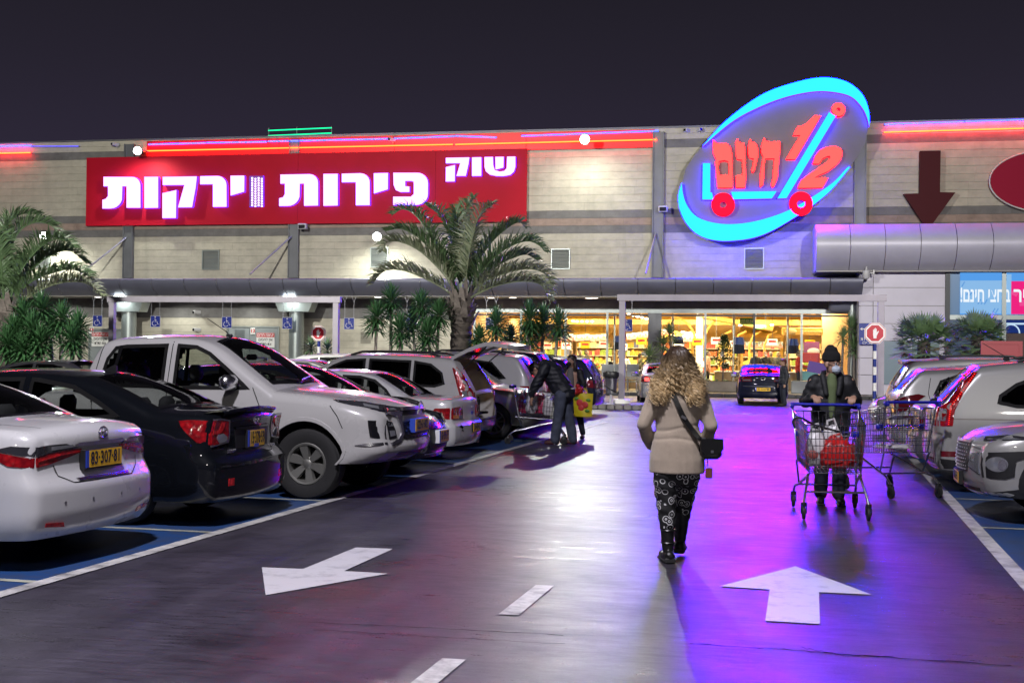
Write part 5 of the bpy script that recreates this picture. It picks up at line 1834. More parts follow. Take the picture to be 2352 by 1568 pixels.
for sg in (-1, 1):
 f = (lambda q: q) if sg > 0 else mirror_y
 h = c.decal('headlight', f([(.36, .965), (.50, .955), (.66, .965), (.66, 1.035), (.50, 1.015), (.36, 1.0)]), c.end(1, .008), M['dark_lens'], th=.012)
 c.decal('lamp_segment', [(4.80, 1.06), (5.05, 1.015), (5.295, .965), (5.295, 1.03), (5.10, 1.07), (4.72, 1.085)], c.side(sg, .008), M['dark_lens'], h, th=.01)
 c.decal('lamp_segment', [(5.06, 1.025), (5.24, .99), (5.24, 1.02), (5.1, 1.05)], c.side(sg, .013), M['clear_lens'], h, th=.004)
 c.decal('lamp_segment', f([(.44, .972), (.62, .972), (.62, 1.0), (.48, .995)]), c.end(1, .013), M['clear_lens'], h, th=.004)
 # chrome boomerang either side of the grille
 c.decal('chrome_trim', f([(.37, .955), (.645, .955), (.645, .935), (.47, .905), (.44, .80), (.44, .72), (.52, .66), (.655, .625), (.655, .60), (.50, .625), (.405, .70), (.395, .80), (.40, .88)]), c.end(1, .022), M['chrome'], th=.03)
 c.decal('chrome_trim', [(4.98, .605), (5.10, .625), (5.295, .635), (5.295, .605), (5.10, .595)], c.side(sg, .014), M['chrome'], th=.012)
 fl = c.decal('fog_lamp', f([(.53, .675), (.655, .66), (.655, .86), (.545, .845)]), c.end(1, .010), M['gloss_black'], th=.012)
 c.decal('lamp_segment', f([(.56, .80), (.64, .80), (.64, .84), (.565, .84)]), c.end(1, .016), M['clear_lens'], fl, th=.004)
 c.decal('lamp_segment', f([(.56, .70), (.64, .69), (.64, .755), (.56, .755)]), c.end(1, .016), M['clear_lens'], fl, th=.004)
 c.decal('lamp_segment', [(5.16, .69), (5.295, .665), (5.295, .865), (5.15, .87)], c.side(sg, .010), M['gloss_black'], fl, th=.01)
 c.decal('side_lamp', ell(4.02, .985, .04, .018), c.side(sg, .006), M['orange_lens'], th=.006)
c.decal('grille_band', [(-.36, .895), (.36, .895), (.355, 1.0), (-.355, 1.0)], c.end(1, .008), M['black_plastic'], th=.01)
c.decal('grille_bar', [(-.355, .965), (.355, .965), (.355, .995), (-.355, .995)], c.end(1, .026), M['satin_metal'], th=.03)
c.decal('grille_bar', [(-.37, .845), (.37, .845), (.37, .905), (-.37, .905)], c.end(1, .026), M['satin_metal'], th=.03)
c.decal('lower_grille', [(-.39, .645), (.39, .645), (.39, .83), (-.39, .83)], c.end(1, .006), M['black_plastic'], th=.01)
b = MB()
for i in range(8):
 for j in range(5):
  p = c.end(1, .012)(-.34 + i * .097 + (j % 2) * .045, .665 + j * .036)
  b.box(p, (.014, .07, .014), ch=.004)
tag(b.build('grille_mesh', M['gloss_black'], c.root), kind='stuff')
b = MB()
p = c.end(1, .035)(0, .955)
for a in (90, 210, 330):
 d = Vector((0, cos(radians(a)), sin(radians(a))))
 t = Vector((0, -sin(radians(a)), cos(radians(a))))
 b.add([p, p + d * .042 + t * .024, p + d * .084, p + d * .042 - t * .024] + [q + Vector((.012, 0, 0)) for q in (p, p + d * .042 + t * .024, p + d * .084, p + d * .042 - t * .024)],
          [(0, 1, 2, 3), (4, 5, 6, 7), (0, 1, 5, 4), (1, 2, 6, 5), (2, 3, 7, 6), (3, 0, 4, 7)])
b.build('emblem', M['chrome'], c.root)
c.plate(1, 0, .79, '622·61·002', .46, .135, off=.05, frame_m='plate_blue', strip=None)
c.decal('lower_slot', [(-.48, .475), (.48, .475), (.50, .515), (-.50, .515)], c.end(1, .005), M['black_plastic'])
c.decal('skid_plate', [(-.46, .405), (.46, .405), (.52, .455), (-.52, .455)], c.end(1, .016), M['satin_metal'], th=.02)
c.strokes('bumper_gap', [[(4.88, .56), (5.0, .56), (5.29, .565)]], .008, c.side(1, .003), M['seam'])
for sg in (-1, 1):
 b = MB()
 q = [Vector((3.85 + .02 * k - 2.65 - .03, sg * .1 * k - .35 * sg, 0)) for k in range(8)]
 q = [c.topp(.02)(3.93 - .012 * k, sg * (.05 + .085 * k)) for k in range(8)]
 b.tube(q, .012, 5)
 b.build('wiper', M['black_plastic'], c.root)
MB().box(c.topp()(3.45, 0) + Vector((-.12, 0, -.04)), (.05, .22, .07), ch=.02).build('inside_mirror', M['black_plastic'], c.root)
p = c.topp()(3.4, .03) + Vector((-.15, 0, -.12))
b = MB()
b.box(p + Vector((0, 0, -.10)), (.008, .055, .13))
b.tube([p + Vector((0, 0, .06)), p + Vector((0, 0, -.04))], .003, 4)
b.build('hanging_tag', mat('orange_tag', (.6, .12, .03), .6), c.root)
HATCH = dict(L=4.05, W=1.70, H=1.51, wheels=(.72, 3.22), ar=.345, wheel=(.305, .19, 7, .20, 0), seats=((1.05, 3), (2.0, 2)), cabin=(.35, 3.15), shelf_x0=.3,
 beltl=[(0, .98), (1, .96), (3, .93), (4.05, .80)], top=[(0, .92), (.02, 1.0), (.10, 1.10), (.34, 1.36), (.46, 1.455), (.60, 1.475), (1.0, 1.50), (1.6, 1.51), (2.1, 1.475), (2.5, 1.32), (3.05, 1.02), (3.18, .975), (3.6, .90), (3.92, .78), (4.05, .62)],
 windshield=[(3.0, -.85), (2.16, -.80), (2.1, 0), (2.16, .80), (3.0, .85), (3.08, 0)], rearglass=[(.10, -.80), (.40, -.78), (.40, .78), (.10, .80)],
 windows=[[(.62, 1.06), (.72, 1.28), (.95, 1.37), (1.5, 1.41), (1.5, .985), (.85, 1.0)], [(1.60, .985), (1.60, 1.41), (1.95, 1.39), (2.25, 1.29), (2.62, 1.08), (2.78, .97)]],
 seams=[[(1.55, .98), (1.56, .6), (1.54, .32)], [(.62, 1.02), (.78, .85), (1.05, .66)], [(2.76, .95), (2.78, .6), (2.66, .32)]], handles=((.95, .88), (1.95, .87)), mirror=(2.62, .98),
 rp=[(.2, .10), (.3, .03), (.42, 0), (.6, 0), (.66, .04), (.9, .05), (1.0, .03)], rr=.15, drr=.35)
# dark small car, nose to the lane
loc_, rz = at_left(16.92, lane_l(16.9) + .08, 4.05, True)
c = Car('dark blue hatchback parked nose out, plate 60-898-75 in front', dict(HATCH, antenna=(.9, 'whip')), M['navy_paint'], loc_, rz, None, 'hatchback_car', 'car', .06)
for sg in (-1, 1):
 f = (lambda q: q) if sg > 0 else mirror_y
 h = c.decal('headlight', f([(.40, .66), (.60, .68), (.60, .82), (.50, .78), (.40, .70)]), c.end(1, .008), M['clear_lens'], th=.01)
 c.decal('lamp_segment', [(3.72, .72), (4.045, .67), (4.045, .81), (3.72, .86), (3.62, .84)], c.side(sg, .008), M['clear_lens'], h, th=.01)
 c.decal('fog_lamp', f(ell(.50, .36, .06, .05)), c.end(1, .008), M['clear_lens'], th=.01)
c.decal('grille', [(-.34, .36), (.34, .36), (.42, .50), (.36, .62), (-.36, .62), (-.42, .50)], c.end(1, .006), M['black_plastic'])
c.decal('grille_bar', [(-.42, .285), (.42, .285), (.44, .30), (-.44, .30)], c.end(1, .012), M['chrome'], th=.012)
c.plate(1, .0, .52, '60·898·75', .42, .16, off=.04, frame_m='print_white', strip='plate_blue')
b = MB()
p = c.end(1, .02)(0, .70)
b.tube([p + Vector((0, .05 * cos(t), .04 * sin(t))) for t in [2 * pi * k / 16 for k in range(16)]], .006, 5, closed=True)
b.build('emblem', M['chrome'], c.root, 60)
# old white saloon
OLD = dict(SEDAN, L=4.35, W=1.69, H=1.41, wheels=(.93, 3.45), ar=.335, wheel=(.30, .185, 7, .185, 0), crown=.035, tum=.17, seats=((1.3, 3), (2.3, 2)), cabin=(.75, 3.4),
 beltl=[(0, .90), (1, .90), (3.2, .87), (4.35, .74)], top=[(0, .90), (.03, .965), (.10, .985), (.5, 1.0), (.72, 1.01), (.82, 1.03), (1.10, 1.19), (1.40, 1.34), (1.7, 1.39), (2.1, 1.41), (2.5, 1.39), (2.7, 1.345), (3.05, 1.12), (3.35, .92), (3.45, .89), (3.95, .80), (4.25, .68), (4.35, .55)],
 rearglass=[(.78, -.83), (1.40, -.80), (1.42, 0), (1.40, .80), (.78, .83), (.76, 0)], windshield=[(3.3, -.85), (2.62, -.80), (2.58, 0), (2.62, .80), (3.3, .85), (3.36, 0)],
 windows=[[(1.02, .95), (1.15, 1.10), (1.35, 1.24), (1.6, 1.295), (1.88, 1.305), (1.88, .925)], [(1.97, .92), (1.97, 1.305), (2.4, 1.29), (2.6, 1.23), (2.9, 1.02), (3.02, .91)]],
 seams=[[(1.92, .92), (1.93, .5), (1.92, .3)], [(1.0, .93), (1.15, .72), (1.35, .56)], [(3.0, .9), (3.02, .5), (2.92, .3)]], handles=((1.3, .80), (2.2, .79)), mirror=(2.86, .92), antenna=None,
 rp=[(.2, .08), (.28, .02), (.36, 0), (.56, 0), (.60, .05), (.70, .06), (1.0, .06)], rr=.13, drr=.35)
loc_, rz = at_left(19.50, lane_l(19.5) - .15, 4.35)
c = Car('old white saloon with scraped rear bumper and long red and amber lamps', OLD, M['white_paint'], loc_, rz, None, 'saloon_car', 'car', .06)
for sg in (-1, 1):
 f = (lambda q: q) if sg > 0 else mirror_y
 rear_lamp(c, sg, [([(.38, .655), (.735, .655), (.735, .83), (.50, .845), (.40, .80)], 'red_lens'), ([(.55, .665), (.733, .665), (.733, .72), (.55, .72)], 'orange_lens'), ([(.40, .665), (.53, .665), (.53, .71), (.40, .71)], 'clear_lens')],
              [([(.005, .655), (.24, .67), (.34, .75), (.28, .82), (.005, .83)], 'red_lens')])
c.decal('trunk_panel', [(-.34, .64), (.34, .64), (.35, .70), (-.35, .70)], c.end(-1, .004), M['white_paint'])
c.plate(-1, -.12, .50, '21·424·13', .42, .135, off=.02, strip=None)
b = MB()
c.decal('bumper_scrape', [[(.50, .50), (.57, .52), (.63, .54), (.55, .56), (.48, .53)], [(.46, .46), (.56, .475), (.50, .49)]], c.end(-1, .004), M['seam'], th=.002)
c.strokes('bumper_gap', [[(-.73, .595), (0, .598), (.73, .595)]], .010, c.end(-1, .004), M['seam'])
c.strokes('trunk_gap', [[(-.38, .85), (-.36, .62)], [(.38, .85), (.36, .62)]], .008, c.end(-1, .003), M['seam'])
text('badge', 'SUBARU', .05, c.end(-1, .008)(-.12, .83), M['chrome'], c.root, rot=(pi / 2, 0, -pi / 2), bold=.001)
c.decal('badge_plate', [(-.20, .70), (-.06, .70), (-.06, .75), (-.20, .75)], c.end(-1, .004), M['plate_blue'])
MB().tube([c.end(-1)(-.45, .26) + Vector((.1, 0, 0)), c.end(-1)(-.45, .25) + Vector((-.03, 0, 0))], .03, 10).build('exhaust_pipe', M['satin_metal'], c.root, 60)
SUV = dict(L=4.57, W=1.82, H=1.68, wheels=(.92, 3.56), ar=.40, wheel=(.350, .225, 5, .235, 2), seats=((1.35, 3), (2.4, 2)), cabin=(.35, 3.55), shelf=False, shelf_x0=.3,
 beltl=[(0, 1.06), (1, 1.06), (3.4, 1.03), (4.57, .92)], top=[(0, .98), (.03, 1.06), (.10, 1.20), (.28, 1.48), (.38, 1.58), (.55, 1.63), (1.2, 1.67), (1.9, 1.68), (2.4, 1.655), (2.75, 1.55), (3.2, 1.25), (3.48, 1.08), (3.6, 1.04), (4.1, .98), (4.42, .87), (4.57, .70)],
 windshield=[(3.42, -.86), (2.55, -.81), (2.48, 0), (2.55, .81), (3.42, .86), (3.5, 0)], rearglass=[(.09, -.72), (.34, -.72), (.34, .72), (.09, .72)],
 windows=[[(.52, 1.14), (.58, 1.33), (.80, 1.48), (1.10, 1.53), (1.10, 1.10), (.7, 1.09)], [(1.18, 1.095), (1.18, 1.535), (1.95, 1.56), (1.95, 1.085)], [(2.04, 1.085), (2.04, 1.56), (2.4, 1.54), (2.65, 1.44), (3.0, 1.2), (3.14, 1.075)]],
 seams=[[(2.0, 1.07), (2.02, .6), (2.0, .34)], [(1.12, 1.07), (1.2, .9), (1.35, .68)], [(3.12, 1.06), (3.14, .7), (3.02, .34)]], handles=((1.45, .97), (2.4, .96)), mirror=(3.0, 1.09),
 under=[(0, .30), (9, .28)], zmax=.72, tum=.17, rp=[(.25, .10), (.36, .02), (.5, 0), (.66, 0), (.72, .03), (.95, .035), (1.05, .04)], rr=.14, drr=.32, rtop=.09)
# white estate with raised tailgate
EST = dict(SUV, open_tail=[(-.56, .52), (.56, .52), (.60, 1.0), (-.60, 1.0)], rearglass=[(.0, -.80), (.40, -.80), (.40, .80), (.0, .80)])
loc_, rz = at_left(22.15, lane_l(22.1) - .60, 4.57)
c = Car('white estate car with its tailgate raised and a lit boot', dict(EST, rails=((.7, 2.4, .80),), glass='dark_glass'), M['grey_white_paint'], loc_, rz, None, 'estate_car', 'car', .06)
for ch in list(c.root.children):                   # the rear glass belongs to the raised door
 if ch.name.startswith('rear_window'):
  for k in list(ch.children):
   bpy.data.objects.remove(k)
  bpy.data.objects.remove(ch)
for sg in (-1, 1):
 rear_lamp(c, sg, [([(.62, .82), (.735, .80), (.735, 1.0), (.64, 1.0)], 'red_lens')],
              [([(.005, .80), (.16, .82), (.22, 1.0), (.30, 1.22), (.38, 1.42), (.30, 1.44), (.16, 1.28), (.06, 1.1), (.005, 1.02)], 'red_lens'), ([(.05, .92), (.14, .92), (.16, 1.02), (.07, 1.03)], 'clear_lens'), ([(.10, 1.08), (.19, 1.06), (.30, 1.34), (.28, 1.38)], 'bright_red_lens')])
b = MB()
hx = c.topp()(.46, 0) + Vector((0, 0, .01))
N = 9
vs = []
for k in range(N + 1):                             # the raised door: lower panel bent from the window part
 f = k / N
 d = f * 1.16
 z = hx.z + .02 + .30 * f - .12 * max(0, f - .55) ** 1 * 2.0 + .10 * sin(pi * f)
 x = hx.x - d
 for j in range(11):
  v = j / 5 - 1
  wv = lerp(.66, .72, f) * (1 if f < .85 else 1 - .25 * ((f - .85) / .15) ** 2)
  vs.append(Vector((x - .06 * (1 - v * v), v * wv, z - .03 * v * v)))
n = len(vs)
fs = [(k * 11 + j, k * 11 + j + 1, k * 11 + j + 12, k * 11 + j + 11) for k in range(N) for j in range(10)]
b.add(vs, [f for f in fs if not (1 <= f[0] // 11 <= 4 and 1 <= f[0] % 11 <= 8)])
b.add([v + Vector((.01, 0, -.07)) for v in vs], [f for f in fs if not (1 <= f[0] // 11 <= 4 and 1 <= f[0] % 11 <= 8)])
edge = [k * 11 for k in range(N + 1)] + [N * 11 + j for j in range(1, 11)] + [k * 11 + 10 for k in range(N - 1, -1, -1)] + list(range(9, 0, -1))
b.add([vs[i] for i in edge] + [vs[i] + Vector((.01, 0, -.07)) for i in edge], [(i, (i + 1) % len(edge), len(edge) + (i + 1) % len(edge), len(edge) + i) for i in range(len(edge))])
gate = b.build('tailgate', M['grey_white_paint'], c.root, 40)
b = MB()
b.add([vs[i] + Vector((.004, 0, -.02)) for i in (12, 20, 64, 56)], [(0, 1, 2, 3)])
b.build('rear_window', M['dark_glass'], gate)
b = MB()
b.add([vs[i] + Vector((.01, 0, -.085)) for i in (67, 75, 108, 100)], [(0, 1, 2, 3)])
b.box(vs[82] + Vector((.0, .0, -.10)), (.10, .22, .05), ch=.02)
b.build('door_lining', mat('grey_lining', (.30, .30, .31), .6), gate)
for sg in (-1, 1):
 MB().tube([c.topp()(.30, sg * .80) + Vector((0, 0, -.12)), vs[55 if sg < 0 else 65] + Vector((0, 0, -.08))], .012, 6).build('gas_strut', M['black_plastic'], gate)
b = MB()
b.box((-1.75, 0, .60), (.9, 1.0, .04))
b.build('boot_floor', M['interior'], c.root)
bl = MB()
bl.lathe([(0, .0), (.05, 0), (.05, .012), (0, .012)], 12, Matrix.Translation(c.end(-1)(-.45, .9) + Vector((.35, 0, 0))) @ Matrix.Rotation(pi / 2, 4, 'Y'))
bl.build('boot_lamp', emit('boot_lamp', (1, .55, .2), 12), c.root)
for (y, z, w, h, m) in ((.38, .72, .25, .30, 'plate_yellow'), (.05, .68, .28, .2, 'black_plastic'), (-.3, .72, .22, .28, 'seat')):
 MB().box((-1.95, y, z), (.25, w, h), ch=.03).build('boot_load', M[m], c.root)
c.decal('bumper_step', [(-.60, .50), (.60, .50), (.60, .515), (-.60, .515)], c.end(-1, .02), M['black_plastic'], th=.02)
# olive silver SUV nose out
loc_, rz = at_left(24.75, lane_l(24.7) + .05, 4.66, True)
c = Car('silver green off-roader parked nose out beside the raised tailgate', dict(SUV, L=4.66, wheels=(.97, 3.68), top=[(x + .09 * (x > 1), z) for x, z in SUV['top']], H=1.70, rails=((.8, 2.4, .80),),
  windshield=[(x + .09, v) for x, v in SUV['windshield']], fp=[(.3, .12), (.4, .03), (.5, 0), (.8, .02), (.95, .10)], arch_mat=None), M['olive_paint'], loc_, rz, None, 'off_road_car', 'car', .07)
for sg in (-1, 1):
 f = (lambda q: q) if sg > 0 else mirror_y
 h = c.decal('headlight', [(4.30, .86), (4.655, .80), (4.655, .88), (4.42, .93), (4.24, .93)], c.side(sg, .008), M['clear_lens'], th=.01)
 c.decal('lamp_segment', f([(.45, .80), (.66, .80), (.66, .88), (.45, .86)]), c.end(1, .008), M['clear_lens'], h)
c.decal('grille', [(-.42, .70), (.42, .70), (.42, .86), (-.42, .86)], c.end(1, .006), M['black_plastic'])
c.decal('grille', [(-.46, .42), (.46, .42), (.46, .60), (-.46, .60)], c.end(1, .006), M['black_plastic'])
def simple_rear(c, red='red_lens', z0=.78, z1=1.0, y0=.46, plate_z=.80, txt=None, w=.46, tall=None, pw=.12):
 for sg in (-1, 1):
  rear_lamp(c, sg, [([(y0, z0), (.73, z0 - .01), (.73, z1), (y0 + .04, z1 - .02)], red), ([(y0 + .06, z0 + .02), (.70, z0 + .02), (.70, z0 + .07), (y0 + .06, z0 + .07)], 'clear_lens')],
                  [([(.005, z0 - .01), (.18, z0 + .02), (.26, z1), (.005, z1)] if not tall else tall, red)])
 if txt:
  c.plate(-1, 0, plate_z, txt, w, pw, off=.02)
 c.strokes('trunk_gap', [[(-.72, z0 - .10), (0, z0 - .12), (.72, z0 - .10)]], .010, c.end(-1, .003), M['seam'])
# further cars of the left row
loc_, rz = at_left(27.4, lane_l(27.4) - .75, 4.57)
c = Car('white SUV with a broad rear pillar behind the silver green one', dict(SUV, H=1.74, top=[(x, z * 1.035 if z > 1.1 else z) for x, z in SUV['top']], rails=((.7, 2.4, .80),), glass='dark_glass', windows=[[(.62, 1.16), (.95, 1.50), (1.35, 1.55), (1.35, 1.10)], SUV['windows'][1][:0] + [(1.43, 1.10), (1.43, 1.555), (1.98, 1.57), (1.98, 1.09)], SUV['windows'][2]]), M['white_paint'], loc_, rz, None, 'off_road_car', 'car', .08)
simple_rear(c, plate_z=.86)
loc_, rz = at_left(30.0, lane_l(30) - .95, 4.9)
c = Car('large dark people carrier with tinted windows behind the stooping man', dict(SUV, L=4.9, H=1.80, wheels=(.98, 3.86), top=[(0, 1.0), (.03, 1.1), (.12, 1.35), (.26, 1.62), (.36, 1.72), (.55, 1.765), (1.4, 1.80), (2.2, 1.80), (2.7, 1.765), (3.05, 1.64), (3.5, 1.34), (3.8, 1.12), (3.92, 1.08), (4.4, .98), (4.75, .84), (4.9, .68)],
  windshield=[(3.72, -.86), (2.9, -.81), (2.82, 0), (2.9, .81), (3.72, .86), (3.8, 0)], windows=[[(.42, 1.14), (.50, 1.50), (.66, 1.62), (1.6, 1.66), (1.6, 1.12)], [(1.68, 1.12), (1.68, 1.665), (2.3, 1.665), (2.3, 1.10)], [(2.38, 1.10), (2.38, 1.665), (2.7, 1.64), (2.95, 1.54), (3.3, 1.26), (3.42, 1.09)]],
  cabin=(.35, 3.85), glass='dark_glass', seams=None, mirror=(3.3, 1.12)), M['navy_paint'], loc_, rz, None, 'people_carrier', 'car', .08)
simple_rear(c, z1=1.1, plate_z=.9)
loc_, rz = at_left(32.8, lane_l(32.8) - .85, 4.57)
c = Car('dark grey SUV with violet reflections on its sloping rear window', dict(SUV, glass='dark_glass', rails=((.7, 2.4, .80),)), M['navy_paint'], loc_, rz, None, 'off_road_car', 'car', .08)
simple_rear(c, 'dark_red_lens', plate_z=.80, txt='18·770·43')
loc_, rz = at_left(35.6, lane_l(35.6) - .85, 4.57)
c = Car('dark blue SUV at the far end of the left row beside the rubbish bin', dict(SUV, glass='dark_glass'), M['navy_paint'], loc_, rz, None, 'off_road_car', 'car', .08)
simple_rear(c, 'dark_red_lens', plate_z=.66, txt='56·921·38', pw=.13)
# second row, nose to nose with the first
def second(px, y, spec, paint, label, nose_right=True, step=.10, **kw):
 X = P(px, 830, y)[0]
 return Car(label, dict(spec, **kw), paint, (X, y, 0), LROT + (0 if nose_right else pi), None, 'parked_car', 'car', step)
second(150, 24.0, SEDAN, M['silver_paint'], 'silver saloon roof in the second row below the yucca plants', True, seams=None, antenna=None)
second(-205, 20.5, SUV, M['navy_paint'], 'dark car whose windscreen pillar shows at the left edge', True, seams=None)
c = second(612, 28.0, dict(SEDAN, H=1.47), M['white_paint'], 'white saloon with a roof rack bar behind the pickup', True, seams=None)
b = MB()
for xx in (-.35, -.15):
 pass
q0, q1 = c.topp()(2.0, -.95), c.topp()(2.0, .95)
b.box((q0 + q1) / 2 + Vector((0, 0, .12)), (.06, 1.25, .03), ch=.01)
for q in (q0, q1):
 b.box(q + Vector((0, 0, .055)), (.09, .05, .14), ch=.01)
b.build('roof_bar', M['satin_metal'], c.root)
second(735, 33.0, HATCH, M['silver_paint'], 'silver hatchback in the second row right of the roof rack car', True, seams=None)
second(835, 36.5, SUV, M['white_paint'], 'white car roof in the second row before the yucca clump', True, seams=None)
second(318, 41.0, SEDAN, M['navy_paint'], 'dark car far back between the yucca plants and the pickup', False, seams=None, step=.12)
c = second(890, 39.0, SEDAN, M['silver_paint'], 'silver saloon roof just left of the palm trunk', True, seams=None)
# cars before the shop
X, Y = G(1478, 921)
c = Car('silver car with a lit red brake light waiting before the shop', dict(SEDAN, antenna=None), M['silver_paint'], (X + .75, 46.2, 0), radians(97), None, 'saloon_car', 'car', .08)
M['brake_lit'] = emit('lit_brake_lamp', (1.0, .06, .05), 4.5)
simple_rear(c)
c.decal('brake_lamp', [(.56, .84), (.72, .83), (.72, .95), (.58, .95)], c.end(-1, .022), M['brake_lit'])
X, Y = G(1747, 923)
c = Car('black saloon parked tail first before the shop entrance', dict(SEDAN, L=4.74, W=1.80, antenna=None, glass='dark_glass', rr=.10), M['navy_paint'], (X, 47.6, 0), radians(91), None, 'saloon_car', 'car', .07)
simple_rear(c, 'dark_red_lens', z0=.84, z1=1.02, y0=.38, plate_z=.56, txt='81·516·88', w=.52)
b = MB()
p = c.end(-1, .02)(0, .95)
b.tube([p + Vector((0, .07 * cos(t), .055 * sin(t))) for t in [2 * pi * k / 16 for k in range(16)]], .007, 5, closed=True)
b.tube([p + Vector((0, .06, .02)), p + Vector((0, 0, -.02)), p + Vector((0, -.06, .02))], .008, 5)
b.build('emblem', M['chrome'], c.root, 60)
c.decal('bumper_trim', [(-.70, .66), (.70, .66), (.70, .675), (-.70, .675)], c.end(-1, .006), M['chrome'])
# ------------------------------------------------------------------ the right row
def at_right(y, end_x, L, nose_out=False):
 return (end_x + L / 2, y, 0), (pi + LROT if nose_out else LROT)
# white off-roader with tall lamps beside the window
CRV = dict(SUV, H=1.68, top=[(0, 1.0), (.03, 1.06), (.10, 1.12), (.36, 1.42), (.50, 1.57), (.62, 1.615), (1.2, 1.67), (1.9, 1.68), (2.4, 1.655), (2.75, 1.55), (3.2, 1.25), (3.48, 1.08), (3.6, 1.04), (4.1, .98), (4.42, .87), (4.57, .70)],
 windows=[[(.74, 1.13), (.76, 1.22), (.95, 1.36), (1.2, 1.46), (1.5, 1.505), (1.5, 1.09), (.95, 1.085)], [(1.58, 1.09), (1.58, 1.515), (2.0, 1.53), (2.0, 1.085)], [(2.08, 1.085), (2.08, 1.53), (2.4, 1.51), (2.65, 1.42), (3.0, 1.2), (3.14, 1.075)]],
 rearglass=[(.10, -.80), (.50, -.80), (.50, .80), (.10, .80)], sglass='dark_glass', rglass='dark_glass', rr=.12, drr=.30)
loc_, rz = at_right(16.75, lane_r(16.7) - .12, 4.57)
c = Car('white off-roader with tall red pillar lamps, antenna and rear wiper on the right', dict(CRV, antenna=(.95, 'whip'), rails=((1.0, 2.4, .80),)), M['beige_silver'], loc_, rz, None, 'off_road_car', 'car', .05)
for sg in (-1, 1):
 t = rear_lamp(c, sg, [([(.60, .84), (.755, .83), (.755, 1.0), (.61, 1.0)], 'red_lens'), ([(.62, .90), (.70, .90), (.70, .98), (.62, .98)], 'clear_lens')],
                  [([(.005, .83), (.18, .84), (.205, 1.03), (.31, 1.24), (.50, 1.50), (.45, 1.505), (.25, 1.31), (.12, 1.12), (.005, 1.05)], 'red_lens'),
                   ([(.02, .955), (.10, .955), (.11, 1.03), (.03, 1.06)], 'clear_lens'), ([(.02, .90), (.09, .90), (.10, .945), (.02, .945)], 'clear_lens')])
 b = MB()
 for k in range(26):
  f = k / 25
  x, z = pl([(0, .13), (.35, .15), (1, .46)], f), lerp(.86, 1.48, f)
  p = c.side(sg, .016)(x, z)
  b.box(p, (.014, .010, .010))
 tag(b.build('lamp_leds', emit('red_led_glint', (1, .03, .02), 1.6), t), kind='stuff')  # LEDs are off; the glow stands for the light they reflect
 c.decal('bumper_trim', [(.005, .46), (.30, .46), (.36, .50), (.30, .53), (.005, .53)], c.side(sg, .004), M['dark_red_lens'])
c.decal('chrome_bar', [(-.45, .90), (.45, .90), (.45, .96), (-.45, .96)], c.end(-1, .02), M['chrome'], th=.02)
c.decal('lower_bumper', [(-.74, .31), (.74, .31), (.74, .44), (-.74, .44)], c.end(-1, .004), M['black_plastic'])
c.decal('lower_bumper', [(.005, .31), (.5, .31), (.5, .40), (.005, .44)], c.side(1, .004), M['black_plastic'])
c.decal('lower_bumper', [(.005, .31), (.5, .31), (.5, .40), (.005, .44)], c.side(-1, .004), M['black_plastic'])
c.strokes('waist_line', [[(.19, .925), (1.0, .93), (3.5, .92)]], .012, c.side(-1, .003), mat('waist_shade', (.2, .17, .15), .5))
b = MB()
b.tube([c.topp(.02)(.115, -.1), c.topp(.035)(.14, .25), c.topp(.02)(.17, .6)], .014, 6)
b.box(c.topp(.01)(.10, -.1), (.10, .10, .05), ch=.015)
b.build('wiper', M['black_plastic'], c.root)
MB().box(c.topp(.003)(.40, -.35) + Vector((0, 0, .0)), (.012, .3, .03), rot=Matrix.Rotation(.9, 3, 'Y')).build('window_sticker', M['satin_metal'], c.root)
# silver crossover, nose out
KON = dict(SUV, L=4.17, W=1.80, H=1.55, wheels=(.80, 3.40), ar=.385, wheel=(.335, .215, 5, .225, 0), arch_mat=True, cabin=(.4, 3.3),
 beltl=[(0, 1.0), (1, 1.0), (3.1, .98), (4.17, .88)], top=[(0, .95), (.03, 1.02), (.12, 1.18), (.28, 1.40), (.40, 1.47), (.6, 1.51), (1.2, 1.55), (1.8, 1.545), (2.2, 1.49), (2.6, 1.32), (3.0, 1.10), (3.15, 1.05), (3.6, 1.02), (3.95, .955), (4.10, .88), (4.17, .78)],
 windshield=[(3.0, -.86), (2.28, -.81), (2.2, 0), (2.28, .81), (3.0, .86), (3.06, 0)], rearglass=[(.1, -.75), (.34, -.75), (.34, .75), (.1, .75)],
 windows=[[(.66, 1.12), (.80, 1.34), (1.5, 1.42), (1.5, 1.04)], [(1.6, 1.04), (1.6, 1.425), (2.0, 1.41), (2.3, 1.30), (2.62, 1.12), (2.78, 1.03)]], seams=None, handles=(), mirror=(2.66, 1.04),
 fp=[(.26, .16), (.32, .06), (.42, .02), (.60, 0), (.80, .02), (.90, .07), (1.0, .13)], rf=.24, drf=.50, bf=.14, zmax=.66)
loc_, rz = at_right(13.75, lane_r(13.7) + .08, 4.17, True)
c = Car('silver crossover parked nose out at the right edge with dark cladding and round fog lamps', KON, M['beige_silver'], loc_, rz, None, 'crossover_car', 'car', .05)
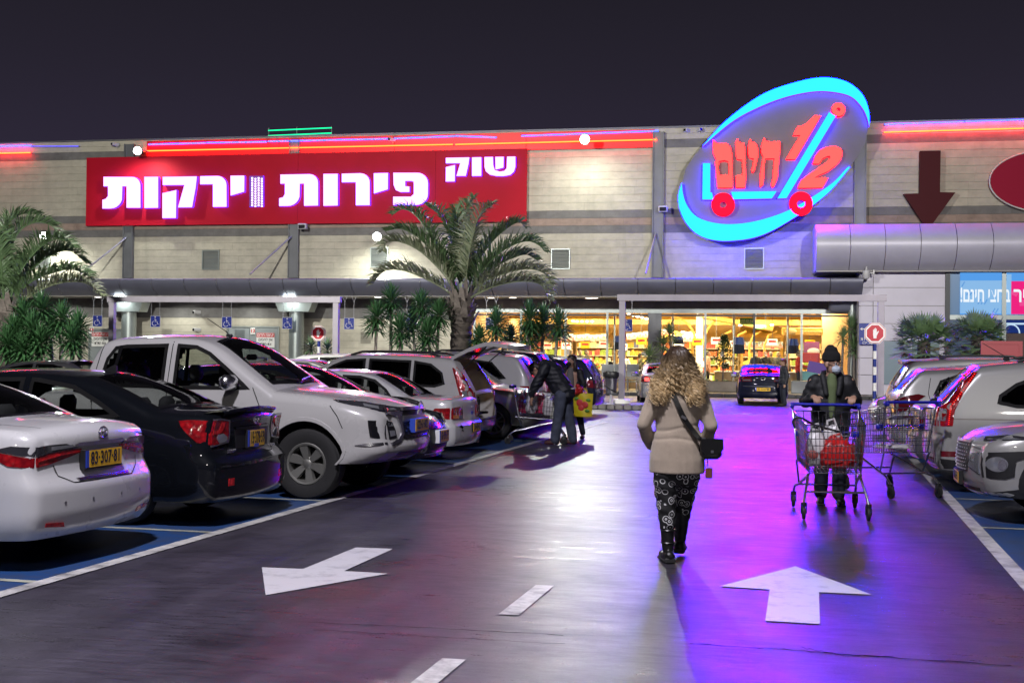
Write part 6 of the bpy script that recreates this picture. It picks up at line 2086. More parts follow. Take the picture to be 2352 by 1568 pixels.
for sg in (-1, 1):
 f = (lambda q: q) if sg > 0 else mirror_y
 h = c.decal('headlight', [(3.80, .865), (4.0, .85), (4.165, .835), (4.165, .875), (3.98, .905), (3.78, .895)], c.side(sg, .008), M['dark_lens'], th=.01)
 c.decal('lamp_segment', [(3.84, .872), (4.0, .86), (4.14, .848), (4.14, .862), (3.98, .885)], c.side(sg, .013), M['clear_lens'], h, th=.004)
 fr_ = c.decal('fog_surround', [(3.88, .50), (3.97, .47), (4.165, .47), (4.165, .72), (3.98, .74), (3.70, .76), (3.72, .70), (3.86, .66)], c.side(sg, .014), M['black_plastic'], th=.016)
 fo = c.decal('fog_lamp', ell(4.03, .615, .10, .075, 18), c.side(sg, .022), M['clear_lens'], fr_, th=.01)
 c.decal('lamp_segment', ell(3.985, .615, .042, .055, 14), c.side(sg, .028), M['chrome'], fr_, th=.006)
 c.decal('headlight', f([(.44, .56), (.655, .50), (.655, .72), (.50, .70)]), c.end(1, .012), M['clear_lens'], th=.014)
c.decal('grille', [(-.38, .50), (.38, .50), (.44, .62), (.40, .80), (-.40, .80), (-.44, .62)], c.end(1, .008), M['black_plastic'])
b = MB()
for i in range(13):
 for j in range(8):
  y, z = -.36 + i * .06 + (j % 2) * .03, .52 + j * .036
  b.ball(c.end(1, .018)(y, z), (.006, .010, .007), 6, 4)
tag(b.build('grille_mesh', M['satin_metal'], c.root), kind='stuff')
c.decal('grille_trim', [(-.41, .80), (.41, .80), (.42, .825), (-.42, .825)], c.end(1, .02), M['satin_metal'], th=.02)
c.plate(1, 0, .42, '28·613·51', .46, .12, off=.03)
c.decal('lower_slot', [(-.55, .315), (.55, .315), (.58, .35), (-.58, .35)], c.end(1, .006), M['black_plastic'])
c.decal('skid_plate', [(-.52, .265), (.52, .265), (.58, .305), (-.58, .305)], c.end(1, .016), M['satin_metal'], th=.02)
for sg in (-1, 1):
 c.decal('lower_bumper', [(3.70, .28), (4.165, .28), (4.165, .32), (3.72, .40)], c.side(sg, .006), M['black_plastic'])
# dark car cut by the right edge
loc_, rz = at_right(11.05, lane_r(11.0) + .42, 4.05, True)
c = Car('dark car cut off by the right edge of the view, violet glints on its headlight', HATCH, M['navy_paint'], loc_, rz, None, 'hatchback_car', 'car', .06)
for sg in (-1, 1):
 f = (lambda q: q) if sg > 0 else mirror_y
 h = c.decal('headlight', [(3.70, .74), (4.045, .66), (4.045, .80), (3.70, .86)], c.side(sg, .008), M['clear_lens'], th=.01)
 c.decal('lamp_segment', f([(.40, .66), (.60, .66), (.60, .80), (.46, .77)]), c.end(1, .008), M['clear_lens'], h, th=.01)
c.decal('grille', [(-.40, .32), (.40, .32), (.46, .46), (.40, .58), (-.40, .58), (-.46, .46)], c.end(1, .006), M['black_plastic'])
c.plate(1, .1, .50, '17·204·92', .46, .12, off=.03)
c.decal('grille_trim', [(-.6, .26), (.6, .26), (.6, .285), (-.6, .285)], c.end(1, .012), M['chrome'], th=.012)
# silver saloon tail between the off-roader and the hatchback
loc_, rz = at_right(19.1, lane_r(19.1) - .18, 4.35)
c = Car('small grey saloon tail with a pale plate seen past the empty trolley', dict(OLD, L=4.35, antenna=None, H=1.45), M['grey_paint'], loc_, rz, None, 'saloon_car', 'car', .07)
simple_rear(c, 'dark_red_lens', z0=.66, z1=.86, plate_z=.76, txt='64·480·19')
b = MB()
p = c.end(-1, .02)(0, .90)
b.tube([p + Vector((0, .05 * cos(t), .05 * sin(t))) for t in [2 * pi * k / 16 for k in range(16)]], .008, 5, closed=True)
b.build('emblem', M['chrome'], c.root, 60)
# silver hatchback
loc_, rz = at_right(22.0, lane_r(22) - .35, 4.3)
HB = dict(HATCH, L=4.30, W=1.77, H=1.56, wheels=(.80, 3.42), top=[(x * 1.06 if x > .6 else x, z * 1.033 if z > 1.05 else z) for x, z in HATCH['top']], windshield=[(x * 1.06, v) for x, v in HATCH['windshield']],
 windows=[[(x * 1.06, z * 1.02) for x, z in w] for w in HATCH['windows']], pillars=[[(.86, 1.04), (.89, 1.04), (.89, 1.38), (.86, 1.36)]], seams=[[(1.64, 1.0), (1.66, .6), (1.64, .32)], [(.60, 1.35), (.56, 1.1), (.62, .9)]], mirror=(2.8, 1.0), handles=((1.0, .92), (2.0, .9)))
c = Car('silver hatchback with dark red lamps behind the man with the trolley', dict(HB, rglass='dark_glass'), M['beige_silver'], loc_, rz, None, 'hatchback_car', 'car', .06)
for sg in (-1, 1):
 rear_lamp(c, sg, [([(.50, .78), (.73, .76), (.73, .98), (.62, .98)], 'dark_red_lens')], [([(.005, .76), (.18, .82), (.36, .96), (.52, 1.06), (.40, 1.09), (.20, 1.06), (.005, .98)], 'dark_red_lens'), ([(.06, .93), (.20, .97), (.22, 1.0), (.08, .98)], 'clear_lens'), ([(.22, .98), (.25, .98), (.25, 1.01), (.22, 1.01)], 'bright_red_lens')])
c.strokes('trunk_gap', [[(-.72, .70), (0, .68), (.72, .70)]], .010, c.end(-1, .003), M['seam'])
b = MB()
b.tube([c.topp(.02)(.11, 0), c.topp(.03)(.13, .35), c.topp(.02)(.15, .6)], .014, 6)
b.build('wiper', M['black_plastic'], c.root)
loc_, rz = at_right(24.9, lane_r(24.9) - .25, 4.57)
c = Car('light SUV with a roof spoiler behind the silver hatchback', dict(SUV, H=1.72, top=[(x, z * 1.024 if z > 1.1 else z) for x, z in SUV['top']], antenna=(1.0, 'whip'), rails=((.9, 2.4, .80),)), M['silver_paint'], loc_, rz, None, 'off_road_car', 'car', .08)
simple_rear(c)
b = MB()
tp = c.topp(.004)
vs = []
for k in range(11):
 v = -.92 + 1.84 * k / 10
 a, d = tp(.55, v), tp(.34, v)
 vs += [a, d + Vector((-.12, 0, .06)), d + Vector((-.12, 0, .02)), d]
b.add(vs, [(4 * k + j, 4 * k + (j + 1) % 4, 4 * k + 4 + (j + 1) % 4, 4 * k + 4 + j) for k in range(10) for j in range(4)])
b.build('roof_spoiler', M['silver_paint'], c.root, 40)
loc_, rz = at_right(28.2, lane_r(28.2) - .4, 4.05, True)
c = Car('pale car nose peeking out behind the hatchback by the striped post', HATCH, M['silver_paint'], loc_, rz, None, 'hatchback_car', 'car', .08)
for sg in (-1, 1):
 c.decal('headlight', [(3.70, .74), (4.045, .66), (4.045, .80), (3.70, .86)], c.side(sg, .008), M['clear_lens'], th=.01)
# ------------------------------------------------------------------ inside the glazed hall
M['hall_floor'] = mat('hall_floor', (0.45, 0.38, 0.28), 0.25, var=0.1, scale=2)
M['hall_wall'] = mat('hall_wall', (0.45, 0.30, 0.13), 0.7, var=0.15, scale=0.8)
M['tan_wall'] = mat('tan_wall', (0.60, 0.40, 0.22), 0.7, var=0.08, scale=1.5)
M['wood_yellow'] = mat('yellow_wood', (0.62, 0.38, 0.08), 0.5, var=0.2, scale=3)
M['counter'] = mat('counter_wood', (0.34, 0.24, 0.13), 0.5)
def drape_mat():
 m, t, b = newmat('painted_ceiling')
 n = t.nodes.new('ShaderNodeTexNoise')
 n.inputs['Scale'].default_value = 0.9
 n.inputs['Detail'].default_value = 5
 n.inputs['Distortion'].default_value = 0.2
 t.links.new(t.nodes.new('ShaderNodeNewGeometry').outputs['Position'], n.inputs['Vector'])
 r = t.nodes.new('ShaderNodeValToRGB')
 els = r.color_ramp.elements
 r.color_ramp.interpolation = 'CONSTANT'
 els[0].position, els[0].color = 0.30, (0.10, 0.22, 0.03, 1)
 els[1].position, els[1].color = 0.72, (0.70, 0.22, 0.06, 1)
 for p, c in ((0.42, (0.35, 0.42, 0.05, 1)), (0.5, (0.70, 0.56, 0.12, 1)), (0.6, (0.72, 0.50, 0.10, 1))):
  els.new(p).color = c
 t.links.new(n.outputs['Fac'], r.inputs[0])
 t.links.new(r.outputs[0], b.inputs['Base Color'])
 b.inputs['Roughness'].default_value = 0.8
 return m
M['drape'] = drape_mat()
hx0, hx1 = hall_x0, hall_x1 - 0.2
yb = YF + 17
b = MB()
b.box(loc(((hx0 + hx1) / 2, (YF + yb) / 2 + 0.3, 0.08)), (hx1 - hx0, yb - YF, 0.16))
b.build('hall_floor', M['hall_floor'], shop)
b = MB()
b.box(loc(((hx0 + hx1) / 2, yb + 0.1, 2.6)), (hx1 - hx0, 0.2, 5.2))
b.build('hall_wall', M['hall_wall'], shop)
for X in (hx0 - 0.1, hx1 + 0.1):
 MB().box(loc((X, (YF + yb) / 2 + 0.3, 2.6)), (0.2, yb - YF, 5.2)).build('hall_wall', M['tan_wall'], shop)
# a ceiling that falls towards the back, with painted panels between beams
b = MB()
b.grid(30, 12, lambda u, v: loc((lerp(hx0, hx1, u), lerp(YF + 0.4, yb, v), 5.0 - 0.5 * v + 0.10 * sin(u * 38) * v)))
b.build('hall_ceiling', M['drape'], shop, sm=50)
for k in range(7):
 X = lerp(hx0, hx1, (k + 0.5) / 7)
 MB().box(loc((X, YF + 8.5, 4.25)), (0.25, 15.5, 0.22)).build('ceiling_beam', M['wood_yellow'], shop)
for yy, zz_ in ((YF + 5, 4.15), (YF + 10, 3.9), (YF + 13, 3.7)):
 MB().box(loc(((hx0 + hx1) / 2, yy, zz_)), (hx1 - hx0, 0.2, 0.28)).build('ceiling_beam', M['wood_yellow'], shop)
for k in range(6):
 X = lerp(hx0, hx1, (k + 0.5) / 6)
 lamp('hall_lamp', 'AREA', (X, YF + 3.5, 4.3), (X, YF + 4.0, 0), 470, (1.0, 0.78, 0.44), 1.4)
 lamp('hall_lamp', 'AREA', (X, YF + 11, 4.0), (X, YF + 11.8, 0), 560, (1.0, 0.74, 0.38), 1.4)
M['hall_bulb'] = emit('hall_downlight', (1.0, 0.88, 0.62), 9)
for row, (x0, y0, x1, y1, n, d) in enumerate(((1444, 722, 1495, 734, 6, YF + 6), (1568, 762, 1598, 769, 5, YF + 9), (1545, 770, 1552, 771, 1, YF + 6), (1700, 747, 1712, 747, 1, YF + 6), (1773, 746, 1775, 747, 1, YF + 7), (1325, 738, 1360, 738, 4, YF + 7), (1300, 733, 1316, 737, 2, YF + 6), (1254, 727, 1268, 724, 2, YF + 5))):
 for i in range(n):
  f = i / max(1, n - 1)
  X, Z = P(lerp(x0, x1, f), lerp(y0, y1, f), d)
  b = MB()
  b.ball((0, 0, 0), (0.10, 0.10, 0.05), 12, 6)
  t = b.build('ceiling_light', M['hall_bulb'])
  t.location = (X, d, Z)
  tag(t, 'small round ceiling light glowing in the hall', 'lamp', 'round ceiling lights of the hall')
goods_cols = [(0.75, 0.55, 0.25), (0.65, 0.15, 0.05), (0.80, 0.70, 0.50), (0.25, 0.40, 0.08), (0.75, 0.42, 0.06), (0.70, 0.62, 0.15), (0.12, 0.16, 0.35), (0.80, 0.76, 0.70), (0.45, 0.08, 0.08)]
M['goods'] = [mat('goods_colour', c, 0.5) for c in goods_cols]
def shelf(x0, x1, y, top, label, levels=4, d=0.5):
 t = thing('goods_shelf', label, 'shelf', ((x0 + x1) / 2, y, 0.16))
 b = MB()
 W = x1 - x0
 b.box((0, d / 2, top / 2), (W, 0.04, top))
 for s_ in (-1, 1):
  b.box((s_ * (W / 2 - .02), 0, top / 2 - 0.002), (0.04, d - 0.05, top - 0.01))
 b.build('shelf_frame', M['counter'], t)
 for k in range(levels):
  z = 0.15 + k * (top - 0.2) / levels
  MB().box((0, 0, z), (W - 0.1, d - 0.06, 0.03)).build('shelf_board', M['sign_white'], t)
  b = MB()
  x = -W / 2 + 0.08
  h = (top - 0.2) / levels
  while x < W / 2 - 0.24:
   b.mi = R.randrange(len(goods_cols))
   for _ in range(R.randrange(1, 4)):
    w = R.uniform(.08, .16)
    if x + w > W / 2 - .06:
     break
    hh = h * R.uniform(.45, .8)
    b.box((x + w / 2, -0.05, z + .018 + hh / 2), (w - .012, .3, hh))
    x += w
  tag(b.build('goods', M['goods'], t, fix=False), kind='stuff')
 return t
n = 7
for k in range(n):
 xa, xb_ = lerp(hx0 + .3, hx1 - .3, k / n), lerp(hx0 + .3, hx1 - .3, (k + 1) / n)
 shelf(xa + .1, xb_ - .1, yb - .4, 2.6, 'long shelf full of goods along the back wall of the hall', 5)['group'] = 'goods shelves along the back wall'
# market stall roofs with wavy tiles
def stall(xp0, xp1, yp_top, yp_bot, d, label):
 X0_, Z1_ = P(xp0, yp_top, d)
 X1_, Z0_ = P(xp1, yp_bot, d)
 t = thing('market_stall', label, 'stall', ((X0_ + X1_) / 2, d, 0.16))
 W = X1_ - X0_
 for k in range(4):
  z = lerp(Z0_, Z1_, k / 4) - 0.16
  b = MB()
  b.grid(40, 2, lambda u, v: (-W / 2 + W * u, -0.5 + 0.22 * k + 0.26 * v, z + 0.17 * v + 0.03 * sin(u * W * 14)))
  b.build('roof_tiles', M['wood_yellow'], t, sm=50)
 for s_ in (-1, 1):
  MB().box((s_ * (W / 2 - .1), -.2, Z0_ / 2), (.14, .14, Z0_)).build('stall_post', M['wood_yellow'], t)
 MB().box((0, -.45, Z0_ - .22), (W, .05, .22)).build('stall_board', M['wood_yellow'], t)
 b = MB()
 for i in range(60):
  b.mi = R.choice((3, 4, 5, 1))
  b.ball((R.uniform(-W / 2 + .2, W / 2 - .2), R.uniform(-.3, .25), .95 + R.uniform(0, .25)), R.uniform(.05, .09), 6, 4)
 tag(b.build('produce', M['goods'], t), kind='stuff')
 MB().box((0, 0, .45), (W - .3, .9, .9)).build('produce_bin', M['counter'], t)
stall(1290, 1400, 752, 766, YF + 9, 'market stall with a wavy yellow tile roof behind the first cashiers')
stall(1700, 1800, 753, 768, YF + 9, 'market stall with a wavy yellow roof below the green exit signs')
stall(1508, 1595, 764, 778, YF + 11, 'far market stall with a yellow roof left of the lit pillar')
X, Z = P(1607, 760, YF + 6)
t = thing('lit_pillar', 'bright lit pillar with curved braces inside the hall', 'pillar', (X, YF + 6, 0.16))
MB().box((0, 0, 2.0), (.35, .35, 4.0)).build('pillar_shaft', M['sign_white'], t)
for s_ in (-1, 1):
 MB().tube([(s_ * (.2 + 1.2 * (1 - cos(a))), 0, 2.2 + 1.4 * sin(a)) for a in [pi / 2 * k / 8 for k in range(9)]], .07, 6).build('brace', M['wood_yellow'], t, 50)
MB().box((0, -.2, 1.2), (.5, .05, .3)).build('pillar_sign', M['sign_white'], t)
MB().box((1.9, 1.0, 3.35), (3.6, 2.6, .2), rot=Matrix.Rotation(.18, 3, 'Y')).build('stall_roof', M['wood_yellow'], t)
for k in range(4):
 MB().tube([(1.0 + k * .75, .2, .1), (1.0 + k * .75, .2, 2.2), (1.2 + k * .75, .2, 2.7), (1.6 + k * .75, .2, 2.9)], .06, 6).build('arch_post', M['wood_yellow'], t, 50)
# tan wall piece at the right with a carved sign
X0_, Zt_ = P(1862, 716, YF + 4)
X1_ = hx1
MB().box(loc(((X0_ + X1_) / 2 + .4, YF + 4.2, 2.4)), (X1_ - X0_ - .3, .2, 4.4)).build('hall_partition', M['tan_wall'], shop)
X0_, Z1_ = P(1796, 752, YF + 3.6)
X1_, Z0_ = P(1890, 770, YF + 3.6)
t = thing('carved_sign', 'carved yellow wooden sign with an oval medallion inside the hall', 'sign', ((X0_ + X1_) / 2, YF + 3.6, (Z0_ + Z1_) / 2))
W, Hh = X1_ - X0_, Z1_ - Z0_
MB().box((0, 0, 0), (W, .08, Hh), ch=.02).build('sign_board', M['wood_yellow'], t)
MB().ball((-W * .28, -.05, 0), (W * .14, .03, Hh * .4), 20, 8).build('medallion', mat('pale_wood', (.75, .58, .28), .5), t, 50)
for k in range(7):
 MB().tube([(W * .02 + k * .115 * W * .6 + .06 * (a / 6) * cos(a), -.05, .05 * (a / 6) * sin(a) * 1.6) for a in [k2 * .6 for k2 in range(12)]], .014, 5).build('scroll', mat('carved_wood', (.75, .55, .22), .5) if k == 0 else bpy.data.materials['carved_wood'], t)
# green exit signs
M['exit_green'] = mat('exit_green', (0.05, 0.36, 0.10), 0.5)
for (xa, ya, xb_, yb_, dd, lab) in ((1699, 731, 1731, 745, YF + 2.6, 'green exit sign with white Hebrew lettering and arrow, the nearer and bigger one'), (1733, 744, 1761, 755, YF + 4.6, 'smaller green exit sign just right of the first')):
 A, T = P(xa, ya, dd)
 B, Bt = P(xb_, yb_, dd)
 t = thing('exit_sign', lab, 'sign', ((A + B) / 2, dd, (T + Bt) / 2))
 w, h = B - A, T - Bt
 MB().box((0, 0, 0), (w, .05, h)).build('sign_board', M['exit_green'], t)
 text('sign_text', heb('יציאת חרום'), h * .9, (-w * .06, -.028, 0), M['print_white'], t, bold=.012, fitw=w * .74)
 MB().prism([(w * .36, -h * .3), (w * .46, 0), (w * .36, h * .3)], lambda a, z, d: Vector((a, d, z)), -.03, -.026).build('arrow', M['print_white'], t)
 for s_ in (-1, 1):
  MB().tube([(s_ * w * .4, 0, h / 2), (s_ * w * .4, 0, 4.6 - (T + Bt) / 2)], .012, 5).build('hanger', M['steel'], t)
# posters hung along the hall
M['poster_blue'] = mat('poster_pale_blue', (.45, .60, .72), .6)
M['poster_pink'] = mat('poster_pink', (.72, .30, .26), .6)
M['poster_skin'] = mat('poster_portrait', (.42, .26, .17), .6)
def poster(px, py, d, w=.25):
 X, Z = P(px, py, d)
 t = thing('hanging_poster', 'portrait poster on a string across the hall, pale blue above and pink below', 'poster', (X, d, Z), 0, 'portrait posters hung on a line')
 MB().box((0, 0, .06), (w, .01, .19)).build('poster_sheet', M['poster_blue'], t)
 MB().box((0, -.001, -.10), (w, .01, .12)).build('poster_caption', M['poster_pink'], t)
 b = MB()
 b.ball((.01, -.008, .09), (.035, .006, .045), 10, 6)
 b.ball((.01, -.008, .0), (.075, .006, .045), 10, 6)
 b.build('portrait', M['poster_skin'], t)
for i in range(9):
 poster(1286 + i * 12.5, 776 - (i % 3), YF + 5)
for px, py in ((1445, 773), (1457, 771), (1470, 770), (1483, 768), (1521, 763), (1533, 761), (1573, 777), (1585, 777)):
 poster(px, py, YF + 5)
for i in range(7):
 poster(1711 + i * 13.5, 792 - (i % 2), YF + 7, .28)
# price boards and pendant lamps
for i in range(16):
 d = YF + R.choice((4, 6, 8, 12))
 X, Z = P(1215 + i * 43, R.uniform(782, 800), d)
 t = thing('price_board', 'small hanging price board inside the hall', 'sign', (X, d, Z), 0, 'hanging price boards of the hall')
 MB().box((0, 0, 0), (.5, .02, .34)).build('board', M['sign_white'] if i % 3 else M['plate_yellow'], t)
 MB().box((0, -.014, .04), (.36, .006, .10)).build('price_print', M['sign_red'], t)
 MB().tube([(0, 0, .17), (0, 0, 4.3 - Z)], .012, 4).build('hanger', M['steel'], t)
# clothes rails with blue plastic
M['blue_wrap'] = mat('blue_plastic_wrap', (.10, .15, .40), .3)
M['dark_cloth'] = mat('dark_cloth', (.03, .035, .06), .9)
for px, y0, y1, lab in ((1420, 771, 803, 'blue wrapped clothes hanging on a pole by the second gate post'), (1554, 772, 790, 'blue and dark clothes hanging on a pole near the woman'), (1694, 774, 812, 'blue apron bundle on a pole beside the potted tree'), (1818, 778, 812, 'blue bundle hanging on a pole above the shoppers')):
 d = YF + 1.8
 X, Z1_ = P(px, y0, d)
 Z0_ = P(px, y1, d)[1]
 t = thing('bag_dispenser', lab, 'bag dispenser', (X, d, 0.16))
 MB().tube([(-.18, 0, 0), (-.18, 0, 3.6)], .06, 8).build('pole', M['satin_metal'], t, 50)
 b = MB()
 b.grid(12, 6, lambda u, v: (.05 + (u - .5) * .46 * (1 + .3 * v), .06 * sin(u * 20) - .05, lerp(Z1_, lerp(Z1_, Z0_, .45), v) - .16))
 b.build('blue_bags', M['blue_wrap'], t, 40)
 b = MB()
 b.grid(12, 6, lambda u, v: (.05 + (u - .5) * .52 * (1 + .2 * v), .05 * sin(u * 16) - .04, lerp(lerp(Z1_, Z0_, .45), Z0_, v) - .16))
 b.build('dark_bags', M['dark_cloth'], t, 40)
# checkout counters
for px, lab in ((1305, 'checkout counter below the first poster row'), (1425, 'checkout counter behind the gate post'), (1690, 'checkout counter right of the potted tree'), (1790, 'checkout counter before the shopper in red'), (1560, 'checkout counter hidden behind the curly haired woman')):
 d = YF + 2.4
 X = P(px, 840, d)[0]
 t = thing('checkout_counter', lab, 'counter', (X, d, 0.16))
 MB().box((0, 0, .42), (2.0, .8, .84), ch=.03).build('counter_body', M['counter'], t)
 MB().box((0, 0, .87), (2.1, .9, .05), ch=.015).build('counter_top', M['sign_white'], t)
 MB().box((-.5, .1, 1.15), (.35, .08, .30), rz=.4, ch=.02).build('till_screen', M['gloss_black'], t)
 MB().tube([(-.5, .1, .88), (-.5, .1, 1.1)], .03, 6).build('screen_post', M['black_plastic'], t)
X, Z = P(1859, 821, YF + 2.0)
t = thing('red_crate_stack', 'red tray on pale blue crates at the right of the hall', 'crate', (X, YF + 2.0, 0.16))
MB().box((0, 0, Z - .16), (.95, .6, .46), ch=.03).build('red_crate', mat('red_crate', (.70, .04, .03), .4), t)
for k in range(2):
 MB().box((0, 0, .27 + k * .46), (.85, .55, .44), ch=.03).build('blue_crate', mat('pale_blue_crate', (.15, .42, .50), .4) if k == 0 else bpy.data.materials['pale_blue_crate'], t)
X, Z = P(1864, 798, YF + 3.9)
t = thing('purple_advert', 'purple advertising panel on the tan wall of the hall', 'poster', (X, YF + 3.98, Z))
MB().box((0, 0, 0), (.75, .03, .55)).build('panel', mat('purple_print', (.22, .06, .16), .5), t)
MB().ball((.1, -.02, -.18), (.3, .012, .16), 16, 8).build('oval_print', M['sign_white'], t)
# ------------------------------------------------------------------ before the shop: benches, planters, gates, posts
M['panel_grey'] = mat('bench_panel_grey', (.30, .32, .33), .45)
M['planter'] = mat('planter_stone', (.34, .29, .24), .6, var=.15, scale=3)
yb_ = YF - 0.9
for i, px in enumerate((1395, 1424, 1453, 1410, 1439)):
 X = P(px, 855, yb_)[0]
 zt_, zb_2 = P(px, 836, yb_)[1], P(px, 866, yb_)[1]
 if i < 3:
  t = thing('bench', ('metal bench with a grey back panel beside the rubbish bin', 'metal bench with a grey back panel between two others', 'metal bench with a grey back panel beside the silver car')[i], 'bench', (X, yb_, 0.14))
  MB().box((0, .12, (zt_ + zb_2) / 2 - .14), (.56, .04, zt_ - zb_2), ch=.01).build('backrest', M['panel_grey'], t)
  MB().box((0, -.12, zb_2 - .2), (.56, .45, .05), ch=.015).build('seat', M['alu'], t)
  for s_ in (-1, 1):
   MB().box((s_ * .2, -.1, (zb_2 - .2) / 2), (.06, .35, zb_2 - .2)).build('leg', M['steel'], t)
xa, xb2 = P(1595, 880, YF - .8)[0], P(1735, 880, YF - .8)[0]
b = MB()
t = thing('stone_planter', 'low stone planter holding the decorated tree by the shop window', 'planter', ((xa + xb2) / 2, YF - .7, 0.14))
MB().box((0, 0, .24), (xb2 - xa, .9, .48), ch=.03).build('planter_body', M['planter'], t)
MB().box((0, 0, .485), (xb2 - xa - .2, .7, .02)).build('soil', mat('soil', (.05, .03, .02), .9), t)
# height limit gates over the bays
M['gate_steel'] = mat('gate_steel', (.27, .25, .29), .5, metal=.3, var=.1, scale=2)
def gate(x0, x1, y, d, lab, right_post=True):
 A, Zt = P(x0, y, d)
 B = P(x1, y, d)[0]
 t = thing('height_gate', lab, 'gate', ((A + B) / 2, d, 0))
 W = B - A
 for s_ in (-1, 1):
  MB().box((s_ * (W / 2 - .08), 0, Zt / 2), (.19, .19, Zt - .002)).build('post', M['gate_steel'], t)
  b = MB()
  b.lathe([(.0, 0.001), (.28, .001), (.28, .12), (.24, .15), (.0, .15)], 20, Matrix.Translation((s_ * (W / 2 - .08), 0, 0 if x0 < 1000 else .16)))
  b.build('post_base', M['sign_white'], t, 40)
 MB().box((0, -.005, Zt + .09), (W + .16, .22, .20)).build('beam', M['gate_steel'], t)
 return t
gate(254, 778, 693, 40.5, 'grey height limit gate standing before the emergency doors')
gate(1424, 2030, 690, 40.0, 'grey height limit gate across the lane before the shop windows')
# kerbed island of the gate post
X0_, Y0_ = G(1360, 946)
X1_, _ = G(1460, 946)
b = MB()
n_ = 7
xi0, xi1, yi0, yi1 = X0_ - .6, X1_ + .02, 39.0, 41.2
isl = thing('stone_island', 'low stone edged island carrying the gate post and the bin', 'kerb island', ((xi0 + xi1) / 2, (yi0 + yi1) / 2, 0))
W, D = xi1 - xi0, yi1 - yi0
MB().box((0, 0, .075), (W - .02, D - .02, .15)).build('island_fill', M['kerb'], isl)
k = 0
M['block'] = mat('stone_block', (.15, .14, .14), .5, var=.3, scale=5)
blk_me = MB().box((0, 0, 0), (.24, .12, .17), ch=.02).mesh('kerb_block', M['block'])
nx_, ny_ = int(W / .25), int(D / .25)
for i in range(nx_):
 for s_ in (-1, 1):
  o = obj('kerb_block', blk_me, isl)
  o.location = (-W / 2 + (i + .5) * W / nx_, s_ * D / 2, .085)
for i in range(ny_):
 for s_ in (-1, 1):
  o = obj('kerb_block', blk_me, isl)
  o.location = (s_ * W / 2, -D / 2 + (i + .5) * D / ny_, .085)
  o.rotation_euler = (0, 0, pi / 2)
# rubbish bin
X, Y = G(1403, 930)
d = 39.7
X = P(1403, 890, d)[0]
zt_, zb_2 = P(1403, 857, d)[1], P(1403, 902, d)[1]
t = thing('rubbish_bin', 'round steel rubbish bin with a black liner on a short pole', 'bin', (X, d, 0.15))
h0, h1 = zb_2 - .15, zt_ - .15
b = MB()
b.lathe([(0, h0), (.17, h0), (.22, h1 - .05), (.235, h1 - .02), (.22, h1), (.20, h1 - .1), (0, h1 - .15)], 24)
b.build('bin_body', M['satin_metal'], t, 40)
b = MB()
b.lathe([(.222, h1 - .16), (.25, h1 - .10), (.255, h1 + .02), (.23, h1 + .06), (.20, h1 - .04)], 18)
for i in range(len(b.v)):
 x_, y_, z_ = b.v[i]
 b.v[i] = (x_ * R.uniform(.96, 1.05), y_ * R.uniform(.96, 1.05), z_ + R.uniform(-.02, .02))
b.build('bin_liner', M['black_plastic'], t, 40)
MB().tube([(0, 0, 0), (0, 0, h0)], .04, 8).build('pole', M['galv'], t, 50)
MB().box((0, 0, .01), (.25, .25, .02)).build('base_plate', M['galv'], t)
MB().tube([(-.24, -.1, h1 - .35), (0, -.24, h1 - .5), (.24, -.1, h1 - .62)], .02, 6).build('strap', M['black_plastic'], t)
MB().box((.24, -.06, h1 - .62), (.05, .14, .08)).build('ashtray', M['print_black'], t)
# stop hand signs
HAND = [(-.07, -.24), (.06, -.24), (.07, -.12), (.12, -.02), (.17, .08), (.15, .11), (.12, .09), (.07, .03), (.07, .12), (.065, .21), (.04, .215), (.03, .13), (.025, .24), (0, .25), (-.01, .13), (-.025, .225), (-.05, .215), (-.05, .11), (-.07, .17), (-.095, .155), (-.09, .05), (-.095, -.06), (-.08, -.14)]
def octa(r):
 return [(r * cos(pi / 8 + k * pi / 4), r * sin(pi / 8 + k * pi / 4)) for k in range(8)]
M['sign_rim_red'] = mat('sign_edge_red', (.42, .015, .02), .45)
M['post_blue'] = mat('post_blue', (.015, .03, .20), .4)
def stop_sign(px, py, d, lab, rp):
 X, Z = P(px, py, d)
 r = rp / 2850 * d
 t = thing('stop_hand_sign', lab, 'sign', (X, d, 0))
 fl = lambda a, z, dd: Vector((a, dd, z + Z))
 s_ = MB().prism(octa(r), fl, 0, .02).build('sign_plate', M['sign_white'], t)
 MB().prism(octa(r * .95), fl, -.004, -.001).build('red_rim', M['sign_rim_red'], s_)
 MB().prism(octa(r * .90), fl, -.008, -.005).build('white_ring', M['print_white'], s_)
 MB().prism(octa(r * .76), fl, -.012, -.009).build('red_field', mat('stop_red', (.48, .012, .03), .4), s_)
 k = r * 1.9
 MB().prism([(a * k, z * k) for a, z in HAND], fl, -.016, -.013).build('white_hand', M['print_white'], s_)
 n = int(Z / .24) + 1
 for i in range(n):
  z0_, z1_ = i * .24, min((i + 1) * .24, Z)
  MB().lathe([(0, z0_ + .001), (.055, z0_ + .001), (.055, z1_), (0, z1_)], 14, Matrix.Translation((0, .08, 0))).build('post_band', M['post_blue'] if (n - i) % 2 else M['sign_white'], t, 40)
stop_sign(731, 765, 43.0, 'red stop hand sign on a striped post before the cream wall', 20)
stop_sign(2010, 765, 38.6, 'red stop hand sign on a striped post before the white block', 25)
